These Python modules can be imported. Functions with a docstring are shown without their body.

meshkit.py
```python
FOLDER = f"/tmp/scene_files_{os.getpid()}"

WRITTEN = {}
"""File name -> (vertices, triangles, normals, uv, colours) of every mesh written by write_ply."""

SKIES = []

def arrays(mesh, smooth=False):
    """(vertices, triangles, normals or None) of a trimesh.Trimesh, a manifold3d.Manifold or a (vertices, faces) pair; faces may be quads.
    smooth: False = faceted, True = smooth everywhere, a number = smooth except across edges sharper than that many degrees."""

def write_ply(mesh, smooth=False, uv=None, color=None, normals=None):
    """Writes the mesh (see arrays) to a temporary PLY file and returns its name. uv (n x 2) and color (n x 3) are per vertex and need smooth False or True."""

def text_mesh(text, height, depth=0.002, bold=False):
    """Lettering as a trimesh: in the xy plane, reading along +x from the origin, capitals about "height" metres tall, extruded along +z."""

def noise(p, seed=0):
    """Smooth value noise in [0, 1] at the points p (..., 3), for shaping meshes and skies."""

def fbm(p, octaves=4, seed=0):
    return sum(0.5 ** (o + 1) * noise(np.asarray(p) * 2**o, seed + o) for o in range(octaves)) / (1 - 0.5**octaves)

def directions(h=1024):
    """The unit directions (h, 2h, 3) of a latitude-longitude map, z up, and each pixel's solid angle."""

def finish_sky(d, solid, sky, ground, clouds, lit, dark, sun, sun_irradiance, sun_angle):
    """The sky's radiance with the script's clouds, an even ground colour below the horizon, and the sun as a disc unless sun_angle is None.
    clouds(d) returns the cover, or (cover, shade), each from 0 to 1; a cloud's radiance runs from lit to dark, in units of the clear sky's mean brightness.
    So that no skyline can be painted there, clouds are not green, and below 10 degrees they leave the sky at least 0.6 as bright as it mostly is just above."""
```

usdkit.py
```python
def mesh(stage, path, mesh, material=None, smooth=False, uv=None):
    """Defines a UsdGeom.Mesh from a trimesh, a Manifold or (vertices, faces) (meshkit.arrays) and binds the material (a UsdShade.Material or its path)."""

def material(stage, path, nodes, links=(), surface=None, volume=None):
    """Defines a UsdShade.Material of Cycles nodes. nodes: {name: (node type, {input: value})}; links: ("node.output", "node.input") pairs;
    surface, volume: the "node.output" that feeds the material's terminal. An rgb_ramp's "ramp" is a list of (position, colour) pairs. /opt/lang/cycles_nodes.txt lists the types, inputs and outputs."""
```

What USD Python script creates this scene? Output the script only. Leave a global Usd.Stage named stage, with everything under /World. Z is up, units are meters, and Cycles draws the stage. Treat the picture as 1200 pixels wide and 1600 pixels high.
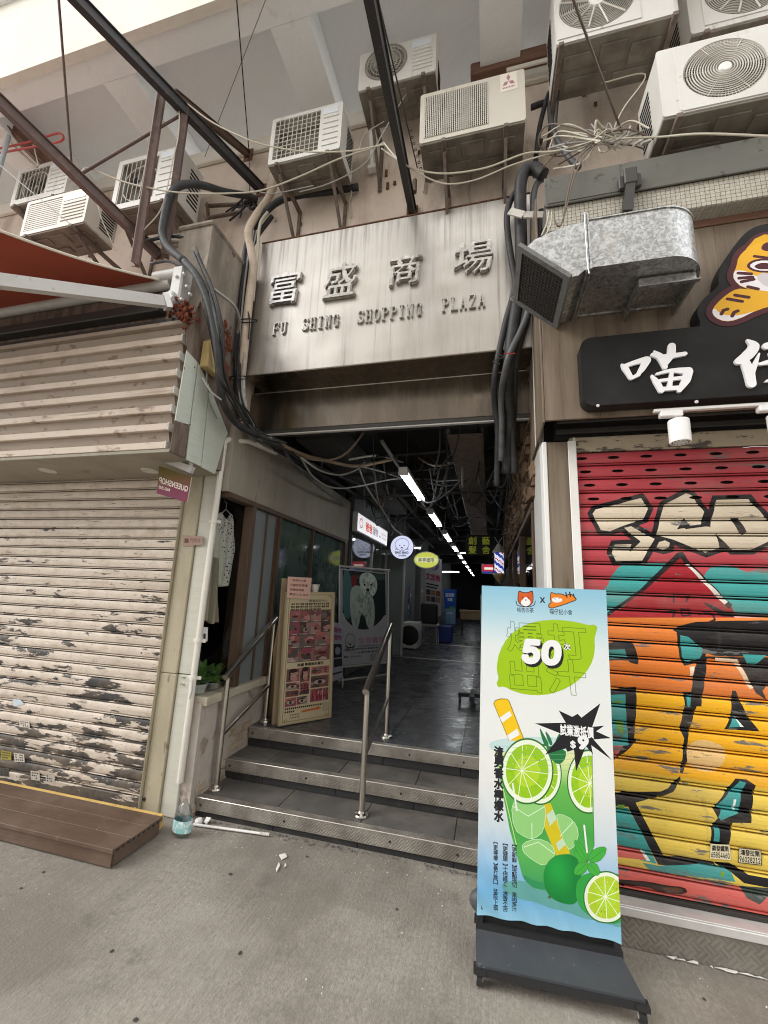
import math, random, glob
import numpy as np, trimesh, shapely
from shapely.geometry import Polygon, MultiPolygon, box, LineString, Point
from shapely.ops import unary_union
from shapely import affinity
from scipy.spatial import ConvexHull
import usdkit, meshkit
from pxr import Usd, UsdGeom, UsdLux, UsdShade, Gf, Sdf, Vt

random.seed(7)
RNG = np.random.default_rng(7)
stage = Usd.Stage.CreateInMemory()
UsdGeom.SetStageUpAxis(stage, 'Z'); UsdGeom.SetStageMetersPerUnit(stage, 1.0)
UsdGeom.Xform.Define(stage, '/World'); UsdGeom.Scope.Define(stage, '/World/Looks')

# ---------------------------------------------------------------- camera, sky, sun, exposure
EXPOSURE = 1.08
SKY_STRENGTH = 0.15
SUN_INTENSITY = 0.28
SUN_DIR = np.array([-0.74, -0.42, 0.56]); SUN_DIR /= np.linalg.norm(SUN_DIR)   # towards the sun
FPX, EYE = 642.6, 1.6                        # focal length in pixels of the 1200 x 1600 photograph, eye height

def _rot(yaw, pitch, roll):
    cy, sy = math.cos(yaw), math.sin(yaw)
    f = np.array([sy * math.cos(pitch), cy * math.cos(pitch), math.sin(pitch)])
    r = np.array([cy, -sy, 0.0]); d = np.cross(f, r); c, s = math.cos(roll), math.sin(roll)
    return np.array([c * r + s * d, -s * r + c * d, f])
CAM = _rot(*np.radians([-14.573, 11.362, -2.446]))
cam = UsdGeom.Camera.Define(stage, '/World/camera')
cam.CreateHorizontalApertureAttr(36.0); cam.CreateVerticalApertureAttr(48.0)
cam.CreateFocalLengthAttr(36.0 * FPX / 1200.0)
cam.CreateClippingRangeAttr(Gf.Vec2f(0.05, 400.0))
cam.CreateExposureAttr(EXPOSURE)
_m = Gf.Matrix4d(1.0)
for _i, _row in enumerate((CAM[0], -CAM[1], -CAM[2], (0, 0, EYE))):
    for _j in range(3): _m[_i, _j] = float(_row[_j])
cam.AddTransformOp().Set(_m)

_el, _az = math.asin(SUN_DIR[2]), math.atan2(SUN_DIR[0], SUN_DIR[1])
sky_mat = usdkit.material(stage, '/World/Looks/overcast_sky', {
    'sky': ('sky_texture', {'sky_type': 'single_scattering', 'sun_disc': False, 'sun_elevation': _el, 'sun_rotation': _az}),
    'tc': ('texture_coordinate', {}),
    'cl': ('noise_texture', {'scale': 2.2, 'detail': 5.0, 'roughness': 0.55}),
    'rp': ('rgb_ramp', {'ramp': [(0.3, (5.1, 5.12, 5.1)), (0.7, (8.25, 8.27, 8.25))]}),
    'mx': ('mix', {'fac': 0.94}),
    'bg': ('background_shader', {'strength': SKY_STRENGTH})},
    [('tc.generated', 'cl.vector'), ('cl.fac', 'rp.fac'), ('sky.color', 'mx.color1'), ('rp.color', 'mx.color2'), ('mx.color', 'bg.color')], surface='bg.background')
dome = UsdLux.DomeLight.Define(stage, '/World/sky'); dome.CreateIntensityAttr(1.0)
UsdShade.MaterialBindingAPI.Apply(dome.GetPrim()).Bind(sky_mat)
dome.GetPrim().SetCustomDataByKey('kind', 'structure')
sun = UsdLux.DistantLight.Define(stage, '/World/sun')
sun.CreateIntensityAttr(SUN_INTENSITY); sun.CreateAngleAttr(34.0); sun.CreateNormalizeAttr(True); sun.CreateColorAttr(Gf.Vec3f(1.0, 0.985, 0.96))
_z = SUN_DIR; _x = np.cross([0, 0, 1.0], _z); _x /= np.linalg.norm(_x); _y = np.cross(_z, _x)
_s = Gf.Matrix4d(1.0)
for _i, _row in enumerate((_x, _y, _z)):
    for _j in range(3): _s[_i, _j] = float(_row[_j])
sun.AddTransformOp().Set(_s)

# ---------------------------------------------------------------- helpers
def P(px, py, ax, val):
    """The point of the plane (axis ax = val) that the survey of the photograph gives for a pixel of it."""
    d = np.array([(px - 600) / FPX, (py - 800) / FPX, 1.0]) @ CAM
    c = np.array([0, 0, EYE]); return c + (val - c[ax]) / d[ax] * d
def PP(pts, ax, val):
    keep = [k for k in range(3) if k != ax]
    return [tuple(P(x, y, ax, val)[keep]) for x, y in pts]
def hx(h, k=1.0):
    c = np.array([int(h[i:i + 2], 16) for i in (1, 3, 5)]) / 255.0
    return tuple(k * np.where(c <= 0.04045, c / 12.92, ((c + 0.055) / 1.055) ** 2.4))

_used = {}
def numbered(path):
    n = _used.get(path, 0); _used[path] = n + 1
    return path if n == 0 else f'{path}_{n:03d}'
class Node:
    def __init__(s, prim, off): s.prim, s.off, s.path = prim, np.asarray(off, float), str(prim.GetPath())
def put(o, label=None, cat=None, group=None, kind=None):
    p = o.prim if isinstance(o, Node) else o
    for k, v in (('label', label), ('category', cat), ('group', group), ('kind', kind)):
        if v: p.SetCustomDataByKey(k, v)
    return o
def thing(name, label, cat, loc=(0, 0, 0), rotz=0.0, group=None, kind=None, roty=0.0):
    x = UsdGeom.Xform.Define(stage, numbered('/World/' + name)); x.AddTranslateOp().Set(Gf.Vec3d(*map(float, loc)))
    if rotz or roty: x.AddRotateZOp().Set(math.degrees(rotz))
    if roty: x.AddRotateYOp().Set(math.degrees(roty))
    return put(Node(x.GetPrim(), loc if not (rotz or roty) else (0, 0, 0)), label, cat, group, kind)
def part(parent, name, mesh, mat, smooth=30, label=None, kind=None, col=None):
    """One mesh under a thing or part. Vertices in world coordinates, or in the thing's own if it is turned."""
    if isinstance(mesh, list): mesh = trimesh.util.concatenate(mesh)
    m = mesh.copy(); m.vertices = m.vertices - parent.off
    g = usdkit.mesh(stage, numbered(parent.path + '/' + name), m, mat, smooth=smooth if col is None else False)
    if col is not None: UsdGeom.PrimvarsAPI(g).CreatePrimvar('Cd', Sdf.ValueTypeNames.Color3fArray, 'vertex').Set(Vt.Vec3fArray.FromNumpy(np.asarray(col, np.float32)))
    n = Node(g.GetPrim(), parent.off); put(n, label=label, kind=kind); return n
WORLD = Node(stage.GetPrimAtPath('/World'), (0, 0, 0))
def solo(name, label, cat, mesh, mat, smooth=30, group=None, kind=None, col=None):
    return put(part(WORLD, name, mesh, mat, smooth, col=col), label, cat, group, kind)
def again(src, name, loc, label=None, group=None, rotz=0.0):
    """A copy of a thing with its parts under the next number."""
    was = src.prim.GetCustomData()
    t = thing(name, label or was.get('label'), was.get('category'), loc, rotz, group or was.get('group'))
    return t
def copy_of(src, loc, label=None):
    name = src.prim.GetName(); was = src.prim.GetCustomData()
    x = UsdGeom.Xform.Define(stage, numbered('/World/' + name)); p = x.GetPrim()
    p.GetReferences().AddInternalReference(src.prim.GetPath())
    x.ClearXformOpOrder(); x.AddTranslateOp().Set(Gf.Vec3d(*map(float, loc)))
    p.SetInstanceable(True)
    return put(Node(p, loc), label or was.get('label'), was.get('category'), was.get('group'))

# ---- shapes
def bx(x0, x1, y0, y1, z0, z1):
    m = trimesh.creation.box((abs(x1 - x0), abs(y1 - y0), abs(z1 - z0))); m.apply_translation(((x0 + x1) / 2, (y0 + y1) / 2, (z0 + z1) / 2)); return m
def hull(pts):
    m = trimesh.Trimesh(np.asarray(pts, float), process=False).convex_hull; return m
def cb(x0, x1, y0, y1, z0, z1, b=0.004):
    """A box with chamfered edges."""
    b = min(b, abs(x1 - x0) * .45, abs(y1 - y0) * .45, abs(z1 - z0) * .45); pts = []
    for sx, x in ((1, min(x0, x1)), (-1, max(x0, x1))):
        for sy, y in ((1, min(y0, y1)), (-1, max(y0, y1))):
            for sz, z in ((1, min(z0, z1)), (-1, max(z0, z1))):
                pts += [(x, y + sy * b, z + sz * b), (x + sx * b, y, z + sz * b), (x + sx * b, y + sy * b, z)]
    return hull(pts)
def ext(poly, axis, a, b):
    """A 2-D polygon extruded between a and b along an axis; its coordinates are the other two, in order."""
    out = []
    for g in getattr(poly, 'geoms', [poly]):
        if g.geom_type != 'Polygon' or g.area < 1e-8: continue
        m = trimesh.creation.extrude_polygon(g, abs(b - a), engine='earcut'); v = m.vertices.copy(); lo = min(a, b)
        if axis == 2: m.vertices = np.c_[v[:, 0], v[:, 1], v[:, 2] + lo]
        elif axis == 1: m.vertices = np.c_[v[:, 0], v[:, 2] + lo, v[:, 1]]; m.invert()
        else: m.vertices = np.c_[v[:, 2] + lo, v[:, 0], v[:, 1]]
        out.append(m)
    return trimesh.util.concatenate(out)
def spline(pts, n=8):
    p = np.asarray(pts, float)
    if len(p) < 3: return p
    q = np.vstack([2 * p[0] - p[1], p, 2 * p[-1] - p[-2]]); out = []
    for i in range(len(p) - 1):
        a, b, c, d = q[i:i + 4]
        for t in np.linspace(0, 1, n, endpoint=False):
            out.append(0.5 * ((2 * b) + (c - a) * t + (2 * a - 5 * b + 4 * c - d) * t * t + (3 * b - a - 3 * c + d) * t ** 3))
    return np.vstack(out + [p[-1]])
def tube(pts, r, sides=8, curve=0, cap=True):
    p = spline(pts, curve) if curve else np.asarray(pts, float)
    keep = np.r_[True, np.linalg.norm(np.diff(p, axis=0), axis=1) > 1e-6]; p = p[keep]
    rr = np.broadcast_to(r, (len(p),)) if np.ndim(r) == 0 else np.interp(np.linspace(0, 1, len(p)), np.linspace(0, 1, len(r)), r)
    t = np.gradient(p, axis=0); t /= np.linalg.norm(t, axis=1, keepdims=True) + 1e-12
    u = np.cross(t[0], [0, 0, 1.0] if abs(t[0][2]) < .9 else [1.0, 0, 0]); u /= np.linalg.norm(u); V = []
    ang = np.arange(sides) * 2 * np.pi / sides
    for i in range(len(p)):
        u = u - t[i] * (u @ t[i]); u /= np.linalg.norm(u) + 1e-12; w = np.cross(t[i], u)
        V.append(p[i] + rr[i] * (np.cos(ang)[:, None] * u + np.sin(ang)[:, None] * w))
    V = np.vstack(V); F = []
    for i in range(len(p) - 1):
        a = i * sides + np.arange(sides); b = i * sides + (np.arange(sides) + 1) % sides
        F += [np.c_[a, b, b + sides], np.c_[a, b + sides, a + sides]]
    if cap:
        n = len(V); V = np.vstack([V, p[0], p[-1]]); a = np.arange(sides); b = (a + 1) % sides; k = (len(p) - 1) * sides
        F += [np.c_[np.full(sides, n), b, a], np.c_[np.full(sides, n + 1), k + a, k + b]]
    return trimesh.Trimesh(V, np.vstack(F), process=False)
def bar(a, b, w, h=None, up=(0, 0, 1)):
    """A straight bar of rectangular section from a to b."""
    a, b = np.asarray(a, float), np.asarray(b, float); h = h or w; t = (b - a) / np.linalg.norm(b - a)
    s = np.cross(t, up); s = s / np.linalg.norm(s) if np.linalg.norm(s) > 1e-6 else np.array([1.0, 0, 0]); v = np.cross(s, t)
    return hull([q + i * s * w / 2 + j * v * h / 2 for q in (a, b) for i in (-1, 1) for j in (-1, 1)])
def angle_bar(a, b, w, th=0.006, up=(0, 0, 1)):
    """An L-shaped steel angle from a to b."""
    a, b = np.asarray(a, float), np.asarray(b, float); t = (b - a) / np.linalg.norm(b - a); s = np.cross(t, up); s /= np.linalg.norm(s); v = np.cross(s, t)
    f = lambda o: bar(a + o, b + o, 1, 1)
    m1 = hull([q + i * s * w + j * v * th for q in (a, b) for i in (0, 1) for j in (0, 1)])
    m2 = hull([q + i * s * th + j * v * w for q in (a, b) for i in (0, 1) for j in (-1, 0.99 * th / w)])
    return [m1, m2]
def cyl(c, r, a, b, axis=2, n=24, r2=None):
    c = np.asarray(c, float); e = np.zeros(3); e[axis] = 1
    return tube([c + e * a, c + e * b], [r, r if r2 is None else r2], n)
def lathe(prof, c, n=24, axis=2):
    pr = np.asarray(prof, float); m = trimesh.creation.revolve(pr, sections=n); v = m.vertices
    if axis == 1: m.vertices = np.c_[v[:, 0], v[:, 2], v[:, 1]]; m.invert()
    if axis == 0: m.vertices = np.c_[v[:, 2], v[:, 0], v[:, 1]]
    m.apply_translation(c); return m
def smooth_poly(pts, n=2, closed=True):
    p = np.asarray(pts, float)
    for _ in range(n):
        q = np.roll(p, -1, 0); p = np.stack([.75 * p + .25 * q, .25 * p + .75 * q], 1).reshape(-1, 2)
    return Polygon(p).buffer(0)
def ngon(cx, cy, rx, ry=None, n=32, rot=0):
    a = np.arange(n) * 2 * np.pi / n; ry = rx if ry is None else ry; c, s = math.cos(rot), math.sin(rot)
    x, y = rx * np.cos(a), ry * np.sin(a); return Polygon(np.c_[cx + c * x - s * y, cy + s * x + c * y])
def stroke(pts, w, round_=True):
    return LineString(pts).buffer(w / 2, cap_style=1 if round_ else 2, join_style=1 if round_ else 2, quad_segs=3)

# ---- lettering (outlines of the font's glyphs as polygons)
_FONTS = {k: glob.glob('/opt/blender-*/*/datafiles/fonts/' + f)[0] for k, f in (('cjk', 'Noto Sans CJK Regular.woff2'), ('inter', 'Inter.woff2'))}
_glyphs = {}
def text(s, height, font='cjk', bold=0.0, nib=None, px=96):
    """Text as polygons from (0, 0), about height tall (full em for cjk). bold: extra stroke, share of the em. nib: (length, angle) of a broad pen."""
    from PIL import Image, ImageDraw, ImageFont
    key = (s, font, bold, nib, px)
    if key not in _glyphs:
        f = ImageFont.truetype(_FONTS[font], px); x0, y0, x1, y1 = f.getbbox(s, anchor='ls', stroke_width=int(round(bold * px)))
        pad = 8 + int(px * .2); im = Image.new('L', (x1 - x0 + 2 * pad, y1 - y0 + 2 * pad))
        ImageDraw.Draw(im).text((pad - x0, pad - y0), s, 255, f, anchor='ls', stroke_width=int(round(bold * px)))
        on = np.asarray(im) > 127
        if nib:
            L, ang = nib; acc = on.copy(); n = max(2, int(L * px))
            for k in range(n):
                d = (k - n / 2); dx, dy = int(round(d * math.cos(ang))), int(round(-d * math.sin(ang))); acc |= np.roll(np.roll(on, dx, 1), dy, 0)
            on = acc
        on = np.pad(on, ((0, 0), (1, 1))).astype(np.int8); d = np.diff(on, axis=1)
        rows, st = np.nonzero(d == 1); en = np.nonzero(d == -1)[1]
        sh = unary_union(shapely.box(st, -rows - 1, en, -rows)).buffer(0.9).buffer(-1.3).buffer(0.4).simplify(0.55)
        sh = affinity.translate(sh, -pad + x0, pad - y0)
        _glyphs[key] = affinity.scale(sh, 1 / px, 1 / px, origin=(0, 0))
    return affinity.scale(_glyphs[key], height, height, origin=(0, 0))
def fit(sh, x0, y0, x1, y1):
    """The shape stretched into a box."""
    a, b, c, d = sh.bounds
    return affinity.translate(affinity.scale(affinity.translate(sh, -a, -b), (x1 - x0) / (c - a), (y1 - y0) / (d - b), origin=(0, 0)), x0, y0)
def quadmap(sh, quad):
    """The unit square carried to a quad (corners: lower left, lower right, upper right, upper left)."""
    q = np.asarray(quad, float)
    def f(x, y):
        x, y = np.asarray(x), np.asarray(y)
        w = [(1 - x) * (1 - y), x * (1 - y), x * y, (1 - x) * y]
        return sum(w[k] * q[k, 0] for k in range(4)), sum(w[k] * q[k, 1] for k in range(4))
    return shapely.ops.transform(lambda x, y, z=None: f(x, y), sh)

# ---- flat print: coloured polygons, the later on top, made one coloured sheet
def flatten(layers):
    """[(colour or function of (x, y), polygon)] in painter's order -> pieces that do not overlap."""
    cover, out = None, []
    for c, g in reversed(layers):
        g = g if g.is_valid else g.buffer(0)
        v = g if cover is None else g.difference(cover)
        if not v.is_empty: out.append((c, v))
        cover = g if cover is None else cover.union(g)
    return out
def tri2(g):
    V, F, n = [], [], 0
    for p in getattr(g, 'geoms', [g]):
        if p.geom_type != 'Polygon' or p.area < 1e-9: continue
        v, f = trimesh.creation.triangulate_polygon(p, engine='earcut')
        if len(f) == 0: continue
        V.append(v); F.append(f + n); n += len(v)
    return (np.vstack(V), np.vstack(F)) if V else (np.zeros((0, 2)), np.zeros((0, 3), int))
def printed(pieces, place, cell=None):
    """Pieces as (mesh, colours). place: (n, 2) -> (n, 3). cell: gradients are sampled on a grid this fine."""
    V, F, C, n = [], [], [], 0
    for c, g in pieces:
        parts = [g]; cl = cell if callable(c) else None
        if not cl and sum(len(q.interiors) for q in getattr(g, 'geoms', [g]) if q.geom_type == 'Polygon') > 1: cl = max(1e-4, (g.bounds[3] - g.bounds[1]) / 60)
        if cl:
            a, b, cc, d = g.bounds; parts = []
            for y in np.arange(b, d, cl): parts.append(g.intersection(box(a - 1, y, cc + 1, min(y + cl, d))))
        for q in parts:
            v, f = tri2(q)
            if not len(v): continue
            V.append(place(v)); F.append(f + n); n += len(v)
            C.append(np.array([c(x, y) for x, y in v]) if callable(c) else np.tile(c, (len(v), 1)))
    return trimesh.Trimesh(np.vstack(V), np.vstack(F), process=False), np.vstack(C)
def orient(mesh, toward):
    """Turns every triangle to face the direction."""
    n = np.cross(mesh.vertices[mesh.faces[:, 1]] - mesh.vertices[mesh.faces[:, 0]], mesh.vertices[mesh.faces[:, 2]] - mesh.vertices[mesh.faces[:, 0]])
    f = mesh.faces.copy(); bad = n @ np.asarray(toward, float) < 0; f[bad] = f[bad][:, ::-1]
    return trimesh.Trimesh(mesh.vertices, f, process=False)
# ---------------------------------------------------------------- materials
def surf(name, base, layers=(), rough=0.7, metal=0.0, bump=None, spec=0.4, attr=None, rlayer=None, emis=None, coat=0.0, coord='pos', sheen=0.0):
    """A principled surface. base: colour. layers: dicts scale (3), lo, hi, col, amt, kind, detail, dist, z=(from, to): noise masks that lay a colour over the one below.
    bump: (scale (3), distance, detail) or a list of them. rlayer: (scale, lo, hi): roughness from noise."""
    N, L = {}, []
    if coord == 'obj': N['tc'] = ('texture_coordinate', {}); src = 'tc.object'
    else: N['tc'] = ('geometry', {}); src = 'tc.position'
    if attr: N['at'] = ('attribute', {'attribute': 'Cd'}); prev = 'at.color'
    else: N['c0'] = ('color', {'value': base}); prev = 'c0.color'
    def noise(tag, d):
        sc = d.get('scale', (3, 3, 3)); sc = (sc, sc, sc) if np.ndim(sc) == 0 else sc
        N['m' + tag] = ('mapping', {'mapping_type': 'point', 'scale': sc, 'location': d.get('loc', (0, 0, 0)), 'rotation': d.get('rot', (0, 0, 0))}); vec = src
        if 'snap' in d:       # each slat has its own flakes: the pattern jumps from slat to slat
            z0_, p_ = d['snap']
            N.update({'sx' + tag: ('separate_xyz', {}), 'sa' + tag: ('math', {'math_type': 'subtract', 'value2': z0_}), 'sb' + tag: ('math', {'math_type': 'divide', 'value2': p_}), 'sf' + tag: ('math', {'math_type': 'floor'}), 'sm' + tag: ('math', {'math_type': 'multiply', 'value2': 3.731}),
                      'sy' + tag: ('math', {'math_type': 'add'}), 'sc' + tag: ('combine_xyz', {})})
            L.extend([(src, f'sx{tag}.vector'), (f'sx{tag}.z', f'sa{tag}.value1'), (f'sa{tag}.value', f'sb{tag}.value1'), (f'sb{tag}.value', f'sf{tag}.value1'), (f'sf{tag}.value', f'sm{tag}.value1'), (f'sx{tag}.x', f'sy{tag}.value1'), (f'sm{tag}.value', f'sy{tag}.value2'),
                      (f'sy{tag}.value', f'sc{tag}.x'), (f'sx{tag}.y', f'sc{tag}.y'), (f'sx{tag}.z', f'sc{tag}.z')]); vec = f'sc{tag}.vector'
        L.append((vec, f'm{tag}.vector'))
        k = d.get('kind', 'noise')
        if k == 'noise':
            N['n' + tag] = ('noise_texture', {'scale': 1.0, 'detail': float(d.get('detail', 6)), 'roughness': d.get('nr', 0.6), 'distortion': float(d.get('dist', 0))}); out = f'n{tag}.fac'
        elif k == 'wave':
            N['n' + tag] = ('wave_texture', {'wave_type': 'bands', 'bands_direction': d.get('dir', 'x'), 'scale': 1.0, 'distortion': float(d.get('dist', 0)), 'detail': 2.0, 'detail_scale': 1.5}); out = f'n{tag}.fac'
        else:
            N['n' + tag] = ('voronoi_texture', {'scale': 1.0, 'feature': d.get('feature', 'f1'), 'randomness': d.get('rand', 1.0)}); out = f'n{tag}.distance'
        L.append((f'm{tag}.vector', f'n{tag}.vector')); return out
    for i, d in enumerate(layers):
        t = str(i); out = noise(t, d)
        if 'z' in d:           # wear that grows from one height to another
            N['s' + t] = ('separate_xyz', {}); L.append((src, f's{t}.vector'))
            N['zr' + t] = ('map_range', {'from_min': d['z'][0], 'from_max': d['z'][1], 'to_min': 0.0, 'to_max': d.get('zamt', 0.2), 'clamp': True}); L.append((f's{t}.z', f'zr{t}.value'))
            N['za' + t] = ('math', {'math_type': 'add'}); L += [(out, f'za{t}.value1'), (f'zr{t}.result', f'za{t}.value2')]; out = f'za{t}.value'
        N['r' + t] = ('map_range', {'from_min': d.get('lo', .4), 'from_max': d.get('hi', .6), 'to_min': 0.0, 'to_max': d.get('amt', 1.0), 'clamp': True}); L.append((out, f'r{t}.value'))
        N['x' + t] = ('mix', {'mix_type': d.get('mode', 'mix'), 'color2': d['col']}); L += [(f'r{t}.result', f'x{t}.fac'), (prev, f'x{t}.color1')]; prev = f'x{t}.color'
    N['p'] = ('principled_bsdf', {'roughness': rough, 'metallic': metal, 'specular_ior_level': spec, 'coat_weight': coat, 'sheen_weight': sheen}); L.append((prev, 'p.base_color'))
    if rlayer:
        out = noise('R', dict(scale=rlayer[0])); N['rr'] = ('map_range', {'from_min': .3, 'from_max': .7, 'to_min': rlayer[1], 'to_max': rlayer[2], 'clamp': True}); L += [(out, 'rr.value'), ('rr.result', 'p.roughness')]
    if bump:
        bl = bump if isinstance(bump, list) else [bump]; nprev = None
        for i, b in enumerate(bl):
            t = f'B{i}'; kw = dict(scale=b[0], detail=b[2] if len(b) > 2 else 5); kw.update(b[3] if len(b) > 3 else {})
            out = noise(t, kw); N['b' + t] = ('bump', {'strength': 1.0, 'distance': b[1]}); L.append((out, f'b{t}.height'))
            if nprev: L.append((nprev, f'b{t}.normal'))
            nprev = f'b{t}.normal'
        L.append((nprev, 'p.normal'))
    if emis is not None:
        N['p'][1]['emission_strength'] = emis
        L.append((prev, 'p.emission_color'))
    return usdkit.material(stage, '/World/Looks/' + name, N, L, surface='p.BSDF')

M = {}
M['ground'] = surf('worn_concrete', (.34, .308, .262), [
    dict(scale=(75, 40, 1), lo=.38, hi=.60, col=(.185, .165, .14), amt=.85, detail=7, nr=.8),
    dict(scale=(46, 3.0, 1), lo=.46, hi=.66, col=(.205, .185, .158), amt=.5, detail=8),
    dict(scale=(1.1, 1.0, 1), lo=.44, hi=.60, col=(.155, .135, .11), amt=.72, detail=9, nr=.65),
    dict(scale=(.45, .6, 1), lo=.50, hi=.62, col=(.38, .35, .30), amt=.6, detail=6),
    dict(scale=(3.5, 3.5, 1), lo=.58, hi=.66, col=(.125, .112, .094), amt=.55, detail=9, nr=.7),
    dict(scale=(150, 110, 1), lo=.70, hi=.73, col=(.58, .56, .51), amt=.7, detail=2),
    dict(scale=(.55, 1.3, 1), kind='voronoi', feature='distance_to_edge', lo=.006, hi=.001, col=(.075, .066, .055), amt=.0)],
    rough=.85, bump=[((46, 4.0, 1), .004, 8), ((140, 100, 60), .0035, 5), ((3, 3, 1), .006, 6)])
M['stucco'] = surf('peach_stucco', (.74, .64, .555), [
    dict(scale=(1.2, 1.2, .5), lo=.40, hi=.68, col=(.62, .515, .43), amt=.7, detail=8),
    dict(scale=(2.2, 2.2, .8), lo=.52, hi=.70, col=(.36, .285, .23), amt=.7, detail=9, dist=.5),
    dict(scale=(9, 9, .9), lo=.64, hi=.74, col=(.22, .175, .14), amt=.5, detail=5),
    dict(scale=(7, 7, 5), lo=.66, hi=.69, col=(.60, .56, .50), amt=.8, detail=6)],
    rough=.85, bump=[((6, 6, 6), .012, 6), ((40, 40, 40), .003, 4)])
M['soffit_panel'] = surf('grey_soffit_recess', (.76, .77, .77), [dict(scale=(.9, .9, .9), lo=.42, hi=.7, col=(.70, .71, .71), amt=.6)], rough=.9, bump=((9, 9, 9), .006, 6))
M['parapet'] = surf('cream_parapet', (.74, .70, .63), [dict(scale=(1, 1, .4), lo=.45, hi=.75, col=(.62, .55, .46), amt=.6), dict(scale=(6, 6, 1.2), lo=.6, hi=.75, col=(.5, .44, .36), amt=.4)], rough=.85, bump=((8, 8, 8), .008, 6))
M['soffit'] = surf('grey_soffit', (.84, .85, .85), [dict(scale=(.9, .9, .9), lo=.42, hi=.7, col=(.77, .78, .78), amt=.6), dict(scale=(5, 5, 5), lo=.62, hi=.72, col=(.55, .51, .46), amt=.4)], rough=.9, bump=((9, 9, 9), .006, 6))
M['stain_conc'] = surf('stained_concrete', (.33, .285, .235), [dict(scale=(4, 4, 1.2), lo=.42, hi=.62, col=(.15, .125, .10), amt=.85, detail=8), dict(scale=(9, 9, 4), lo=.60, hi=.68, col=(.42, .39, .34), amt=.7)], rough=.9, bump=((14, 14, 10), .01, 7))
M['brownboard'] = surf('mouldy_board', (.20, .15, .12), [dict(scale=(12, 12, 3), lo=.45, hi=.6, col=(.10, .07, .06), amt=.8), dict(scale=(6, 6, 6), lo=.62, hi=.7, col=(.32, .28, .24), amt=.6)], rough=.9, bump=((20, 20, 8), .006, 6))
SN = (.10, .085)
M['slat_tan'] = surf('chipped_tan_slat', (.64, .555, .47), [
    dict(scale=(1.1, 1, 1), lo=.4, hi=.7, col=(.53, .445, .365), amt=.7),
    dict(scale=(.9, 3, 16), lo=.50, hi=.66, col=(.42, .35, .28), amt=.6, detail=7),
    dict(scale=(2.6, 4, 4), lo=.57, hi=.70, col=(.34, .22, .14), amt=.5, detail=9, nr=.7, snap=SN),
    dict(scale=(5.0, 4, 70), lo=.62, hi=.635, col=(.085, .07, .058), amt=.92, detail=8, nr=.7, snap=SN),
    dict(scale=(2.4, 4, 11), lo=.668, hi=.673, col=(.12, .10, .085), amt=1, z=(2.5, .1), zamt=.19, detail=9, nr=.68, dist=.25, snap=SN),
    dict(scale=(2.4, 4, 11), lo=.678, hi=.684, col=(.047, .045, .044), amt=1, z=(2.5, .1), zamt=.19, detail=9, nr=.68, dist=.25, snap=SN),
    dict(scale=(9, 9, 9), lo=.45, hi=.7, col=(.30, .22, .15), amt=.35, z=(.55, .1), zamt=.12, detail=6),
    dict(scale=(60, 40, 200), lo=.66, hi=.69, col=(.10, .08, .065), amt=.8, detail=2)],
    rough=.55, bump=[((2.4, 4, 11), .0016, 9, dict(snap=SN)), ((70, 70, 70), .0006, 3)], spec=.3)
M['slat_edge'] = surf('shutter_groove', (.035, .03, .026), rough=.8)
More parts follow.
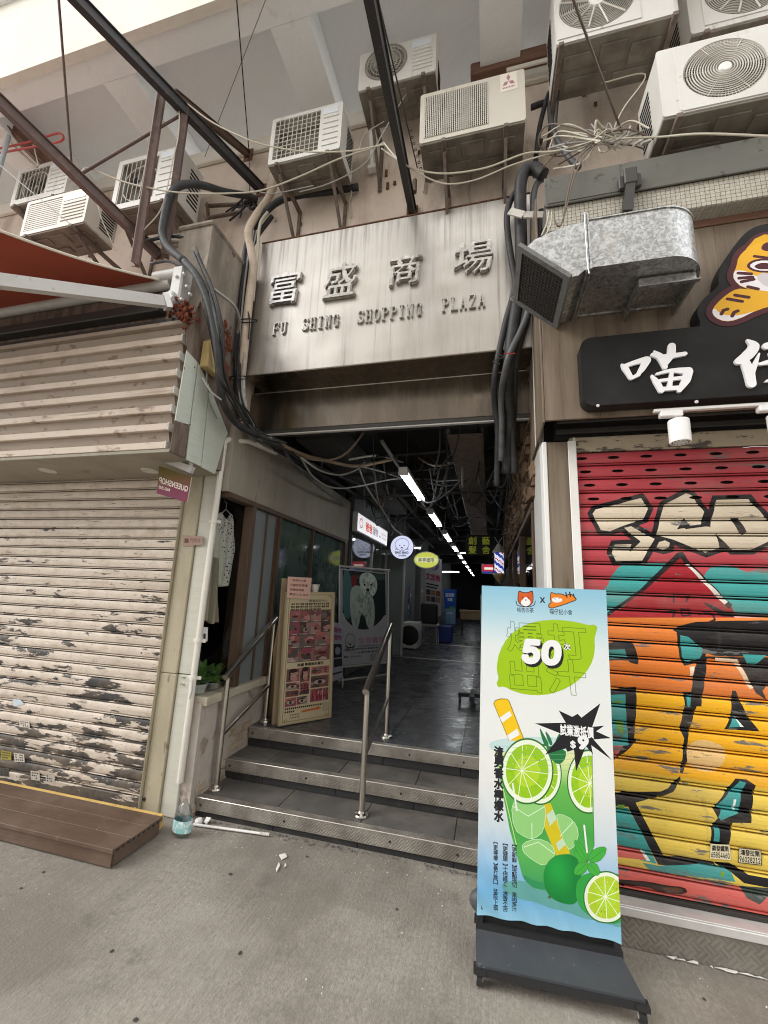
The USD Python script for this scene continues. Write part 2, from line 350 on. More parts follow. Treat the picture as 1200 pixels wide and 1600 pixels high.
M['fascia_shaded'] = surf('shaded_weathered_fascia', (.33, .27, .215), [
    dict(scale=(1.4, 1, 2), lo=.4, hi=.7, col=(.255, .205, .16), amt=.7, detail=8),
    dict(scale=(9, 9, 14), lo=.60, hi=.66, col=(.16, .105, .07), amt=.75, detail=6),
    dict(scale=(2.5, 2, 6), lo=.66, hi=.72, col=(.28, .16, .08), amt=.7)], rough=.7, bump=((25, 25, 25), .002, 5))  # batten tan darkened to paint the shade in the recesses, plus stains
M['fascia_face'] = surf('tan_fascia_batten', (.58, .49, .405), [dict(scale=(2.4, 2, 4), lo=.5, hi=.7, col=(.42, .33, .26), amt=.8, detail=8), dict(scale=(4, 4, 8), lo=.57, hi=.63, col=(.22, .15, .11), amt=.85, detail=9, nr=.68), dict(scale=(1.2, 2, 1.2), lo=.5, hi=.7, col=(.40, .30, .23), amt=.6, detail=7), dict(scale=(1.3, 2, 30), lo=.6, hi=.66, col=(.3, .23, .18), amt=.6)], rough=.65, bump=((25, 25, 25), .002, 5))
M['mint'] = surf('pale_mint_board', (.56, .60, .53), [dict(scale=(5, 5, 60), lo=.5, hi=.68, col=(.46, .49, .42), amt=.55, detail=5), dict(scale=(2, 2, 1.2), lo=.5, hi=.72, col=(.42, .40, .32), amt=.6)], rough=.65, bump=((6, 6, 90), .001, 4))
M['tanstrip'] = surf('grimy_olive_tile', (.40, .355, .25), [dict(scale=(5, 5, 1.5), lo=.45, hi=.68, col=(.29, .25, .17), amt=.7, detail=7), dict(scale=(18, 18, 6), lo=.64, hi=.68, col=(.13, .10, .07), amt=.7)], rough=.6, bump=((30, 30, 30), .002, 5))
M['whitestrip'] = surf('grimy_pale_tile', (.52, .51, .44), [dict(scale=(6, 6, 40), lo=.5, hi=.66, col=(.42, .41, .34), amt=.5), dict(scale=(8, 8, 3), lo=.6, hi=.7, col=(.25, .22, .17), amt=.6)], rough=.6, bump=((40, 40, 40), .001, 5))
M['plaster'] = surf('flaking_plaster', (.47, .42, .37), [dict(scale=(4, 4, 3), lo=.45, hi=.66, col=(.35, .295, .25), amt=.7, detail=8), dict(scale=(9, 9, 7), lo=.62, hi=.65, col=(.26, .20, .16), amt=.8, z=(.7, .1), zamt=.10), dict(scale=(2, 2, 2), lo=.5, hi=.7, col=(.56, .53, .48), amt=.6)], rough=.9, bump=[((9, 9, 7), .012, 8), ((50, 50, 50), .002, 4)])
M['brick'] = surf('bare_brick', (.42, .34, .26), [dict(scale=(14, 14, 14), lo=.45, hi=.65, col=(.27, .20, .145), amt=.8), dict(scale=(5, 5, 5), lo=.55, hi=.7, col=(.5, .46, .4), amt=.6)], rough=.92, bump=((40, 40, 40), .006, 5))
M['headerboard'] = surf('grimy_header_panel', (.32, .29, .235), [dict(scale=(4, 4, 1.2), lo=.42, hi=.7, col=(.25, .215, .165), amt=.75, detail=8), dict(scale=(10, 10, 2.5), lo=.62, hi=.68, col=(.12, .10, .08), amt=.5)], rough=.7, bump=((20, 20, 8), .003, 5))
M['sill'] = surf('cream_sill', (.48, .43, .34), [dict(scale=(6, 6, 9), lo=.5, hi=.68, col=(.33, .27, .20), amt=.7)], rough=.6)
M['pipe_white'] = surf('aged_white_plastic', (.68, .65, .58), [dict(scale=(6, 6, 2), lo=.5, hi=.7, col=(.55, .5, .42), amt=.6)], rough=.4)
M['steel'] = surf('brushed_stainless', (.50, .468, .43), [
    dict(scale=(2.2, 2.2, .25), lo=.52, hi=.72, col=(.41, .38, .345), amt=.4, detail=4),
    dict(scale=(30, 30, .7), lo=.56, hi=.74, col=(.21, .188, .165), amt=.75, detail=6, z=(3.7, 4.7), zamt=.075),
    dict(scale=(110, 110, .5), lo=.62, hi=.76, col=(.62, .59, .545), amt=.3, detail=4),
    dict(scale=(1.2, 1.2, 1.2), lo=.52, hi=.72, col=(.57, .53, .48), amt=.6)], rough=.36, metal=.86,
    rlayer=((5, 5, .6), .26, .44), bump=[((.9, .9, 1.6), .022, 2), ((420, 420, 3), .0002, 2)])
M['steel_low'] = surf('darkened_low_stainless', (.21, .18, .148), [dict(scale=(4, 4, .5), lo=.42, hi=.68, col=(.13, .11, .088), amt=.6, detail=4), dict(scale=(9, 9, 2), lo=.6, hi=.7, col=(.4, .35, .28), amt=.4)], rough=.3, metal=.97, rlayer=((6, 6, 1), .16, .32), bump=[((1.6, 1.6, 1.2), .02, 2), ((200, 200, 4), .0003, 2)])  # stainless darkened to brown: the dim ground reflection is put into the colour
M['chrome'] = surf('polished_letter_steel', (.50, .48, .455), [dict(scale=(20, 20, 20), lo=.5, hi=.7, col=(.3, .28, .26), amt=.7)], rough=.2, metal=1.0, bump=((25, 25, 25), .002, 2))
M['rail'] = surf('handrail_stainless', (.62, .59, .54), [dict(scale=(14, 14, 14), lo=.55, hi=.7, col=(.42, .37, .31), amt=.5)], rough=.22, metal=1.0)
M['dark_trim'] = surf('dark_trim', (.05, .047, .043), rough=.5, metal=.3)
M['rust'] = surf('rusty_iron', (.17, .085, .05), [dict(scale=(25, 25, 25), lo=.45, hi=.6, col=(.08, .04, .028), amt=.8), dict(scale=(60, 60, 60), lo=.6, hi=.7, col=(.30, .13, .06), amt=.7)], rough=.9, bump=((80, 80, 80), .004, 5))
M['rustfoam'] = surf('rust_red_foam', (.21, .055, .025), [dict(scale=(50, 50, 50), lo=.45, hi=.6, col=(.09, .025, .015), amt=.8)], rough=.95, bump=((70, 70, 70), .01, 5))
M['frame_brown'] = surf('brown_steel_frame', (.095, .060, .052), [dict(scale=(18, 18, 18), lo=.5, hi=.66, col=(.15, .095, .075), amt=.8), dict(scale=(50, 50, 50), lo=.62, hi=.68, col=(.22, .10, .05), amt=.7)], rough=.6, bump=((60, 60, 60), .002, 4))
M['frame_black'] = surf('black_steel_frame', (.032, .030, .031), [dict(scale=(30, 30, 30), lo=.58, hi=.68, col=(.11, .07, .05), amt=.7)], rough=.5)
M['frame_brown_lit'] = surf('brown_steel_frame_lit_copy', (.17, .115, .10), [dict(scale=(18, 18, 18), lo=.5, hi=.66, col=(.11, .075, .065), amt=.8)], rough=.6)  # lighter copy of the brown frame steel, sunlight put into its colour
M['canvas'] = surf('orange_red_canvas', (.33, .062, .03), [dict(scale=(2, 2, 2), lo=.4, hi=.7, col=(.25, .045, .023), amt=.8), dict(scale=(200, 200, 200), lo=.5, hi=.7, col=(.3, .05, .02), amt=.4)], rough=.85)
M['canvas_hem'] = surf('cream_hem', (.62, .57, .48), rough=.8)
M['alu'] = surf('grey_painted_aluminium', (.50, .49, .47), [dict(scale=(4, 4, 4), lo=.5, hi=.7, col=(.38, .36, .33), amt=.6), dict(scale=(30, 30, 30), lo=.63, hi=.68, col=(.2, .17, .14), amt=.6)], rough=.45)
M['alu_bright'] = surf('bright_aluminium', (.66, .65, .63), [dict(scale=(8, 8, 8), lo=.5, hi=.7, col=(.5, .48, .45), amt=.5)], rough=.38, metal=.35)
M['dark_gap'] = surf('dark_recess', (.025, .023, .021), rough=.9)
M['deck'] = surf('brown_composite_deck', (.098, .06, .04), [dict(scale=(2, 90, 60), lo=.4, hi=.65, col=(.07, .041, .027), amt=.8, detail=5), dict(scale=(3, 3, 3), lo=.45, hi=.65, col=(.145, .1, .074), amt=.7, detail=9, nr=.7), dict(scale=(40, 9, 9), lo=.66, hi=.70, col=(.26, .2, .16), amt=.6)], rough=.5, bump=((4, 160, 120), .0016, 4))
M['yellow_strip'] = surf('yellow_edge', (.60, .40, .12), [dict(scale=(10, 10, 10), lo=.5, hi=.7, col=(.42, .27, .10), amt=.7)], rough=.6)
M['tile_floor'] = [surf('charcoal_tile_%d' % i, c, [dict(scale=(7, 7, 7), lo=.42, hi=.68, col=tuple(.6 * np.array(c)), amt=.7, detail=7), dict(scale=(3, 3, 3), lo=.55, hi=.72, col=(.15, .135, .12), amt=.45)], rough=.26, rlayer=((6, 6, 6), .14, .4), bump=((30, 30, 30), .0007, 4)) for i, c in enumerate([(.044, .045, .048), (.039, .041, .045), (.050, .050, .052)])]
M['tile_step'] = [surf('dusty_step_tile_%d' % i, c, [dict(scale=(6, 6, 6), lo=.42, hi=.66, col=(.15, .135, .115), amt=.7, detail=8), dict(scale=(20, 20, 20), lo=.6, hi=.7, col=(.05, .045, .04), amt=.7), dict(scale=(1.8, 3, 3), lo=.5, hi=.66, col=(.20, .18, .15), amt=.6, detail=9, nr=.7)], rough=.55, bump=((40, 40, 40), .001, 4)) for i, c in enumerate([(.085, .08, .075), (.075, .072, .068)])]
M['tile_riser'] = surf('black_riser_tile', (.032, .032, .033), [dict(scale=(8, 8, 8), lo=.5, hi=.7, col=(.075, .068, .06), amt=.6)], rough=.4)
M['grout'] = surf('grout', (.13, .12, .11), rough=.9)
def checker(name, c1, c2, s=24):
    """Worn five-bar tread plate: short bars in alternating directions, as relief."""
    N = {'g': ('geometry', {}), 'm1': ('mapping', {'scale': (s, s, s), 'rotation': (0, 0.785, 0)}), 'ck': ('checker_texture', {'scale': 1.0, 'color1': (1, 1, 1), 'color2': (0, 0, 0)}),
         'ma': ('mapping', {'rotation': (0, 0.785, 0), 'scale': (s * 1.0, s, s * 1.0)}), 'wa': ('wave_texture', {'wave_type': 'bands', 'bands_direction': 'x', 'scale': .62}), 'wb': ('wave_texture', {'wave_type': 'bands', 'bands_direction': 'z', 'scale': .62}),
         'mx': ('mix', {}), 'b': ('bump', {'strength': .7, 'distance': .0022}), 'n': ('noise_texture', {'scale': 7.0, 'detail': 7.0}), 'r': ('rgb_ramp', {'ramp': [(.35, c1), (.65, c2)]}),
         'n2': ('noise_texture', {'scale': 30.0, 'detail': 4.0}), 'r2': ('map_range', {'from_min': .3, 'from_max': .7, 'to_min': .35, 'to_max': .6}), 'p': ('principled_bsdf', {'metallic': .55})}
    L = [('g.position', 'm1.vector'), ('m1.vector', 'ck.vector'), ('g.position', 'ma.vector'), ('ma.vector', 'wa.vector'), ('ma.vector', 'wb.vector'), ('ck.fac', 'mx.fac'), ('wa.color', 'mx.color1'), ('wb.color', 'mx.color2'), ('mx.color', 'b.height'),
         ('g.position', 'n.vector'), ('n.fac', 'r.fac'), ('r.color', 'p.base_color'), ('b.normal', 'p.normal'), ('g.position', 'n2.vector'), ('n2.fac', 'r2.value'), ('r2.result', 'p.roughness')]
    return usdkit.material(stage, '/World/Looks/' + name, N, L, surface='p.BSDF')
M['checker'] = checker('tread_plate', (.20, .175, .15), (.35, .32, .28), 36)
M['checker_base'] = checker('dusty_tread_plate', (.235, .215, .185), (.31, .285, .25), 24)
M['edge_bright'] = surf('worn_bright_edge', (.66, .63, .58), [dict(scale=(12, 12, 12), lo=.5, hi=.7, col=(.4, .36, .31), amt=.6)], rough=.3, metal=.8)
WOODL = [dict(scale=(22, 22, 1.3), lo=.40, hi=.66, col=(.115, .082, .055), amt=.85, detail=8), dict(scale=(7, 7, .7), lo=.5, hi=.72, col=(.28, .23, .17), amt=.6, detail=6), dict(scale=(90, 90, 5), lo=.6, hi=.72, col=(.08, .058, .04), amt=.6)]
M['wood'] = [surf('greybrown_wood_laminate_%d' % i, c, [dict(d, loc=(i * 3.1, 0, i * 1.7)) for d in WOODL], rough=.5, bump=((60, 60, 3), .0006, 5)) for i, c in enumerate([(.20, .155, .112), (.17, .13, .092), (.22, .172, .128)])]
M['wood_frame'] = surf('brown_timber', (.10, .062, .04), [dict(scale=(30, 30, 3), lo=.4, hi=.66, col=(.06, .036, .022), amt=.8)], rough=.6)
M['redbrown'] = surf('redbrown_board', (.20, .105, .07), [dict(scale=(3, 20, 20), lo=.4, hi=.66, col=(.13, .065, .045), amt=.8)], rough=.6)
M['ply'] = surf('plywood', (.42, .30, .17), [dict(scale=(20, 20, 2), lo=.42, hi=.66, col=(.32, .22, .12), amt=.7)], rough=.65)
M['galv'] = surf('galvanised_spangle', (.50, .505, .50), [dict(scale=(48, 48, 48), lo=.47, hi=.55, col=(.27, .275, .275), amt=.75, detail=3, dist=1.0), dict(scale=(30, 30, 30), lo=.54, hi=.62, col=(.66, .665, .66), amt=.7, detail=4, dist=.8), dict(scale=(3, 3, 3), lo=.55, hi=.7, col=(.42, .37, .30), amt=.5)], rough=.35, metal=.9, rlayer=((40, 40, 40), .24, .46), bump=((3, 3, 3), .004, 2))
M['beam_grey'] = surf('greygreen_gutter_paint', (.115, .112, .095), [dict(scale=(2, 2, 4), lo=.42, hi=.68, col=(.08, .078, .065), amt=.7), dict(scale=(16, 16, 16), lo=.64, hi=.68, col=(.04, .03, .022), amt=.7)], rough=.6, bump=((10, 10, 10), .003, 5))
M['mosaic'] = surf('cream_mosaic', (.44, .41, .345), [dict(scale=(30, 30, 30), lo=.4, hi=.65, col=(.33, .30, .245), amt=.7), dict(scale=(3, 3, 3), lo=.5, hi=.7, col=(.25, .22, .17), amt=.5)], rough=.5)
M['ac_white'] = surf('aged_white_casing', (.64, .625, .59), [dict(scale=(2.2, 2.2, 1), lo=.45, hi=.72, col=(.54, .515, .465), amt=.6), dict(scale=(8, 8, 1.0), lo=.58, hi=.70, col=(.36, .32, .265), amt=.6, detail=8), dict(scale=(22, 22, 22), lo=.66, hi=.70, col=(.30, .24, .18), amt=.5), dict(scale=(14, 14, 2.2), lo=.66, hi=.72, col=(.30, .15, .07), amt=.6, detail=6)], rough=.45)
M['ac_cream'] = surf('aged_cream_casing', (.56, .525, .455), [dict(scale=(2.2, 2.2, 1), lo=.45, hi=.72, col=(.52, .475, .39), amt=.6), dict(scale=(8, 8, 1.4), lo=.6, hi=.7, col=(.32, .27, .21), amt=.6, detail=8)], rough=.5)
M['ac_pan'] = surf('shaded_grimy_base_pan', (.215, .19, .155), [dict(scale=(6, 6, 6), lo=.42, hi=.64, col=(.115, .098, .078), amt=.85, detail=8), dict(scale=(14, 14, 14), lo=.62, hi=.68, col=(.20, .10, .05), amt=.7)], rough=.7, bump=((12, 12, 12), .004, 5))  # underside shade is put into this darker pan colour, over grime and rust
M['ac_dark'] = surf('coil_dark', (.36, .33, .29), [dict(scale=(60, 60, 60), lo=.4, hi=.6, col=(.25, .225, .19), amt=.8)], rough=.8)
M['ac_coil'] = surf('dusty_coil', (.235, .205, .165), [dict(scale=(3, 3, 160), lo=.4, hi=.6, col=(.15, .13, .10), amt=.8), dict(scale=(5, 5, 5), lo=.5, hi=.7, col=(.12, .10, .08), amt=.6)], rough=.8)
M['ac_grille'] = surf('grille_wire', (.58, .55, .49), [dict(scale=(9, 9, 9), lo=.5, hi=.7, col=(.38, .34, .28), amt=.6)], rough=.5)
M['ac_fan'] = surf('grey_fan', (.24, .225, .20), rough=.5)
M['ac_label'] = surf('pale_label', (.66, .70, .74), rough=.5)
M['bracket'] = surf('bracket_iron', (.16, .125, .10), [dict(scale=(20, 20, 20), lo=.45, hi=.65, col=(.09, .06, .045), amt=.8), dict(scale=(40, 40, 40), lo=.6, hi=.7, col=(.28, .24, .20), amt=.6)], rough=.75)
M['rubber'] = surf('black_hose', (.022, .022, .023), [dict(scale=(12, 12, 12), lo=.5, hi=.7, col=(.055, .052, .05), amt=.7)], rough=.55, bump=((30, 30, 30), .003, 4))
M['rubber_grey'] = surf('grey_hose', (.085, .088, .092), [dict(scale=(12, 12, 12), lo=.5, hi=.7, col=(.04, .04, .04), amt=.7)], rough=.5)
M['lag_cream'] = surf('cream_lagged_pipe', (.54, .44, .35), [dict(scale=(8, 8, 8), lo=.45, hi=.66, col=(.42, .33, .25), amt=.7), dict(scale=(25, 25, 25), lo=.6, hi=.68, col=(.22, .17, .13), amt=.6)], rough=.6, bump=((16, 16, 16), .006, 4))
M['lag_white'] = surf('white_taped_pipe', (.52, .50, .46), [dict(scale=(30, 30, 30), lo=.45, hi=.62, col=(.35, .32, .28), amt=.8)], rough=.5, bump=((30, 30, 60), .006, 4))
M['wire_cream'] = surf('cream_wire', (.50, .46, .37), rough=.5)
M['wire_grey'] = surf('grey_wire', (.30, .29, .27), rough=.5)
M['wire_brown'] = surf('brown_wire', (.13, .095, .07), rough=.5)
M['wire_dark'] = surf('dark_wire', (.03, .027, .025), rough=.6)
M['white_paint'] = surf('white_paint', (.78, .77, .74), [dict(scale=(5, 5, 5), lo=.5, hi=.75, col=(.68, .66, .62), amt=.5)], rough=.45)
M['black_sign'] = surf('matt_black_sign', (.013, .0125, .0125), [dict(scale=(4, 4, 4), lo=.45, hi=.7, col=(.028, .027, .026), amt=.6)], rough=.55, spec=.18)
M['acrylic_white'] = surf('white_acrylic', (.80, .79, .80), rough=.3)
M['print'] = surf('printed_vinyl', (1, 1, 1), attr=True, rough=.4, bump=((5, 5, 3), .004, 2))
M['print_paper'] = surf('printed_paper', (1, 1, 1), attr=True, rough=.7)
M['print_art'] = surf('printed_face', (1, 1, 1), attr=True, rough=.5, spec=.25)
M['print_dim'] = surf('dim_lit_print', (1, 1, 1), attr=True, rough=.4, emis=.10)
M['print_lit'] = surf('backlit_print', (1, 1, 1), attr=True, rough=.4, emis=.42)
M['graffiti'] = surf('spray_painted_steel', (1, 1, 1), [
    dict(scale=(2, 2, 3), lo=.4, hi=.7, col=(.72, .70, .68), amt=.35, mode='multiply'),
    dict(scale=(3.4, 4, 22), lo=.612, hi=.62, col=(.145, .14, .132), amt=.95, detail=9, nr=.7, dist=.3, snap=(.195, .0859)),
    dict(scale=(2.2, 4, 9), lo=.5, hi=.72, col=(.30, .24, .2), amt=.28, detail=8),
    dict(scale=(40, 40, 160), lo=.68, hi=.71, col=(.09, .07, .06), amt=.7, detail=3),
    dict(scale=(14, 14, 2), lo=.62, hi=.74, col=(.15, .12, .1), amt=.35)], attr=True, rough=.38, bump=[((6, 4, 38), .001, 5), ((60, 60, 60), .0006, 4)])
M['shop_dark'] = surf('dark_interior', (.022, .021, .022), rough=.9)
M['ceil_dark'] = surf('dark_mottled_ceiling', (.05, .048, .045), [dict(scale=(2, 2, 2), lo=.4, hi=.7, col=(.03, .029, .027), amt=.8)], rough=.95)  # near-black tone with random darker mottling
M['int_grey'] = surf('grey_interior_wall', (.20, .205, .20), [dict(scale=(2, 2, 1), lo=.4, hi=.7, col=(.14, .14, .135), amt=.7)], rough=.8)
M['mural'] = surf('green_mural_film', (.075, .115, .102), [dict(scale=(3, 3, 1.2), lo=.42, hi=.62, col=(.035, .065, .055), amt=.9, detail=7, dist=1.2), dict(scale=(5, 5, 2.2), lo=.56, hi=.64, col=(.03, .045, .042), amt=.9, detail=6, dist=2.2), dict(scale=(2, 2, 3), lo=.55, hi=.7, col=(.15, .19, .18), amt=.7)], rough=.08, spec=.5)
M['frost'] = surf('frosted_film', (.20, .225, .23), [dict(scale=(2, 2, 1), lo=.4, hi=.7, col=(.14, .16, .165), amt=.6)], rough=.3)
M['cloth_white'] = surf('white_printed_cloth', (.66, .64, .58), [dict(scale=(42, 42, 42), kind='voronoi', lo=.34, hi=.26, col=(.03, .03, .03), amt=1)], rough=.9)
M['cloth_cream'] = surf('cream_cloth', (.60, .57, .47), rough=.9, bump=((20, 20, 6), .01, 4))
M['cloth_khaki'] = surf('khaki_cloth', (.26, .225, .16), rough=.9, bump=((16, 16, 4), .01, 4))
M['cloth_dark'] = surf('charcoal_print_cloth', (.07, .07, .075), [dict(scale=(60, 60, 60), kind='voronoi', lo=.3, hi=.25, col=(.25, .25, .25), amt=.8)], rough=.9)
M['leaf'] = surf('green_leaf', (.065, .15, .03), [dict(scale=(20, 20, 20), lo=.4, hi=.65, col=(.12, .24, .04), amt=.8)], rough=.45)
M['pot'] = surf('white_pot', (.62, .61, .56), rough=.4)
M['card'] = surf('cardboard', (.36, .27, .17), [dict(scale=(6, 6, 2), lo=.45, hi=.7, col=(.28, .2, .12), amt=.7)], rough=.85)
M['black_plastic'] = surf('black_plastic', (.02, .02, .021), rough=.45)
M['charcoal'] = surf('charcoal_powder_coat', (.045, .048, .054), [dict(scale=(5, 5, 5), lo=.5, hi=.7, col=(.07, .07, .072), amt=.5), dict(scale=(50, 50, 50), lo=.68, hi=.71, col=(.3, .29, .27), amt=.6)], rough=.5)
M['white_plastic'] = surf('white_plastic', (.72, .71, .68), rough=.4)
M['white_dirty'] = surf('grubby_white', (.58, .55, .50), [dict(scale=(20, 20, 20), lo=.5, hi=.7, col=(.35, .31, .27), amt=.7)], rough=.6)
M['blue_plastic'] = surf('blue_plastic', (.03, .06, .30), rough=.5)
M['blue_label'] = surf('blue_label', (.05, .15, .42), [dict(scale=(30, 30, 30), lo=.5, hi=.6, col=(.5, .62, .7), amt=.8)], rough=.5)
M['teal_label'] = surf('teal_label', (.25, .50, .48), [dict(scale=(40, 40, 30), lo=.5, hi=.58, col=(.72, .74, .74), amt=.9)], rough=.4)
M['junction'] = surf('yellowed_plastic', (.60, .46, .20), [dict(scale=(8, 8, 8), lo=.5, hi=.7, col=(.48, .36, .16), amt=.6)], rough=.5)
M['gum'] = surf('old_gum', (.05, .044, .04), rough=.9)
M['scrap'] = surf('paper_scrap', (.68, .66, .62), rough=.8)
M['stone'] = [surf('rough_brown_stone_%d' % i, c, [dict(scale=(16, 16, 16), lo=.4, hi=.65, col=tuple(.5 * np.array(c)), amt=.8)], rough=.95, bump=((30, 30, 30), .01, 6)) for i, c in enumerate([(.20, .125, .075), (.15, .095, .06), (.25, .165, .10)])]
M['opp_wall'] = surf('rendered_street_wall', (.70, .67, .62), [dict(scale=(.8, .8, .4), lo=.4, hi=.7, col=(.46, .42, .37), amt=.7)], rough=.85)
M['opp_win'] = surf('dark_window', (.03, .035, .04), rough=.1)
M['tube_lit'] = surf('fluorescent_tube', (.93, .97, 1.0), emis=5.0, rough=.4)
M['spot_white'] = surf('white_spot_housing', (.80, .79, .77), rough=.35)
def glassy(name, tint, k=1.25):
    N = {'t': ('transparent_bsdf', {'color': tint}), 'g': ('glossy_bsdf', {'color': (.9, .9, .9), 'roughness': .03}), 'w': ('layer_weight', {'blend': .5}), 'q': ('math', {'math_type': 'power', 'value2': 4.0}), 'f': ('map_range', {'to_min': .035, 'to_max': .7}), 'm': ('mix_closure', {})}
    return usdkit.material(stage, '/World/Looks/' + name, N, [('w.facing', 'q.value1'), ('q.value', 'f.value'), ('f.result', 'm.fac'), ('t.BSDF', 'm.closure1'), ('g.BSDF', 'm.closure2')], surface='m.closure')
M['pane'] = glassy('window_pane', (.93, .945, .94))
M['pet'] = glassy('clear_plastic', (.90, .92, .92))
M['tube_dim'] = surf('added_shop_tube', (.95, .97, 1.0), emis=.6, rough=.4)
M['duct_frame'] = surf('dark_galvanised_frame', (.16, .16, .155), [dict(scale=(20, 20, 20), lo=.5, hi=.7, col=(.09, .085, .08), amt=.7)], rough=.5, metal=.4)
# ---------------------------------------------------------------- the setting
WALL_Y, SOFF_Z = 2.95, 6.13
X0, X1 = -7.0, 3.2
gx = np.unique(np.r_[np.linspace(-40, -5, 8), np.arange(-5, 4, .09), np.linspace(4, 40, 8)]); gy = np.unique(np.r_[np.linspace(-40, -1, 10), np.arange(-1, 3.3, .09), np.linspace(3.3, 40, 8)])
GX, GY = np.meshgrid(gx, gy, indexing='ij')
gz = -0.007 * meshkit.fbm(np.stack([GX * 1.6, GY * 1.6, 0 * GX], -1), 4, 3) - .001
ii = np.arange(len(gx) * len(gy)).reshape(len(gx), len(gy))
gf = np.stack([ii[:-1, :-1], ii[1:, :-1], ii[1:, 1:], ii[:-1, 1:]], -1).reshape(-1, 4)
put(part(WORLD, 'street_ground', trimesh.Trimesh(np.stack([GX, GY, gz], -1).reshape(-1, 3), np.vstack([gf[:, [0, 1, 2]], gf[:, [0, 2, 3]]]), process=False), M['ground'], True), kind='structure')

# steps: three, each with tread tiles, riser tiles and a tread-plate nosing
STEP = [(2.88, .125), (3.20, .267), (3.50, .42)]        # nosing's y, tread's z
SX0, SX1 = -2.055, .50
steps = thing('entrance_steps', None, None, (0, 2.88, 0), kind='structure')
joints = [-1.44, -.835, -.225]
for k, (y, z) in enumerate(STEP):
    zb = STEP[k - 1][1] if k else -.01; yn = STEP[k + 1][0] if k < 2 else 3.62
    part(steps, 'step_core', bx(SX0, SX1, y + .035, yn + .3, zb - .02, z - .016), M['grout'], False)
    edges = [SX0] + [j + (.31 if k == 1 else 0) for j in joints] + [SX1]
    if k == 1: edges = [SX0, -1.72, -1.12, -.53, .06, SX1]
    for a, b in zip(edges[:-1], edges[1:]):
        part(steps, 'riser_tile', cb(a + .002, b - .002, y + .022, y + .034, zb + .002, z - .082, .002), M['tile_riser'])
        if k < 2: part(steps, 'tread_tile', cb(a + .0025, b - .0025, y + .062, yn + .021, z - .014, z - .002 - .0006 * random.random(), .002), M['tile_step'][random.randrange(2)])
    part(steps, 'nosing', [cb(SX0 + .003, SX1, y, y + .006, z - .085, z - .001, .0015), cb(SX0 + .003, SX1, y + .0062, y + .062, z - .006, z - .001, .0015)], M['checker'], label='dusty tread-plate nosing along the step edge')
    part(steps, 'nosing_edge', tube([(SX0 + .004, y + .003, z - .0015), (SX1, y + .003, z - .0015)], .0035, 6), M['edge_bright'])
    for bxp in (SX0 + .05, -1.35, -.62, -.2): part(steps, 'bolt', lathe([(0, -.004), (.007, -.004), (.008, -.001), (.008, .002)], (bxp, y, z - .045), 10, 1), M['dark_gap'])

# corridor: floor tiles, walls, ceiling
FZ = .42
floor = thing('corridor_floor', None, None, (0, 3.56, FZ), kind='structure')
part(floor, 'floor_slab', bx(-2.4, .6, 3.55, 26, FZ - .2, FZ - .012), M['grout'], False)
xe = [-2.06] + joints + [.335]
ys = [3.563] + [3.95 + .6 * i for i in range(8)] + [8.30]
for j, (ya, yb) in enumerate(zip(ys[:-1], ys[1:])):
    for a, b in zip(xe[:-1], xe[1:]):
        part(floor, 'floor_tile', cb(a + .002, b - .002, ya + .002, yb - .002, FZ - .012, FZ - .0008 * random.random(), .0015), M['tile_floor'][random.randrange(3)])
part(floor, 'threshold_strip', cb(-2.0, .335, 8.302, 8.36, FZ - .012, FZ + .006, .004), M['edge_bright'])
for j in range(22):
    ya = 8.362 + .75 * j
    for a, b in ((-2.4, -1.5), (-1.5, -.6), (-.6, .335)): part(floor, 'floor_tile', cb(a + .003, b - .003, ya + .003, ya + .747, FZ - .012, FZ - .0006, .0015), M['tile_floor'][random.randrange(3)])
part(floor, 'threshold_strip', cb(-2.3, .335, 10.9, 10.95, FZ - .012, FZ + .006, .004), M['edge_bright'])

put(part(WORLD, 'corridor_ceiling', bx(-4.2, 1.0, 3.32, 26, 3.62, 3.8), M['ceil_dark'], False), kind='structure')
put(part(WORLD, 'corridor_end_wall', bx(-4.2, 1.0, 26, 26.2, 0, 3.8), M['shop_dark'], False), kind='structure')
cbm = thing('ceiling_beams', None, None, (0, 3.3, 3.4), kind='structure')
for y in (5.6, 8.4, 12.0, 16.0, 20.0): part(cbm, 'ceiling_beam', bx(-2.5, .9, y, y + .35, 3.24, 3.62), M['ceil_dark'], False)

# upper wall, overhang and parapet
put(part(WORLD, 'upper_wall', [bx(X0, -2.12, WALL_Y, WALL_Y + .2, 2.985, SOFF_Z - .002), bx(-2.118, .335, WALL_Y, WALL_Y + .2, 3.47, SOFF_Z - .002), bx(.337, X1, WALL_Y, WALL_Y + .2, 2.985, SOFF_Z - .002)], M['stucco'], False), 'peach stucco wall behind the air conditioners, stained and peeling', 'wall')
put(part(WORLD, 'upper_wall_cornice', cb(X0, X1, WALL_Y - .05, WALL_Y - .002, SOFF_Z - .16, SOFF_Z - .005, .01), M['parapet'], False), 'pale ledge running along the top of the peach stucco wall', 'cornice')
ov = thing('overhanging_storey', 'grey beamed underside of the overhanging upper storey', 'overhang', (0, 2.0, SOFF_Z))
part(ov, 'ceiling_slab', bx(X0, X1, 2.0, 3.4, SOFF_Z + .27, SOFF_Z + .5), M['soffit_panel'], False)
part(ov, 'edge_beam', bx(X0, X1, 2.0, 2.185, SOFF_Z, SOFF_Z + .268), M['soffit'], False)
for a, b in ((-6.9, -6.55), (-5.15, -4.8), (-3.43, -3.1), (-1.71, -1.37), (-.04, .29), (1.65, 2.0)):
    part(ov, 'cross_beam', bx(a, b, 2.187, 3.3, SOFF_Z + .001, SOFF_Z + .267), M['soffit'], False)
part(ov, 'parapet', bx(X0, X1, 1.93, 1.998, SOFF_Z - .02, SOFF_Z + 1.0), M['parapet'], False, label='bright cream parapet above the beamed underside')
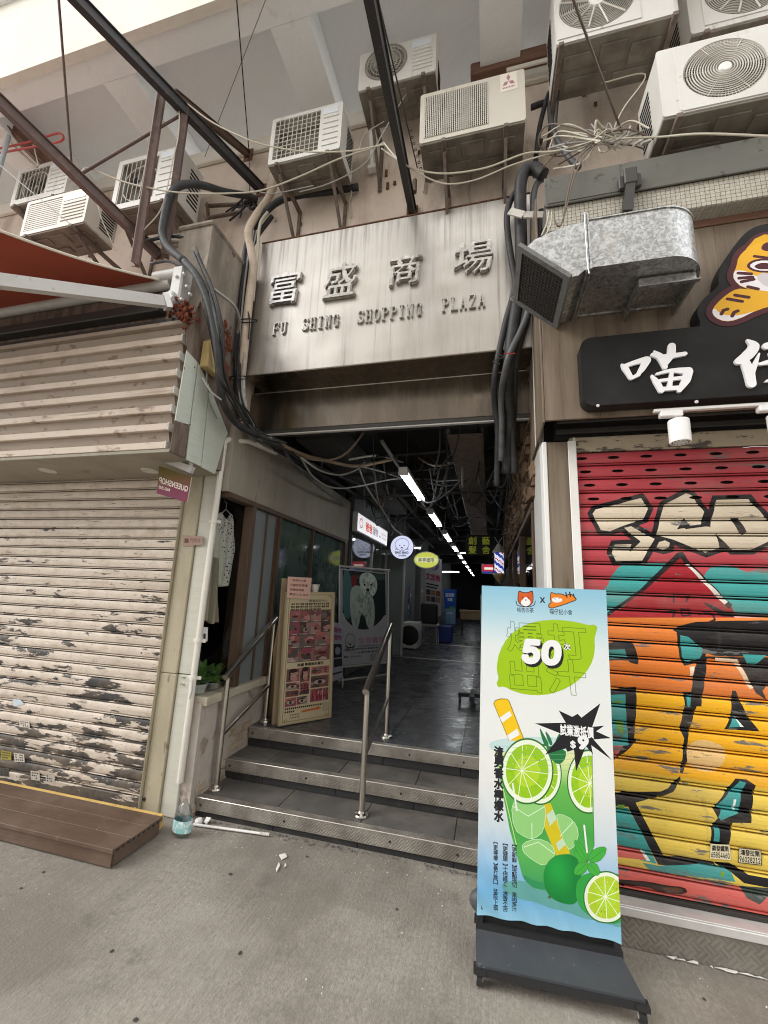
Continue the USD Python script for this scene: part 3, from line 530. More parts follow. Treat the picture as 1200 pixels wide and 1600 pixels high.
part(ov, 'parapet_cap', cb(X0, X1, 1.86, 2.3, SOFF_Z + 1.002, SOFF_Z + 1.08, .02), M['soffit'], False)
part(ov, 'upper_facade', bx(X0, X1, 2.35, 2.6, SOFF_Z + .55, SOFF_Z + 7), M['stucco'], False)

# unseen building added behind the camera, sized and toned to steer the light
opp = thing('unseen_street_building', 'unseen rendered building added across the lane for bounce and blocking', 'building', (0, -7.5, 0))
part(opp, 'wall', bx(-7.0, 16, -10, -7.5, 0, 15), M['opp_wall'], False)
for fz in (4.2, 7.4, 10.6):
    for wx in np.arange(-6.4, 14, 3.2):
        w = part(opp, 'window', bx(wx, wx + 1.6, -7.49, -7.43, fz, fz + 1.7), M['alu'], False); part(w, 'pane', bx(wx + .06, wx + 1.54, -7.429, -7.42, fz + .06, fz + 1.64), M['opp_win'], False)
for wx in np.arange(-6.6, 13, 3.6):
    part(opp, 'shop_shutter', bx(wx, wx + 3.0, -7.49, -7.44, .1, 2.6), M['alu'], False)

# ---------------------------------------------------------------- left shop: shutter, pilaster, fascia
SLAT = [(0, -.02), (.0042, -.02), (.0046, .002), (.0072, .005), (.0105, .004), (.0118, -.016), (.0162, -.016), (.0175, .001), (.026, .006), (.045, .0095), (.062, .009), (.074, .006), (.0808, .001), (.082, -.02), (.085, -.02)]
def plain_slat(xa, xb, y, z0, pitch=.085):
    pr = np.array(SLAT); k = pitch / .085; n = len(pr)
    V = np.vstack([np.c_[np.full(n, x), y - pr[:, 1], z0 + pr[:, 0] * k] for x in (xa, xb)]); i = np.array([q for q in range(n - 1) if max(pr[q, 1], pr[q + 1, 1]) > -.01])
    return trimesh.Trimesh(V, np.vstack([np.c_[i, i + n, i + n + 1], np.c_[i, i + n + 1, i + 1]]), process=False)
LSY = 2.80
ls = thing('roller_shutter', 'closed tan roller shutter with black peeling paint patches', 'roller shutter', (-4, LSY, 0), group=None)
for k in range(29): part(ls, 'slat', plain_slat(-6.6, -2.435, LSY, .10 + .085 * k), M['slat_tan'], 25)
part(ls, 'bottom_bar', cb(-6.6, -2.435, LSY - .012, LSY + .03, .012, .098, .004), M['slat_tan'])
part(ls, 'backing', bx(-6.6, -2.44, LSY + .024, LSY + .04, .1, 2.56), M['slat_edge'], False)
part(ls, 'guide_rail', cb(-2.437, -2.43, LSY - .03, LSY + .03, .01, 2.53, .003), M['tanstrip'])
pil = thing('tiled_pilaster', 'narrow grimy pilaster of olive and pale tiles beside the tan shutter', 'pilaster', (-2.3, LSY, 0))
for za, zb in ((.0, .95), (.954, 2.515)):
    part(pil, 'olive_tile', cb(-2.428, -2.282, 2.795, 2.835, za, zb, .004), M['tanstrip'])
    part(pil, 'pale_tile', cb(-2.279, -2.15, 2.812, 2.837, za, zb - .002, .004), M['whitestrip'])
part(pil, 'burnt_patch', lathe([(0, 0), (.03, .002), (.035, .006)], (-2.41, 2.794, .09), 10, 1), M['gum'])
fs = thing('shop_fascia', 'stepped tan fascia of seven weathered battens above the tan shutter', 'fascia', (-4, 2.25, 2.52))
FY = 2.25
for k in range(7):
    z = 2.525 + .1375 * k
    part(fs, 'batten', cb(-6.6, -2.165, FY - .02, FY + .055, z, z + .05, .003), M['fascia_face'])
    part(fs, 'recessed_board', hull([(x, y, zz) for x in (-6.6, -2.175) for y, zz in ((FY + .035, z + .051), (FY + .075, z + .051), (FY + .012, z + .136), (FY + .075, z + .136))]), M['fascia_shaded'], False)
    part(fs, 'end_cap', cb(-2.164, -2.15, FY - .024, FY + .03, z - .003, z + .053, .002), M['white_dirty'])
part(fs, 'top_cap', cb(-6.6, -2.14, FY - .03, FY + .08, 3.488, 3.52, .004), M['fascia_shaded'])
part(fs, 'underside_board', cb(-6.6, -2.12, FY - .015, LSY + .02, 2.498, 2.523, .003), M['headerboard'])
for px in (75, 234):
    c = P(px, 735, 2, 2.497)
    dl = part(fs, 'downlight', lathe([(0, -.004), (.05, -.004), (.062, -.008), (.066, -.002), (.066, .004)], (c[0], c[1], 2.497), 24), M['white_dirty'])
sp = thing('shop_corner_wall', 'stained concrete corner wall with pale mint boards beside the sign', 'wall', (-2.1, 2.3, 2.5))
SXP = -2.105
sidepoly = Polygon(PP([(267, 702), (292, 516), (318, 384), (352, 388), (397, 402), (392, 560), (372, 690), (337, 742)], 0, SXP)).buffer(0)
ymin, zmin, ymax, zmax = sidepoly.bounds
part(sp, 'concrete_face', bx(SXP - .3, SXP, FY + .06, WALL_Y - .002, 2.53, 4.42), M['stain_conc'], False)
part(sp, 'top_ledge', cb(SXP - .32, SXP + .012, FY + .04, WALL_Y - .002, 4.422, 4.46, .01), M['stain_conc'])
part(sp, 'mouldy_board', ext(Polygon(PP([(290, 520), (312, 470), (350, 560), (372, 640), (357, 678), (318, 590), (292, 548)], 0, SXP)).buffer(0), 0, SXP + .001, SXP + .005), M['brownboard'], False)
for pl_, m_, lb in (([(292, 547), (309, 566), (296, 664), (273.6, 657)], 'mint', None), ([(310, 567), (327, 602), (314, 729), (291, 718), (297, 666)], 'mint', None), ([(328, 604), (356, 676), (351, 690), (336, 741), (314.6, 730)], 'mint', None), ([(273.5, 658), (296, 665.5), (290, 716), (265.5, 705)], 'brownboard', 'mouldy brown patch board')):
    part(sp, 'mint_board' if m_ == 'mint' else 'patch_board', ext(Polygon(PP(pl_, 0, SXP + .012)).buffer(-.0012), 0, SXP + .0055, SXP + .012), M[m_], False, label=lb)
for sx_, sy_ in ((288, 575), (304, 574), (297, 663)):
    c = P(sx_, sy_, 0, SXP + .0125); part(sp, 'screw', lathe([(0, .003), (.005, .002), (.006, 0)], c, 8, 0), M['rust'])
jb = thing('junction_box', 'yellowed plastic junction box under the black hoses', 'junction box', P(322, 565, 0, SXP + .03))
c = P(325, 562, 0, SXP + .006)
part(jb, 'box', cb(SXP + .006, SXP + .07, c[1] - .085, c[1] + .085, c[2] - .11, c[2] + .11, .008), M['junction'])
part(jb, 'lid', cb(SXP + .0705, SXP + .08, c[1] - .09, c[1] + .09, c[2] - .115, c[2] + .115, .004), M['junction'])
part(jb, 'wire', tube([(SXP + .03, c[1] - .02, c[2] - .11), (SXP + .04, c[1] - .02, c[2] - .2), (SXP + .03, c[1] + .05, c[2] - .33), (SXP + .03, c[1] + .16, c[2] - .42)], .006, 6, 6), M['wire_grey'])

# mirrored hanging sign plate under the fascia
qs = thing('hanging_sign_plate', 'small olive and magenta hanging sign with mirror-written lettering', 'sign', P(272, 745, 1, 2.45))
QY = 2.46
qq = np.array(PP([(245, 771), (292, 785), (299, 746), (249, 728)], 1, QY))
qplate = Polygon(qq)
def qcol(x, z):
    t = np.clip((z - qq[:, 1].min()) / (qq[:, 1].max() - qq[:, 1].min()), 0, 1); a, b, c_ = np.array(hx('#8f2150', .55)), np.array(hx('#8a5a2c', .55)), np.array(hx('#7d6a1c', .55))
    return tuple(a + (b - a) * min(1, max(0, (t - .35) / .2)) if t < .55 else b + (c_ - b) * min(1, (t - .55) / .25))
part(qs, 'plate', ext(qplate, 1, QY, QY + .008), M['white_dirty'], False)
w = affinity.scale(text('QUEENSHOP', 1, 'inter', bold=.03), -1, 1, origin=(0, 0)); w = fit(w, .04, .38, .96, .62)
w2 = affinity.scale(text('NO.50', 1, 'inter', bold=.03), -1, 1, origin=(0, 0)); w2 = fit(w2, .05, .2, .42, .31)
m_, c_ = printed(flatten([(qcol, qplate)] + [(hx('#e8dcd0', .8), quadmap(t_, qq)) for t_ in (w, w2)]), lambda v: np.c_[v[:, 0], np.full(len(v), QY - .001), v[:, 1]], .02)
part(qs, 'lettering', orient(m_, (0, -1, 0)), M['print_art'], col=c_)
hb = PP([(249, 714), (301, 735)], 1, QY)
part(qs, 'bracket', [bar((hb[0][0], QY, hb[0][1]), (hb[1][0], QY, hb[1][1]), .03, .05), bar((hb[0][0] + .02, QY, hb[0][1]), (hb[0][0] + .02, QY, 2.5), .02), bar((hb[1][0] - .02, QY, hb[1][1]), (hb[1][0] - .02, QY, 2.5), .02)], M['alu'])

# small enamel plate and stickers on the pilaster / shutter
pc = P(303, 846, 1, 2.79)
pn = thing('pilaster_notice', 'small faded pink notice stuck across the tiled pilaster', 'notice', pc)
q = PP([(286, 854), (316, 851), (316, 838), (286, 836)], 1, 2.79); pq = Polygon(q)
m_, c_ = printed(flatten([(hx('#9a8274'), pq), (hx('#5d3f3a'), quadmap(box(.08, .3, .3, .7), q)), (hx('#6e2d35'), quadmap(fit(text('門牌號', 1), .38, .25, .92, .75), q))]), lambda v: np.c_[v[:, 0], np.full(len(v), 2.789), v[:, 1]])
part(pn, 'paper', ext(pq, 1, 2.7895, 2.7945), M['white_dirty'], False); part(pn, 'printing', orient(m_, (0, -1, 0)), M['print_paper'], col=c_)
LSF = LSY - .0105
for i, (q, a, lb) in enumerate((([(0, 1199), (14, 1200), (15, 1214), (0, 1212)], '#4a4640', 'torn dark sticker low on the tan shutter, nearest its far end'), ([(2, 1172), (18, 1175), (18, 1188), (2, 1186)], '#8f8432', 'torn olive sticker low on the tan shutter'), ([(22, 1176), (38, 1178), (39, 1191), (23, 1190)], '#b5aca0', 'grey printed sticker beside the olive sticker'), ([(48, 1204), (62, 1206), (63, 1220), (49, 1218)], '#b0a79a', 'pale sticker in the lowest row of the tan shutter'), ([(72, 1209), (86, 1212), (86, 1224), (72, 1222)], '#a89e92', 'lowest sticker nearest the pilaster on the tan shutter'), ([(30, 1125), (46, 1127), (47, 1137), (31, 1136)], '#c3b9ad', 'pale worn sticker amid the black paint patches'), ([(20, 1092), (32, 1093), (38, 1100), (22, 1104)], '#b9c4cc', 'shiny bluish sticker on the black paint patch'))):
    pq = PP(q, 1, LSF); pg = Polygon(pq); pqm = [pq[3], pq[2], pq[1], pq[0]]
    ly = [(hx(a), pg)]
    if i != 6: ly += [(hx('#26221f'), quadmap(box(.12 + .2 * k_, .15 + .28 * r_, .12 + .2 * k_ + .13, .15 + .28 * r_ + .16), pqm)) for k_ in range(4) for r_ in range(3) if random.random() < .75]
    m_, c_ = printed(flatten(ly), lambda v: np.c_[v[:, 0], np.full(len(v), LSF - .0016), v[:, 1]])
    solo('shutter_sticker', lb, 'sticker', orient(m_, (0, -1, 0)), M['print_paper'], col=c_)

# awning
aw = thing('folding_awning', 'orange-red folding-arm awning with grey arm above the tan fascia', 'awning', P(262, 445, 1, 2.3))
AY = 2.28
ra = P(246, 441, 1, AY); zr = ra[2]
xr = ra[0] + .06
pe = P(-12, 357, 1, 1.45)                       # outer end of the canvas's free edge
back_l = np.array([-6.6, AY, zr]); front_l = np.array([-6.6, pe[1], pe[2]]); front_r = np.array([pe[0], pe[1], pe[2]]); back_r = np.array([xr, AY, zr])
n_ = 14; cv = []
for i in range(n_ + 1):
    t = i / n_; s = -.03 * math.sin(math.pi * t); cv.append([back_l * (1 - t) + front_l * t + [0, 0, s], back_r * (1 - t) + front_r * t + [0, 0, s]])
cv = np.array(cv); V = np.vstack([cv.reshape(-1, 3), cv.reshape(-1, 3) + [0, 0, .004]]); F = []
for i in range(n_): F += [[2 * i, 2 * i + 1, 2 * i + 3], [2 * i, 2 * i + 3, 2 * i + 2]]
F = np.array(F); part(aw, 'canvas', trimesh.Trimesh(V, np.vstack([F, F[:, ::-1] + 2 * (n_ + 1)]), process=False), M['canvas'], True)
part(aw, 'canvas_edge', tube(cv[:, 1] + [0.004, 0, .002], .009, 6), M['canvas_hem'])
part(aw, 'roller_tube', cyl((0, AY + .02, zr - .01), .045, -6.6, xr + .06, 0, 20), M['alu'])
part(aw, 'front_bar', bar(front_l, front_r, .05, .07), M['alu'])
part(aw, 'square_bar', cb(-6.6, xr + .02, AY - .03, AY + .05, zr - .28, zr - .2, .006), M['dark_trim'])
a0, a1 = P(258, 472, 1, AY - .12), P(-40, 434, 1, 1.35)
part(aw, 'arm', bar(a0, a1, .05, .075), M['alu'], False)
part(aw, 'arm_end', [bar(a0 + (a0 - a1) * -.01, a0 + (a0 - a1) * .03, .07, .10), bar(a0 + (a0 - a1) * .02, P(272, 460, 1, AY - .04), .05, .06)], M['alu_bright'])
e1, e2, e3 = P(243, 434, 1, AY - .02), P(288, 430, 1, AY - .02), P(291, 470, 1, AY - .02)
part(aw, 'end_bracket', [cyl((0, e1[1], e1[2]), .04, e1[0], e2[0] - .03, 0, 18), cb(e2[0] - .07, e2[0] + .03, AY - .07, AY + .06, e3[2] - .02, e2[2] + .05, .012), cb(e2[0] - .10, e2[0] + .0, AY - .10, AY - .02, e3[2] - .05, e3[2] + .04, .01)], M['alu'])
for q in ((276, 432), (288, 428), (292, 448), (284, 468), (297, 460)):
    c = P(*q, 1, AY - .075); part(aw, 'bolt', lathe([(0, -.012), (.009, -.012), (.012, -.006), (.012, .01)], c, 8, 1), M['alu'])
rf = []
for k in range(90):
    c = P(random.gauss(286, 9), random.gauss(490, 9), 1, AY - .05 + random.uniform(-.05, .06)); m_ = trimesh.creation.icosphere(1, random.uniform(.005, .017)); m_.vertices *= 1 + .35 * RNG.standard_normal(m_.vertices.shape); m_.apply_translation(c); rf.append(m_)
part(aw, 'rusted_foam', rf, M['rustfoam'], False, kind='stuff')
part(aw, 'under_beam', cb(-6.6, -2.2, AY + .0, AY + .06, 3.53, 3.60, .006), M['dark_trim'])
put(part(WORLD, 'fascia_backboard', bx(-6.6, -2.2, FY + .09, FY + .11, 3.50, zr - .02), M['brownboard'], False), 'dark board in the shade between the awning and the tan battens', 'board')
rs = [P(px + random.uniform(-5, 5), py, 0, SXP + .012) for px, py in ((355, 515), (352, 535), (350, 555), (350, 575), (352, 590))]
rm = []
for c in rs:
    for _ in range(16):
        m_ = trimesh.creation.icosphere(1, random.uniform(.006, .018)); m_.vertices *= (.4, 1, 1.5); m_.vertices *= 1 + .3 * RNG.standard_normal(m_.vertices.shape); m_.apply_translation(c + [0, random.gauss(0, .035), random.gauss(0, .05)]); rm.append(m_)
solo('rust_growth', 'rust-red crumbling crust on the corner wall beside the hoses', 'rust', rm, M['rustfoam'], False)

# timber platform in front of the left shutter
pf = thing('deck_platform', 'low brown composite deck step with yellow back edge', 'platform', (-3.5, 2.3, 0))
PX1, PY0, PY1, PZ = -2.10, 2.245, 2.62, .105
for j in range(3):
    ya, yb = PY0 + .128 * j, PY0 + .128 * j + .125
    part(pf, 'deck_board', cb(-6.6, PX1 + .004 * (j % 2), ya, yb, PZ - .024, PZ - .001 * random.random(), .0012), M['deck'])
part(pf, 'front_board', cb(-6.6, PX1 - .012, PY0 + .012, PY0 + .03, .004, PZ - .026, .002), M['deck'])
part(pf, 'end_board', cb(PX1 - .03, PX1 - .013, PY0 + .031, PY1, .004, PZ - .026, .002), M['deck'])
part(pf, 'yellow_edge', cb(-6.6, PX1 - .02, PY1 + .011, PY1 + .042, .02, PZ - .004, .003), M['yellow_strip'])
for k in range(9):
    part(pf, 'core_hole', bx(PX1 + .0042, PX1 + .0052, PY0 + .02 + .038 * k, PY0 + .04 + .038 * k, PZ - .019, PZ - .008), M['dark_gap'], False)
for k in range(5): part(pf, 'core_hole', bx(PX1 - .0125, PX1 - .0115, PY0 + .0135, PY0 + .027, .012 + .015 * k, .021 + .015 * k), M['dark_gap'], False)
# ---------------------------------------------------------------- stainless sign box over the entrance
SGY = 2.80
sx0, sx1 = P(410, 381, 1, SGY)[0], P(828, 303, 1, SGY)[0]
sz0, sz1 = P(590, 566, 1, SGY)[2], P(600, 345.5, 1, SGY)[2]
FLY = 3.10
fz1 = sz0; fz0 = P(600, 669, 1, FLY)[2]
sg = thing('sign_box', 'streaked stainless sign box with raised lettering above the entrance', 'sign', ((sx0 + sx1) / 2, SGY, sz0))
part(sg, 'front_panel', cb(sx0, sx1, SGY, SGY + .012, sz0, sz1, .003), M['steel'])
part(sg, 'top_edge', cb(sx0 - .004, sx1 + .004, SGY - .006, WALL_Y - .002, sz1 + .001, sz1 + .012, .002), M['rust'])
part(sg, 'side_panel', bx(sx1 - .01, sx1 - .001, SGY + .013, FLY, sz0, sz1 - .002), M['steel'], False)
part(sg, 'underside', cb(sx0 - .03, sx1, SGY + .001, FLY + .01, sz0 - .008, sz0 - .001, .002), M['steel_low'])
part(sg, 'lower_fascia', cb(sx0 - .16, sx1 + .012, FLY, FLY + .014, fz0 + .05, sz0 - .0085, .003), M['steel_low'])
part(sg, 'seam', tube([(sx0 - .1, FLY - .003, sz0 - .012), (sx1, FLY - .003, sz0 - .012)], .004, 6), M['edge_bright'])
part(sg, 'dark_band', cb(sx0 - .16, sx1 + .012, FLY + .004, FLY + .03, fz0 + .012, fz0 + .049, .002), M['dark_trim'])
part(sg, 'bottom_trim', cb(sx0 - .16, sx1 + .012, FLY - .004, FLY + .03, fz0, fz0 + .0115, .003), M['alu'])
part(sg, 'back_box', bx(sx0 + .01, sx1 - .011, SGY + .0125, WALL_Y - .002, sz0 + .002, sz1 - .002), M['dark_gap'], False)
part(sg, 'upper_filler', bx(sx0 - .16, sx1 + .01, FLY + .031, FLY + .12, fz0 + .02, sz0 + .4), M['dark_gap'], False)
# the four characters: broad-pen strokes, cut from steel and stood off the panel
def raised(sh, y, depth, inset=.006):
    out = [ext(sh, 1, y - depth * .78, y - .004)]
    s = sh.buffer(-inset)
    if not s.is_empty: out.append(ext(s, 1, y - depth, y - depth * .775))
    return out
def cjk_big(ch, quad, ax, val, bold=.012, nib=(.085, .75)):
    q = np.array(PP(quad, ax, val)); return fit(text(ch, 1, 'cjk', bold=bold, nib=nib, px=160), q[:, 0].min(), q[:, 1].min(), q[:, 0].max(), q[:, 1].max())
for ch, q in (('富', [(421, 424), (468, 474)]), ('盛', [(507, 411), (557, 464)]), ('商', [(607, 396), (659, 444)]), ('場', [(709, 376), (771, 426)])):
    q4 = np.array(PP([(q[0][0], q[1][1]), (q[1][0], q[1][1]), (q[1][0], q[0][1]), (q[0][0], q[0][1])], 1, SGY - .03))
    cx, cz = q4.mean(0); wdt = (q4[1, 0] - q4[0, 0] + q4[2, 0] - q4[3, 0]) / 2; hgt = (q4[3, 1] - q4[0, 1] + q4[2, 1] - q4[1, 1]) / 2
    sh = fit(text(ch, 1, 'cjk', bold=.004, nib=(.05, .78), px=170), cx - wdt / 2, cz - hgt / 2, cx + wdt / 2, cz + hgt / 2)
    sh = affinity.skew(sh, xs=4, origin='center')
    part(sg, 'raised_character', raised(sh, SGY, .036, .006), M['chrome'], 25)
# slab-serif capitals drawn as strokes in a cell one high
def slab(ch):
    W, T, S = .17, .09, .11
    V = lambda x, a=0, b=1: box(x - W / 2, a, x + W / 2, b)
    H = lambda z, a, b, t=T: box(a, z - t / 2, b, z + t / 2)
    se = lambda x, z, w=.34: box(x - w / 2, z if z < .5 else z - S * .8, x + w / 2, z + S * .8 if z < .5 else z)
    ring = lambda cx, cz, rx, rz, t: ngon(cx, cz, rx, rz).difference(ngon(cx, cz, rx - t * 1.5, rz - t))
    g = {'F': [V(.2), se(.2, 0), se(.17, 1, .3), H(.955, .1, .72), H(.53, .2, .55), box(.62, .74, .72, .98), box(.5, .42, .58, .64)],
         'U': [V(.2, .3, 1), V(.66, .3, 1), se(.2, 1), se(.66, 1), ring(.43, .33, .315, .33, .11).intersection(box(0, 0, 1, .34))],
         'S': [ring(.38, .735, .30, .265, .1).difference(box(.38, .45, 1, .735)), ring(.38, .275, .32, .275, .1).difference(box(-.1, .275, .38, .55)), box(.58, .7, .68, .98), box(.06, .03, .16, .3), Polygon([(.15, .6), (.3, .5), (.62, .4), (.6, .52), (.36, .6), (.2, .7)])],
         'H': [V(.2), V(.66), se(.2, 0), se(.2, 1), se(.66, 0), se(.66, 1), H(.5, .2, .66)],
         'I': [V(.25), se(.25, 0, .42), se(.25, 1, .42)],
         'N': [V(.2), V(.7), se(.2, 0), se(.16, 1, .3), se(.7, 1), Polygon([(.12, 1), (.3, 1), (.78, 0), (.6, 0)])],
         'G': [ring(.42, .5, .38, .5, .12).difference(box(.5, .35, 1, .68)), V(.66, .02, .45), H(.44, .48, .82), box(.64, .68, .74, .97)],
         'O': [ring(.42, .5, .40, .5, .12)],
         'P': [V(.2), se(.2, 0), se(.17, 1, .3), ring(.4, .73, .31, .27, .1).difference(box(-.1, .3, .28, 1)), H(.955, .1, .42), H(.5, .2, .42)],
         'L': [V(.2), se(.2, 1), se(.17, 0, .3), H(.045, .1, .68), box(.58, 0, .68, .28)],
         'A': [Polygon([(.06, 0), (.18, 0), (.46, 1), (.34, 1)]), Polygon([(.6, 0), (.8, 0), (.5, 1), (.3, 1)]), H(.34, .2, .66), se(.12, 0, .28), se(.7, 0, .3)],
         'Z': [H(.955, .08, .7), H(.045, .06, .72), Polygon([(.06, .05), (.25, .05), (.72, .95), (.53, .95)]), box(.06, .72, .15, .98), box(.63, 0, .72, .28)]}[ch]
    return unary_union(g)
for wd, (xa, xb, ya, yb) in {'FU': (424, 449, 520, 508), 'SHING': (471, 531, 513, 496), 'SHOPPING': (557, 661, 502, 478), 'PLAZA': (689, 760, 484, 463)}.items():
    a, b = P(xa, ya - 8, 1, SGY - .02), P(xb, yb - 4, 1, SGY - .02); n = len(wd); pitch = (b[0] - a[0]) / n; h = .115
    zc = P((xa + xb) / 2, (ya + yb) / 2, 1, SGY - .02)[2]
    for i, ch in enumerate(wd):
        s = slab(ch); w_ = pitch * (.78 if ch != 'I' else .5); s = fit(s, a[0] + pitch * (i + .5) - w_ / 2, zc - h * .42, a[0] + pitch * (i + .5) + w_ / 2, zc + h * .58)
        part(sg, 'raised_letter', raised(s, SGY, .02, .003), M['chrome'], 25)

# ---------------------------------------------------------------- wall of the shop beside the steps: plaster, sill, window, header
WX = -2.06
sw = thing('side_shop_wall', 'plaster and panel wall of the clothes shop beside the steps', 'wall', (WX, 4.3, 0))
part(sw, 'plaster_base', bx(WX - .2, WX, 2.86, 5.85, -.01, .735), M['plaster'], False)
part(sw, 'plaster_return', bx(-2.15, WX - .0, 2.83, 2.858, -.01, .76), M['plaster'], False)
for r_ in range(4):
    for c_ in range(3):
        if random.random() < .25 and r_ > 1: continue
        y = 2.875 + .115 * c_ + (.055 if r_ % 2 else 0); z = .02 + .062 * r_ + .0
        part(sw, 'brick', cb(WX - .02, WX + .012 + .004 * random.random(), y, y + .108, z, z + .055, .005), M['brick'])
for r_ in range(3):
    for c_ in range(3):
        y = 3.22 + .115 * c_ + (.055 if r_ % 2 else 0); z = .29 + .062 * r_
        if y > 3.42 and r_ == 0: continue
        part(sw, 'brick', cb(WX - .02, WX + .008 + .004 * random.random(), y, y + .108, z, z + .055, .005), M['brick'])
part(sw, 'window_sill', cb(WX - .22, WX + .035, 2.84, 5.85, .737, .80, .006), M['sill'])
ye = [2.83, 3.42, 4.35, 5.10, 5.86]
for a, b in zip(ye[:-1], ye[1:]): part(sw, 'header_panel', cb(WX - .06, WX + .004 * random.random(), a + .002, b - .002, 2.375, 2.975, .003), M['headerboard'])
part(sw, 'header_back', bx(WX - .2, WX - .061, 2.86, 5.86, 2.38, 3.6), M['shop_dark'], False)
part(sw, 'head_rail', cb(WX - .08, WX + .012, 2.86, 5.82, 2.33, 2.374, .004), M['wood_frame'])
win = part(sw, 'window_frame', [cb(WX - .07, WX + .015, a, b, .801, 2.329, .004) for a, b in ((3.20, 3.27), (3.72, 3.76), (4.55, 4.58), (5.70, 5.82))], M['wood_frame'])
part(win, 'clear_pane', cb(WX - .066, WX - .062, 2.842, 3.20, .801, 2.329, .001), M['pane'], False)
part(win, 'frosted_pane', cb(WX - .03, WX - .022, 3.27, 3.72, .801, 2.329, .001), M['frost'], False)
part(win, 'pane_rail', [cb(WX - .021, WX - .008, a, b, .802, 2.328, .003) for a, b in ((3.27, 3.30), (3.50, 3.525), (3.69, 3.719))], M['wood_frame'])
for a, b in ((3.76, 4.55), (4.58, 5.70)): part(win, 'mural_pane', cb(WX - .03, WX - .022, a, b, .801, 2.329, .001), M['mural'], False)
# dark shop interior behind the clear pane
si = thing('shop_interior', None, None, (-2.9, 4, 0), kind='structure')
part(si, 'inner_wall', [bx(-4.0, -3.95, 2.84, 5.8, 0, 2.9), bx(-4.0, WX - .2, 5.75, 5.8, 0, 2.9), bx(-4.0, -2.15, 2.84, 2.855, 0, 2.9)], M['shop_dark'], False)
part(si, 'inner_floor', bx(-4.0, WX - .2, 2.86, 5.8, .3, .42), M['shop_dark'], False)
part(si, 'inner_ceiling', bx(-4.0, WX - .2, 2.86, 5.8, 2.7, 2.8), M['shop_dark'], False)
# clothes in the window
def cloth(pts, x, mat, wave=.012, name=None):
    poly = Polygon([(y, z) for y, z in pts]).buffer(0); a, b, c_, d = poly.bounds; pieces = []
    for s in np.arange(a, c_, .02): pieces.append(poly.intersection(box(s, b, min(s + .02, c_), d)))
    V, F, n = [], [], 0
    for g in pieces:
        v, f = tri2(g)
        if len(v): V.append(v); F.append(f + n); n += len(v)
    V = np.vstack(V); F = np.vstack(F); xx = x + wave * np.sin(V[:, 0] * 75 + 2 * np.sin(V[:, 1] * 5)) * (1.2 - (V[:, 1] - b) / (d - b))
    m = trimesh.Trimesh(np.c_[xx, V], F, process=False); m.merge_vertices(digits_vertex=5); e = m.copy(); e.vertices = e.vertices - [.012, 0, 0]; e.invert(); return trimesh.util.concatenate([m, e])
CX = -2.20
sc1 = thing('hanging_blouse', 'white blouse with black leaf print hanging in the window', 'blouse', P(352, 800, 0, CX))
part(sc1, 'body', cloth(PP([(340, 806), (346, 800), (354, 812), (362, 803), (366, 820), (366, 860), (358, 915), (343, 917), (336, 880)], 0, CX), CX, M['cloth_white']), M['cloth_white'], True)
part(sc1, 'hanger', tube([P(343, 805, 0, CX - .005), P(353, 796, 0, CX - .005), P(363, 806, 0, CX - .005)], .005, 6), M['alu_bright'])
part(sc1, 'hanger_hook', tube([P(353, 796, 0, CX - .005), P(354, 786, 0, CX - .005), P(351, 782, 0, CX - .005)], .003, 6), M['alu_bright'])
sc2 = thing('hanging_jacket', 'cream jacket sleeve hanging beside the printed blouse', 'jacket', P(344, 870, 0, CX + .04))
part(sc2, 'body', cloth(PP([(337, 826), (344, 832), (352, 880), (346, 888), (352, 916), (339, 914), (334, 870)], 0, CX + .045), CX + .045, M['cloth_cream']), M['cloth_cream'], True)
sc3 = thing('hanging_trousers', 'khaki trousers hanging at the street end of the window', 'trousers', P(330, 930, 0, CX + .02))
part(sc3, 'legs', cloth(PP([(330, 870), (342, 872), (341, 972), (331, 975), (318, 968), (322, 900)], 0, CX + .07), CX + .07, M['cloth_khaki']), M['cloth_khaki'], True)
sc4 = thing('patterned_scarf', 'charcoal patterned scarf hanging near the timber post', 'scarf', P(366, 990, 0, CX))
part(sc4, 'body', cloth(PP([(364, 958), (374, 956), (371, 1010), (352, 1030), (348, 1022)], 0, CX), CX, M['cloth_dark']), M['cloth_dark'], True)
for lx in ((367, 860), (368, 872)):
    pass
tg = thing('price_tag', 'white price tag hanging below the khaki trousers', 'tag', P(320, 990, 0, -2.12))
part(tg, 'card', ext(Polygon(PP([(316, 980), (325, 980), (324, 1002), (315, 1002)], 0, -2.12)), 0, -2.122, -2.119), M['white_plastic'], False)
part(tg, 'mark', ext(Polygon(PP([(318, 990), (321.5, 990), (321, 998), (317.5, 998)], 0, -2.1185)), 0, -2.1187, -2.1180), M['black_plastic'], False)
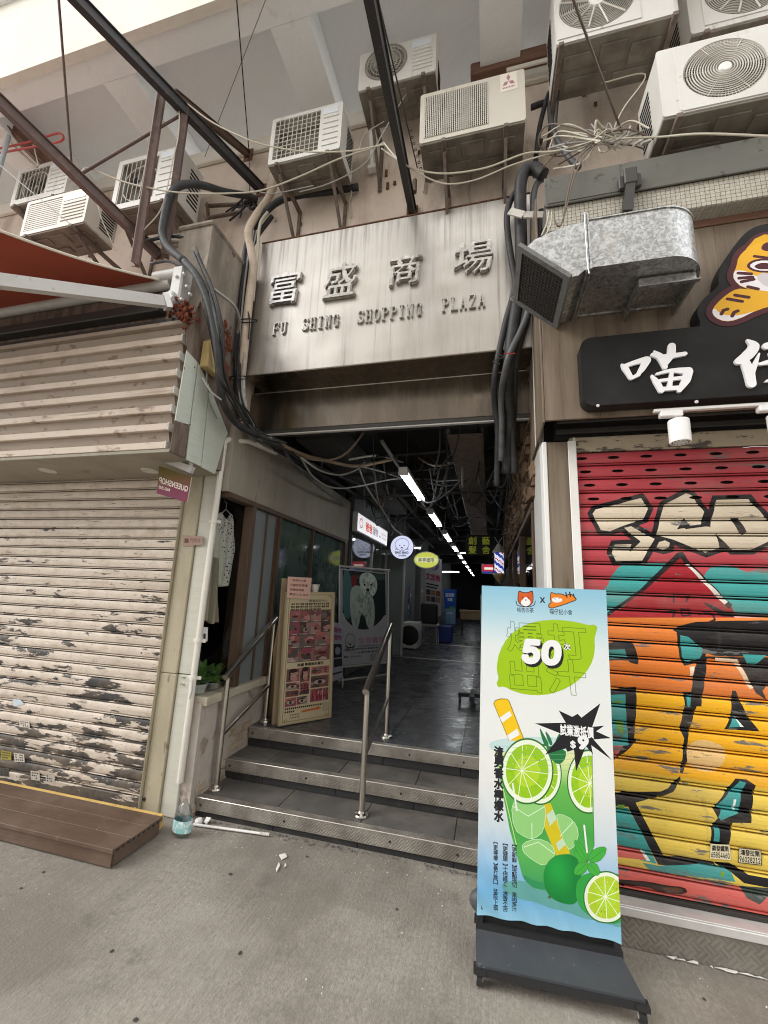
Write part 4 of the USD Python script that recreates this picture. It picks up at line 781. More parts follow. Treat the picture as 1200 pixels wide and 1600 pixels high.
# plants on the sill
def plant(name, label, c, R, n, h, seed):
    t = thing(name, label, 'plant', c); rg = np.random.default_rng(seed)
    part(t, 'pot', lathe([(0, 0), (R * .62, 0), (R * .85, h * .42), (R * .9, h * .45), (R * .8, h * .45), (R * .75, h * .38), (0, h * .38)], c, 20), M['pot'])
    part(t, 'soil', lathe([(0, .002), (R * .74, 0)], (c[0], c[1], c[2] + h * .385), 16), M['gum'])
    lv, st = [], []
    for i in range(n):
        a, el = rg.uniform(0, 6.28), rg.uniform(.2, 1.35); L = rg.uniform(.6, 1.15) * R * 1.7; d = np.array([math.cos(a) * math.cos(el), math.sin(a) * math.cos(el), math.sin(el)])
        b = np.array(c) + [0, 0, h * .4]; tip = b + d * L; st.append(tube([b, b + d * L * .5 + [0, 0, .01], tip], .0025, 5))
        s = rg.uniform(.035, .06); side = np.cross(d, [0, 0, 1]); side /= np.linalg.norm(side) + 1e-9; fw = d * .75 + np.array([0, 0, -.55 * rg.random()]); fw /= np.linalg.norm(fw); up = np.cross(side, fw)
        ring = [tip + fw * s * u + side * s * v_ + up * s * w_ for u, v_, w_ in ((-.1, 0, 0), (.25, .42, .10), (.8, .38, .05), (1.35, 0, -.12), (.8, -.38, .05), (.25, -.42, .10))]; mid = tip + fw * s * .6
        V = np.array(ring + [mid]); F = [[6, k, (k + 1) % 6] for k in range(6)]; lv.append((V, F))
    for V, F in lv: part(t, 'leaf', trimesh.Trimesh(V, F, process=False), M['leaf'], True)
    part(t, 'stems', st, M['leaf']); return t
plant('potted_plant', 'green leafy plant in a white pot on the window sill', (-2.19, 2.95, .80), .075, 46, .15, 5)
c2 = (-2.19, 3.13, .80); plant('potted_plant', 'low dark-leaved plant in a pot behind the leafy plant', c2, .06, 22, .10, 9)

# drain pipe
pw = thing('drain_pipe', 'white plastic pipe running down the corner and into the passage', 'pipe', (-2.12, 2.8, 0))
pa, pb = P(350, 690, 1, 2.80), P(279, 1222, 1, 2.80)
top = np.array([pa[0], 2.80, P(352, 676, 1, 2.8)[2]])
ptz = top[2]
run = [np.array([pb[0] + .012, 2.80, pb[2]]), np.array([pa[0] + .004, 2.80, pa[2] - .05])]
part(pw, 'downpipe', tube(run, .023, 14), M['pipe_white'])
pe_ = P(431, 708, 0, WX + .05)
part(pw, 'elbow', tube([run[1] + [0, 0, -.01], run[1] + [0, 0, .045], run[1] + [.012, .03, .075], run[1] + [.03, .08, .08]], .0265, 14, 5), M['pipe_white'])
part(pw, 'branch', tube([run[1] + [.025, .07, .08], (WX + .03, 3.0, ptz - .005), pe_], .022, 14), M['pipe_white'])
for py in (815, 1003, 1062):
    z = P(330, py, 1, 2.8)[2]; xx = np.interp(z, [run[0][2], run[1][2]], [run[0][0], run[1][0]]); part(pw, 'pipe_clip', [cyl((xx, 2.80, z), .0285, -.011, .011, 2, 16), cb(xx - .055, xx + .055, 2.806, 2.818, z - .012, z + .012, .003)], M['pipe_white'])
part(pw, 'lower_strap', tube([(run[0][0] + .012, 2.778, .92), (run[0][0] + .02, 2.775, .86), (run[0][0] + .008, 2.776, .80)], .006, 6, 4), M['alu'])

# ---------------------------------------------------------------- handrails
def handrail(xf, label):
    f, r = np.array([xf, 3.03, STEP[0][1]]), np.array([xf, 3.69, FZ]); d = np.array([0, .64, .41]); d /= np.linalg.norm(d)
    t = thing('handrail', label, 'handrail', f, group='stainless handrails on the steps')
    ft, rt = f + [0, 0, .815], r + [0, 0, .90]; d = (rt - ft) / np.linalg.norm(rt - ft)
    part(t, 'post', tube([f, ft], .021, 16), M['rail']); part(t, 'post', tube([r, rt], .021, 16), M['rail'])
    part(t, 'top_rail', tube([ft - d * .045, rt + d * .03], .026, 18), M['rail'])
    part(t, 'end_cap', lathe([(0, .006), (.018, .004), (.0262, -.004), (.0262, -.012)], (0, 0, 0), 18), M['rail']) if 0 else None
    part(t, 'lower_rail', tube([f + [0, 0, .37], r + [0, 0, .31]], .017, 14), M['rail'])
    for q in (f, r): part(t, 'base_flange', lathe([(0, .03), (.024, .03), (.028, .02), (.048, .014), (.052, .006), (.052, 0)], q, 24), M['rail'])
    return t
handrail(-1.995, 'stainless handrail against the plaster wall of the steps')
handrail(-.855, 'stainless handrail standing in the middle of the steps')

# ---------------------------------------------------------------- right shop: fascia, column, shutter, plinth
RFY = 2.40
fzb = P(953, 651, 1, RFY)[2]
wf = thing('wood_fascia', 'brown wood-look panel fascia over the graffiti shutter', 'fascia', (1.5, RFY, fzb))
xs = [.325, .62, .95, 1.28, 1.61, 1.94, 2.3, 2.7, 3.2]
for i, (a, b) in enumerate(zip(xs[:-1], xs[1:])): part(wf, 'panel', cb(a + .0006, b - .0006, RFY, RFY + .018, fzb, 3.78, .0015), M['wood'][i % 3])
part(wf, 'return_panel', cb(.312, .3235, RFY + .001, FLY + .05, fzb - .01, 4.2, .002), M['wood'][1])
part(wf, 'pale_corner_strip', cb(.308, .3115, RFY + .36, RFY + .40, fzb - .02, 4.1, .001), M['whitestrip'])
part(wf, 'underside', bx(.325, 3.2, RFY + .02, 2.70, fzb + .13, fzb + .15), M['dark_gap'], False)
part(wf, 'red_brown_board', cb(.86, 3.2, RFY - .006, RFY + .02, 3.785, 3.90, .004), M['redbrown'])
CZ = P(868, 690, 1, 2.62)[2]
cl = thing('entrance_column', 'wood-look column with white edge strips between passage and graffiti shutter', 'column', (.42, 2.62, 0))
cx0, cx1, cx2, cx3 = [P(px, 690, 1, 2.62)[0] for px in (847, 854, 887, 900)]
part(cl, 'wood_face', cb(cx1 + .001, cx2 - .001, 2.628, 2.74, .18, CZ, .002), M['wood'][0])
part(cl, 'white_strip', cb(cx0, cx1, 2.62, 2.76, .18, CZ + .002, .003), M['white_paint'])
part(cl, 'white_strip', cb(cx2, cx3, 2.62, 2.76, .18, CZ + .002, .003), M['white_paint'])
part(cl, 'passage_face', bx(cx0 - .0, cx0 + .03, 2.761, 3.2, .42, 2.95), M['alu'], False)
part(cl, 'filler', bx(cx0 + .031, cx2, 2.761, 3.2, 0, 2.95), M['shop_dark'], False)
# graffiti painted on the shutter: shapes surveyed in its plane
RSY = 2.655
RZ0, RZ1 = .195, 2.515
XL, XR = P(896, 720, 1, RSY)[0], 3.0
def A(l): return [(840 + x / 3.3333, 650 + y / 3.3333) for x, y in l]
def C(l): return [(900 + x / 2.909, 1050 + y / 2.909) for x, y in l]
def D(l): return [(940 + x / 4.615, 1280 + y / 4.615) for x, y in l]
def G(l): return Polygon(PP(l, 1, RSY)).buffer(0)
pink, tealc, black, cream = hx('#b5434c'), hx('#3f9b98'), hx('#181618'), hx('#d9cbb4')
redd, orange, yel, pale, coral = hx('#a01c28'), hx('#e5862f'), hx('#f2b41c'), hx('#e5c757'), hx('#cf6058')
def lerp(a, b, t): t = min(1, max(0, t)); return tuple(np.array(a) * (1 - t) + np.array(b) * t)
def ypx(z): return np.interp(z, zt, yt)
yt = np.linspace(1500, 640, 60); zt = np.array([P(1040, y, 1, RSY)[2] for y in yt])
def bodycol(x, z):
    y = ypx(z)
    return lerp(hx('#e8853a'), hx('#e07a2c'), (y - 960) / 100) if y < 1082 else lerp(yel, hx('#eeae22'), (y - 1082) / 120) if y < 1212 else lerp(hx('#e3c04a'), pale, (y - 1212) / 20)
L = [(pink, box(XL - .1, RZ0 - .3, XR + .1, RZ1 + .2)),
     (tealc, smooth_poly([p for p in PP(A([(355, 900), (385, 830), (425, 780), (480, 765), (760, 765), (600, 900), (420, 1010), (300, 1060), (300, 930)]), 1, RSY)], 1)),
     (tealc, smooth_poly(PP(A([(855, 850), (880, 800), (930, 780), (1010, 778), (1080, 815), (1130, 808), (1320, 800), (1320, 1050), (1000, 1040)]), 1, RSY), 1)),
     (redd, G(A([(740, 715), (1010, 1000), (1030, 1050), (1320, 1060), (1320, 1090), (300, 1090), (300, 1050), (420, 1015)]))),
     (black, G(A([(725, 712), (755, 708), (775, 745), (1010, 985), (990, 1005), (740, 740), (560, 905), (370, 1040), (340, 1040), (530, 905)]))),
     (hx('#ded6cc'), G(A([(768, 772), (785, 770), (988, 968), (968, 982)]))),
     (black, G(A([(855, 972), (880, 975), (985, 1025), (1320, 1038), (1320, 1055), (960, 1045)]))),
     (hx('#d8a0a0'), G(A([(1020, 1042), (1320, 1050), (1320, 1062), (1030, 1058)]))),
     (bodycol, G([(900, 965), (1450, 965), (1450, 1420), (900, 1420)])),
     (black, smooth_poly(PP(A([(695, 1112), (760, 1085), (840, 1068), (1330, 1062), (1330, 1245), (1060, 1255), (870, 1245), (850, 1190), (790, 1140), (730, 1130)]), 1, RSY), 1)),
     (black, G(A([(720, 1120), (790, 1130), (880, 1215), (860, 1280), (760, 1300), (735, 1250)]))),
     (tealc, G(A([(738, 1140), (782, 1150), (862, 1215), (842, 1262), (768, 1282), (748, 1250)]))),
     (black, smooth_poly(PP(A([(300, 1190), (480, 1165), (505, 1200), (532, 1295), (478, 1285), (470, 1270), (300, 1275)]), 1, RSY), 1)),
     (tealc, G(A([(300, 1222), (450, 1212), (470, 1262), (300, 1262)]))),
     (black, G(A([(850, 1250), (1055, 1255), (1330, 1255), (1330, 1275), (1165, 1430), (1190, 1480), (1130, 1440), (1045, 1275), (880, 1262), (872, 1345), (848, 1510), (785, 1510), (815, 1310)]))),
     (tealc, G(A([(1062, 1240), (1185, 1245), (1130, 1298), (1088, 1290)]))),
     (hx('#e9cdb0'), G(A([(920, 1258), (1035, 1266), (1120, 1415), (1100, 1420), (1020, 1285), (925, 1280)]))),
     (hx('#efe0c8'), G(A([(788, 1305), (815, 1302), (805, 1355), (792, 1352)]))),
     (black, G(C([(485, 90), (565, 90), (520, 235), (505, 300), (505, 400), (480, 460), (468, 455), (480, 395), (488, 300), (468, 250), (492, 150)]))),
     (tealc, G(C([(500, 105), (522, 103), (514, 160), (500, 150)]))),
     (black, smooth_poly(PP(C([(705, 82), (722, 84), (770, 190), (830, 268), (670, 258), (700, 200)]), 1, RSY), 0)),
     (tealc, G(C([(718, 196), (752, 246), (690, 250)]))), (hx('#dfeae6'), G(C([(718, 200), (758, 248), (742, 247)]))),
     (lerp(yel, cream, .45), smooth_poly(PP(C([(500, 330), (560, 300), (640, 320), (690, 360), (640, 455), (560, 450), (500, 420)]), 1, RSY), 2)),
     (black, G(C([(60, 90), (225, 70), (272, 66), (274, 150), (262, 300), (280, 305), (240, 345), (185, 395), (60, 500)]))),
     (tealc, G(C([(60, 105), (222, 100), (228, 215), (238, 330), (180, 338), (60, 340)]))),
     (hx('#6f9a3a'), G(C([(170, 130), (210, 128), (205, 140), (172, 142)]))), (hx('#6f9a3a'), G(C([(178, 225), (212, 222), (215, 280), (190, 275)]))),
     (coral, G(C([(60, 335), (212, 332), (182, 385), (60, 480)]))),
     (bodycol, G(C([(60, 480), (190, 385), (255, 340), (420, 340), (420, 440), (60, 560)]))),
     (black, G(C([(60, 575), (180, 545), (380, 540), (415, 525), (470, 470), (474, 490), (440, 540), (395, 562), (268, 590), (300, 650), (395, 830), (620, 862), (640, 880), (480, 885), (370, 870), (235, 610), (60, 600)]))),
     (tealc, G(C([(60, 600), (235, 615), (300, 730), (365, 868), (290, 850), (190, 780), (60, 740)]))),
     (hx('#6f9a3a'), G(C([(186, 600), (218, 600), (216, 625), (190, 625)]))),
     (coral, G(C([(60, 770), (190, 785), (295, 810), (320, 850), (200, 838), (60, 800)]))),
     (hx('#efe6dc'), G(C([(290, 808), (310, 815), (335, 855), (318, 852)]))),
     (black, smooth_poly(PP(C([(640, 590), (720, 480), (770, 485), (812, 512), (800, 575), (792, 682), (708, 682), (690, 800), (608, 795), (612, 700), (640, 660), (620, 620)]), 1, RSY), 0)),
     (tealc, G(C([(632, 612), (740, 492), (768, 500), (745, 560), (735, 640), (690, 655), (655, 672), (642, 655), (660, 620)]))),
     (tealc, G(C([(625, 705), (650, 705), (648, 770), (622, 768)]))), (hx('#e6f0ec'), G(C([(712, 575), (724, 575), (718, 625), (708, 625)]))),
     (coral, G([(880, 1336), (967, 1350), (1450, 1440), (1450, 1560), (880, 1480)])),
     (tealc, G(C([(300, 862), (370, 875), (620, 870), (700, 900), (720, 950), (560, 930), (340, 905)]))),
     (black, G(C([(620, 862), (690, 862), (780, 915), (1000, 955), (1000, 1000), (760, 955), (700, 905)]))),
     (bodycol, G(C([(672, 850), (760, 880), (1000, 920), (1000, 958), (780, 918), (700, 868)]))),
     (hx('#6f9a3a'), G(C([(650, 905), (672, 902), (668, 925), (655, 925)]))),
     (hx('#3a4744'), G(D([(990, 475), (1230, 490), (1210, 540), (1130, 605), (1040, 560)]))),
     (hx('#2a1712'), smooth_poly(PP(D([(100, 425), (200, 430), (330, 440), (470, 470), (590, 480), (620, 520), (560, 540), (400, 520), (330, 480), (100, 480)]), 1, RSY), 1)),
     (hx('#5d3a22'), smooth_poly(PP(D([(430, 480), (560, 485), (590, 510), (520, 528), (450, 510)]), 1, RSY), 1)),
     (hx('#4e8a63'), smooth_poly(PP(D([(100, 500), (240, 515), (420, 545), (640, 600), (860, 625), (900, 640), (850, 650), (600, 612), (380, 568), (100, 530)]), 1, RSY), 1)),
     (tealc, smooth_poly(PP(D([(530, 380), (620, 395), (590, 415), (545, 408)]), 1, RSY), 1))]
# the lettering at the top: cream with black outlines
LET = [[(280, 510), (298, 485), (420, 455), (537, 425), (578, 480), (553, 540), (440, 578), (375, 605), (325, 598)], [(440, 582), (485, 572), (612, 640), (545, 757), (405, 760), (380, 715), (397, 668), (492, 664), (482, 702), (528, 655)],
       [(612, 690), (625, 655), (660, 645), (690, 660), (685, 692), (650, 700)], [(612, 622), (640, 500), (655, 460), (770, 400), (800, 412), (868, 500), (850, 572), (920, 577), (950, 690), (872, 716), (700, 648)],
       [(890, 575), (925, 435), (1095, 430), (1215, 560), (1215, 650), (1110, 702), (1010, 702), (945, 640)]]
HOLE = [[(722, 592), (760, 532), (795, 578)], [(998, 530), (1040, 532), (1087, 605), (1062, 622), (1040, 600)]]
for l in LET: L.append((black, G(A(l)).buffer(.022, join_style=2, mitre_limit=2)))
for l in LET: L.append((cream, G(A(l)).buffer(-.004)))
for l in HOLE: L.append((black, G(A(l))))
L.append((black, stroke(PP(A([(770, 583), (868, 570)]), 1, RSY), .016)))
# scrawled pen marks
for l in ([(680, 945), (740, 940)], [(710, 925), (705, 970)], [(745, 945), (790, 938), (770, 965)], [(670, 1020), (720, 1012), (700, 1045)], [(745, 1005), (750, 1040), (790, 1038), (788, 1008), (748, 1006)], [(840, 1035), (870, 1025), (905, 1030), (920, 1060), (890, 1072)], [(915, 1040), (918, 1095)]):
    L.append((hx('#2a1416'), stroke(PP(A(l), 1, RSY), .008)))
flat = flatten([(c_, g.intersection(box(XL, RZ0 - .1, XR, RZ1 + .1))) for c_, g in L])
def gslat(z0, pitch, slots):
    pr = np.array(SLAT); k = pitch / .085; band = box(XL, z0, XR, z0 + pitch); pcs = [(c_, g.intersection(band)) for c_, g in flat if g.bounds[1] < z0 + pitch and g.bounds[3] > z0]
    hole = unary_union([affinity.scale(ngon(x, z0 + pitch * .55, .033, .0095, 16), 1, 1) for x in slots]) if slots else None
    V, F, Cc, n = [], [], [], 0
    groove = np.array((.03, .026, .024))
    for (s0, d0), (s1, d1) in zip(pr[:-1], pr[1:]):
        if max(d0, d1) < -.01: continue
        st = box(XL, z0 + s0 * k, XR, z0 + s1 * k)
        for c_, g in pcs:
            q = g.intersection(st)
            if hole is not None: q = q.difference(hole)
            v, f = tri2(q)
            if not len(v): continue
            t = (v[:, 1] - z0 - s0 * k) / ((s1 - s0) * k); d = d0 + (d1 - d0) * t
            cc = np.array([c_(x, z) for x, z in v]) if callable(c_) else np.tile(c_, (len(v), 1))
            V.append(np.c_[v[:, 0], RSY - d, v[:, 1]]); F.append(f + n); n += len(v); Cc.append(cc)
    return orient(trimesh.Trimesh(np.vstack(V), np.vstack(F), process=False), (0, -1, .01)), np.vstack(Cc)
gs = thing('graffiti_shutter', 'closed roller shutter covered in red, orange and yellow graffiti', 'roller shutter', (1.7, RSY, RZ0))
NP = 27; pit = (RZ1 - RZ0) / NP
for k in range(NP):
    slots = []
    if k >= NP - 4:
        off = [.62, .70, .78, .86][(NP - 1 - k) % 4] * .0 + .045 + .018 * (NP - 1 - k)
        slots = [XL + off + .178 * i for i in range(14)]
    m_, c_ = gslat(RZ0 + pit * k, pit, slots)
    part(gs, 'slat', m_, M['graffiti'], col=c_)
part(gs, 'backing', bx(XL, XR, RSY + .024, RSY + .035, RZ0, RZ1), M['slat_edge'], False)
part(gs, 'guide_rail', cb(cx3, XL - .001, RSY - .02, RSY + .03, RZ0 - .01, RZ1 + .1, .003), M['white_paint'])
bb = Polygon([(XL, RZ0 - .028), (XR, RZ0 - .028), (XR, RZ0 - .001), (XL, RZ0 - .001)])
part(gs, 'bottom_bar', cb(XL, XR, RSY - .02, RSY + .02, RZ0 - .022, RZ0 - .001, .004), M['slat_edge'])
hd = thing('shutter_hood', 'peeling cream hood board above the graffiti shutter', 'hood', (1.7, RSY, RZ1))
part(hd, 'hood_board', cb(XL - .02, XR, RSY - .012, RSY + .02, RZ1 + .004, RZ1 + .10, .004), surf('peeling_cream_hood', (.43, .36, .26), [dict(scale=(7, 5, 22), lo=.56, hi=.60, col=(.06, .055, .05), amt=.9, detail=6), dict(scale=(4, 4, 4), lo=.5, hi=.7, col=(.3, .24, .17), amt=.7)], rough=.6))
part(hd, 'dark_roller_box', bx(XL - .1, XR, RSY + .03, RSY + .3, RZ1 + .1, RZ1 + .35), M['dark_gap'], False)
part(hd, 'dark_shelf', [cb(XL - .1, XR, RSY - .04, RSY - .02, RZ1 + .12, RZ1 + .15, .003), cb(XL - .1, XR, RSY - .10, RSY - .07, RZ1 + .17, RZ1 + .19, .003)], M['ceil_dark'])
# stickers on the graffiti shutter
SFY = RSY - .0112
for q, num, lb, bl in (([(1109, 1341), (1142, 1344), (1140, 1320), (1110, 1318)], ['鎖發鐵閘', '65854460'], 'white phone-number sticker on the yellow paint, more worn one', 0), ([(1153, 1348), (1190, 1352), (1189, 1328), (1154, 1324)], ['鴻發拉閘', '96028212'], 'black-edged phone-number sticker near the street end of the graffiti', 1)):
    pq = PP(q, 1, SFY); pg = Polygon(pq); u = [pq[0], pq[1], pq[2], pq[3]]
    ly = [(hx('#d8cfae') if not bl else hx('#2b2926'), pg)]
    if bl: ly.append((hx('#cfc6a6'), quadmap(box(.03, .05, .97, .95), u)))
    ly += [(hx('#26221f'), quadmap(fit(text(num[0], 1, bold=.03), .08, .52, .92, .92), u)), (hx('#26221f'), quadmap(fit(text(num[1], 1, 'inter', bold=.03), .05, .08, .95, .46), u))]
    m_, c_ = printed(flatten(ly), lambda v: np.c_[v[:, 0], np.full(len(v), SFY - .0015), v[:, 1]])
    solo('shutter_sticker', lb, 'sticker', orient(m_, (0, -1, 0)), M['print_paper'], col=c_)
# plinth
pz = thing('shop_plinth', 'tread-plate plinth with aluminium channel under the graffiti shutter', 'plinth', (1.7, 2.57, 0))
part(pz, 'tread_plate', cb(.42, 1.62, 2.57, 2.6, -.005, .128, .002), M['checker_base']); part(pz, 'tread_plate', cb(1.623, 3.2, 2.57, 2.6, -.005, .128, .002), M['checker_base'])
part(pz, 'aluminium_channel', [cb(.42, 3.2, 2.558, 2.60, .13, .168, .003), cb(.42, 3.2, 2.562, RSY + .02, .1685, .174, .002)], M['alu_bright'])
part(pz, 'core', bx(.43, 3.2, 2.601, 3.1, 0, .166), M['dark_gap'], False)
sv = []
for k in range(26):
    x = random.uniform(.65, 2.2); sv.append(hull(np.c_[x + RNG.uniform(-.04, .04, 6), 2.562 + RNG.uniform(-.014, .004, 6), RNG.uniform(0, .008, 6)]))
part(pz, 'flaked_mortar', sv, M['scrap'], False, kind='stuff')
# black signboard with letters and cat emblem
BY = 2.30
def F5(l): return [(760 + x / 2.7273, 240 + y / 2.7273) for x, y in l]
def E4(l): return [(1060 + x / 5.164, 330 + y / 5.164) for x, y in l]
low = PP([(925, 640), (912, 628)], 1, BY)
zb, zt_ = P(1060, 625, 1, BY)[2], P(1000, 519.5, 1, BY)[2]
xl = P(909, 585, 1, BY)[0]; XB = 2.05
bodyp = box(xl + .06, zb + .06, XB - .06, zt_ - .06).buffer(.06, quad_segs=6)
catp = smooth_poly(PP(E4([(140, 1000), (185, 905), (150, 835), (160, 770), (215, 690), (330, 605), (320, 540), (350, 430), (440, 290), (540, 170), (640, 115), (723, 100), (860, 90), (1100, 140), (1300, 260), (1450, 420), (1480, 600), (1500, 1000)]), 1, BY), 2)
bp = bodyp.union(catp)
sb = thing('shop_signboard', 'matt black shop signboard with white characters and cat emblem outline', 'sign', (1.3, BY, zb))
part(sb, 'board', ext(bp, 1, BY, RFY - .012), M['black_sign'], 20)
part(sb, 'board_edge', ext(bp.buffer(-.02), 1, RFY - .0118, RFY - .001), M['dark_gap'], False)
def brush(pts, ws):
    """A brush stroke: swelling and thinning along its path."""
    p = spline(np.asarray(pts, float), 5) if len(pts) > 2 else np.linspace(pts[0], pts[1], 6); w = np.interp(np.linspace(0, 1, len(p)), np.linspace(0, 1, len(ws)), ws); q = np.array(PP(F5(p), 1, BY)); k = .00078
    c = [ngon(x, z, max(w_, 3) * k, n=14) for (x, z), w_ in zip(q, w)]
    return unary_union([MultiPolygon([a_, b_]).convex_hull for a_, b_ in zip(c[:-1], c[1:])])
MEOW = [([(574, 904), (588, 918), (614, 960)], [6, 20, 15]), ([(592, 908), (640, 892), (680, 884)], [14, 17, 26]), ([(680, 886), (660, 922), (640, 948)], [26, 20, 10]), ([(616, 962), (645, 946)], [10, 14]),
        ([(704, 862), (750, 872), (842, 858)], [12, 20, 14]), ([(712, 848), (738, 872), (758, 914)], [6, 24, 16]), ([(786, 826), (782, 862), (752, 918)], [24, 26, 8]),
        ([(702, 952), (722, 978), (742, 1014)], [8, 20, 18]), ([(722, 944), (780, 930), (856, 930)], [8, 13, 26]), ([(856, 934), (845, 972), (818, 1014)], [28, 26, 14]), ([(738, 972), (825, 960)], [11, 13]), ([(786, 936), (776, 1000)], [12, 16]), ([(742, 1008), (822, 1002)], [14, 16])]
KID = [([(1106, 800), (1134, 826), (1110, 862), (1070, 890)], [6, 30, 34, 24]), ([(1092, 884), (1112, 930), (1124, 986)], [26, 30, 26]), ([(1156, 858), (1140, 900), (1124, 940)], [5, 14, 18]),
       ([(1186, 826), (1240, 816), (1216, 862)], [22, 30, 14]), ([(1160, 902), (1210, 892), (1290, 884)], [10, 18, 24]), ([(1206, 856), (1232, 910), (1226, 960), (1186, 975)], [12, 26, 24, 6])]
for st_ in (MEOW, KID): part(sb, 'character', ext(unary_union([brush(a_, w_) for a_, w_ in st_]).buffer(.002).buffer(-.002), 1, BY - .014, BY - .0005), M['acrylic_white'], 30)
brown, ylw, wht, gr = hx('#4d2228'), hx('#e0a92a'), hx('#e6e0e2'), hx('#c9c2c4')
def E(l, n=1): return smooth_poly(PP(E4(l), 1, BY - .01), n)
head = E([(475, 440), (490, 360), (560, 290), (680, 235), (900, 200), (1150, 260), (1250, 420), (1200, 600), (1000, 680), (700, 640), (520, 610), (450, 540), (450, 490)])
paw = E([(480, 615), (560, 620), (800, 640), (960, 700), (850, 730), (640, 790), (480, 870), (380, 885), (300, 850), (275, 800), (310, 740), (400, 660)])
ly = [(brown, head.buffer(.03).union(paw.buffer(.03)).union(E([(540, 300), (620, 205), (700, 175), (800, 175), (800, 260)]).buffer(.015))),
      (hx('#d9a422'), E([(548, 300), (625, 212), (700, 178), (790, 180), (760, 235), (650, 255)], 0)), (ylw, head), (ylw, paw),
      (wht, E([(470, 465), (560, 475), (640, 520), (760, 540), (1100, 560), (1150, 600), (1000, 672), (700, 635), (520, 605), (455, 545), (448, 500)])),
      (gr, E([(620, 520), (723, 470), (800, 600), (720, 610)])),
      (wht, E([(275, 800), (300, 770), (330, 810), (400, 835), (520, 830), (640, 790), (480, 868), (380, 882), (300, 848)])),
      (brown, E([(550, 430), (600, 385), (700, 370), (800, 390), (850, 435), (800, 480), (690, 490), (590, 470)])), (wht, E([(577, 430), (620, 398), (700, 386), (780, 398), (820, 430), (780, 466), (690, 474), (610, 458)])), (brown, E([(615, 435), (660, 410), (700, 407), (750, 412), (780, 435), (740, 458), (680, 460), (640, 455)])),
      (brown, stroke(PP(E4([(612, 366), (720, 380)]), 1, BY), .016)), (brown, E([(670, 290), (700, 245), (760, 235), (800, 270), (760, 312), (700, 312)]))]
for l in ([(482, 502), (585, 508)], [(488, 543), (595, 534)], [(508, 572), (605, 552)], [(455, 680), (565, 697)], [(395, 710), (512, 730)], [(345, 832), (362, 802), (395, 792)], [(432, 848), (448, 818), (478, 806)], [(560, 612), (640, 630)]):
    ly.append((brown, stroke(PP(E4(l), 1, BY), .018)))
m_, c_ = printed(flatten([(a, g.intersection(bp)) for a, g in ly]), lambda v: np.c_[v[:, 0], np.full(len(v), BY - .0022), v[:, 1]])
part(sb, 'cat_emblem', orient(m_, (0, -1, 0)), M['print_art'], col=c_)
for px in (934, 1088): part(sb, 'screw', lathe([(0, -.006), (.008, -.005), (.009, 0)], P(px, 634 if px < 1000 else 628, 1, BY - .002), 10, 1), M['alu_bright'])
# track lights
trl = thing('light_track', 'white ceiling track with power blocks under the wood fascia', 'light track', P(1100, 650, 1, 2.32))
TY = 2.34; tz = fzb - .018
part(trl, 'track', cb(P(1022, 655, 1, TY)[0], 2.6, TY - .012, TY + .012, tz, tz + .016, .002), M['spot_white'])
def spot(px, lb):
    c = P(px, 652, 1, TY); t = thing('spot_light', lb, 'spotlight', (c[0], TY, tz), group='white track spotlights')
    part(t, 'power_block', cb(c[0] - .055, c[0] + .05, TY - .02, TY + .02, tz - .032, tz - .001, .004), M['spot_white'])
    part(t, 'stem', cyl((c[0] + .02, TY, tz), .008, -.05, -.03), M['spot_white'])
    m = lathe([(0, -.052), (.046, -.052), (.049, -.056), (.049, -.172), (.047, -.176), (.043, -.176), (.041, -.16), (0, -.158)], (c[0] + .03, TY, tz), 32); part(t, 'housing', m, M['spot_white'], 40)
    part(t, 'baffle', [lathe([(0, -.003), (.003, -.003), (.003, 0)], (c[0] + .03 + .036 * math.cos(a), TY + .036 * math.sin(a), tz - .174), 6) for a in np.arange(0, 6.28, .52)], M['dark_gap'])
spot(1049, 'white cylinder spotlight hanging nearer the wood-look column'); spot(1206, 'white cylinder spotlight cut off by the picture edge')

# ---------------------------------------------------------------- gutter beam, mosaic strip, duct
GY = 2.28
gb = thing('gutter_beam', 'grey-green painted steel beam over the shop with mosaic strip beneath', 'beam', (1.6, GY, 4.0))
part(gb, 'front_plate', cb(.355, 3.2, GY, GY + .012, 3.995, 4.21, .003), M['beam_grey'])
part(gb, 'patch_plate', cb(.37, .78, GY - .004, GY - .0005, 4.01, 4.19, .001), M['beam_grey'], label='overlapping patch plate')
part(gb, 'soffit_plate', bx(.355, 3.2, GY + .013, WALL_Y - .01, 4.02, 4.04), M['beam_grey'], False)
mos, mos2 = [], []
for i in range(118):
    x = .362 + .0242 * i
    for j in range(7): z = 3.832 + .0242 * j; mos.append(bx(x, x + .0218, 2.300 - .0012 * random.random(), 2.308, z, z + .0218))
    for j in range(4): y = 2.303 + .0242 * j; mos2.append(bx(x, x + .0218, y, y + .0218, 3.8285 - .001 * random.random(), 3.834))
part(gb, 'mosaic_strip', mos, M['mosaic'], False, kind='stuff'); part(gb, 'mosaic_underside', mos2, M['mosaic'], False, kind='stuff')
part(gb, 'mosaic_bed', bx(.355, 3.2, 2.304, 2.6, 3.831, 4.015), M['grout'], False)
bc = P(985, 285, 1, GY - .03)
part(gb, 'rusty_bracket', [cb(bc[0] - .06, bc[0] + .06, GY - .03, GY - .0045, bc[2] - .03, bc[2] + .06, .006), cb(bc[0] - .035, bc[0] + .035, GY - .05, GY - .031, bc[2] - .02, bc[2] + .09, .006), bar((bc[0], GY - .02, bc[2]), (bc[0] - .03, GY - .02, bc[2] - .2), .05, .05)], M['dark_trim'])
DY0, DY1 = 2.0, 2.385
dt = thing('exhaust_duct', 'galvanised exhaust duct with rounded end and dark rectangular mouth', 'duct', (.7, 2.2, 3.3))
dz1, dz0 = P(915, 345, 1, DY0)[2], P(922, 418, 1, DY0)[2]
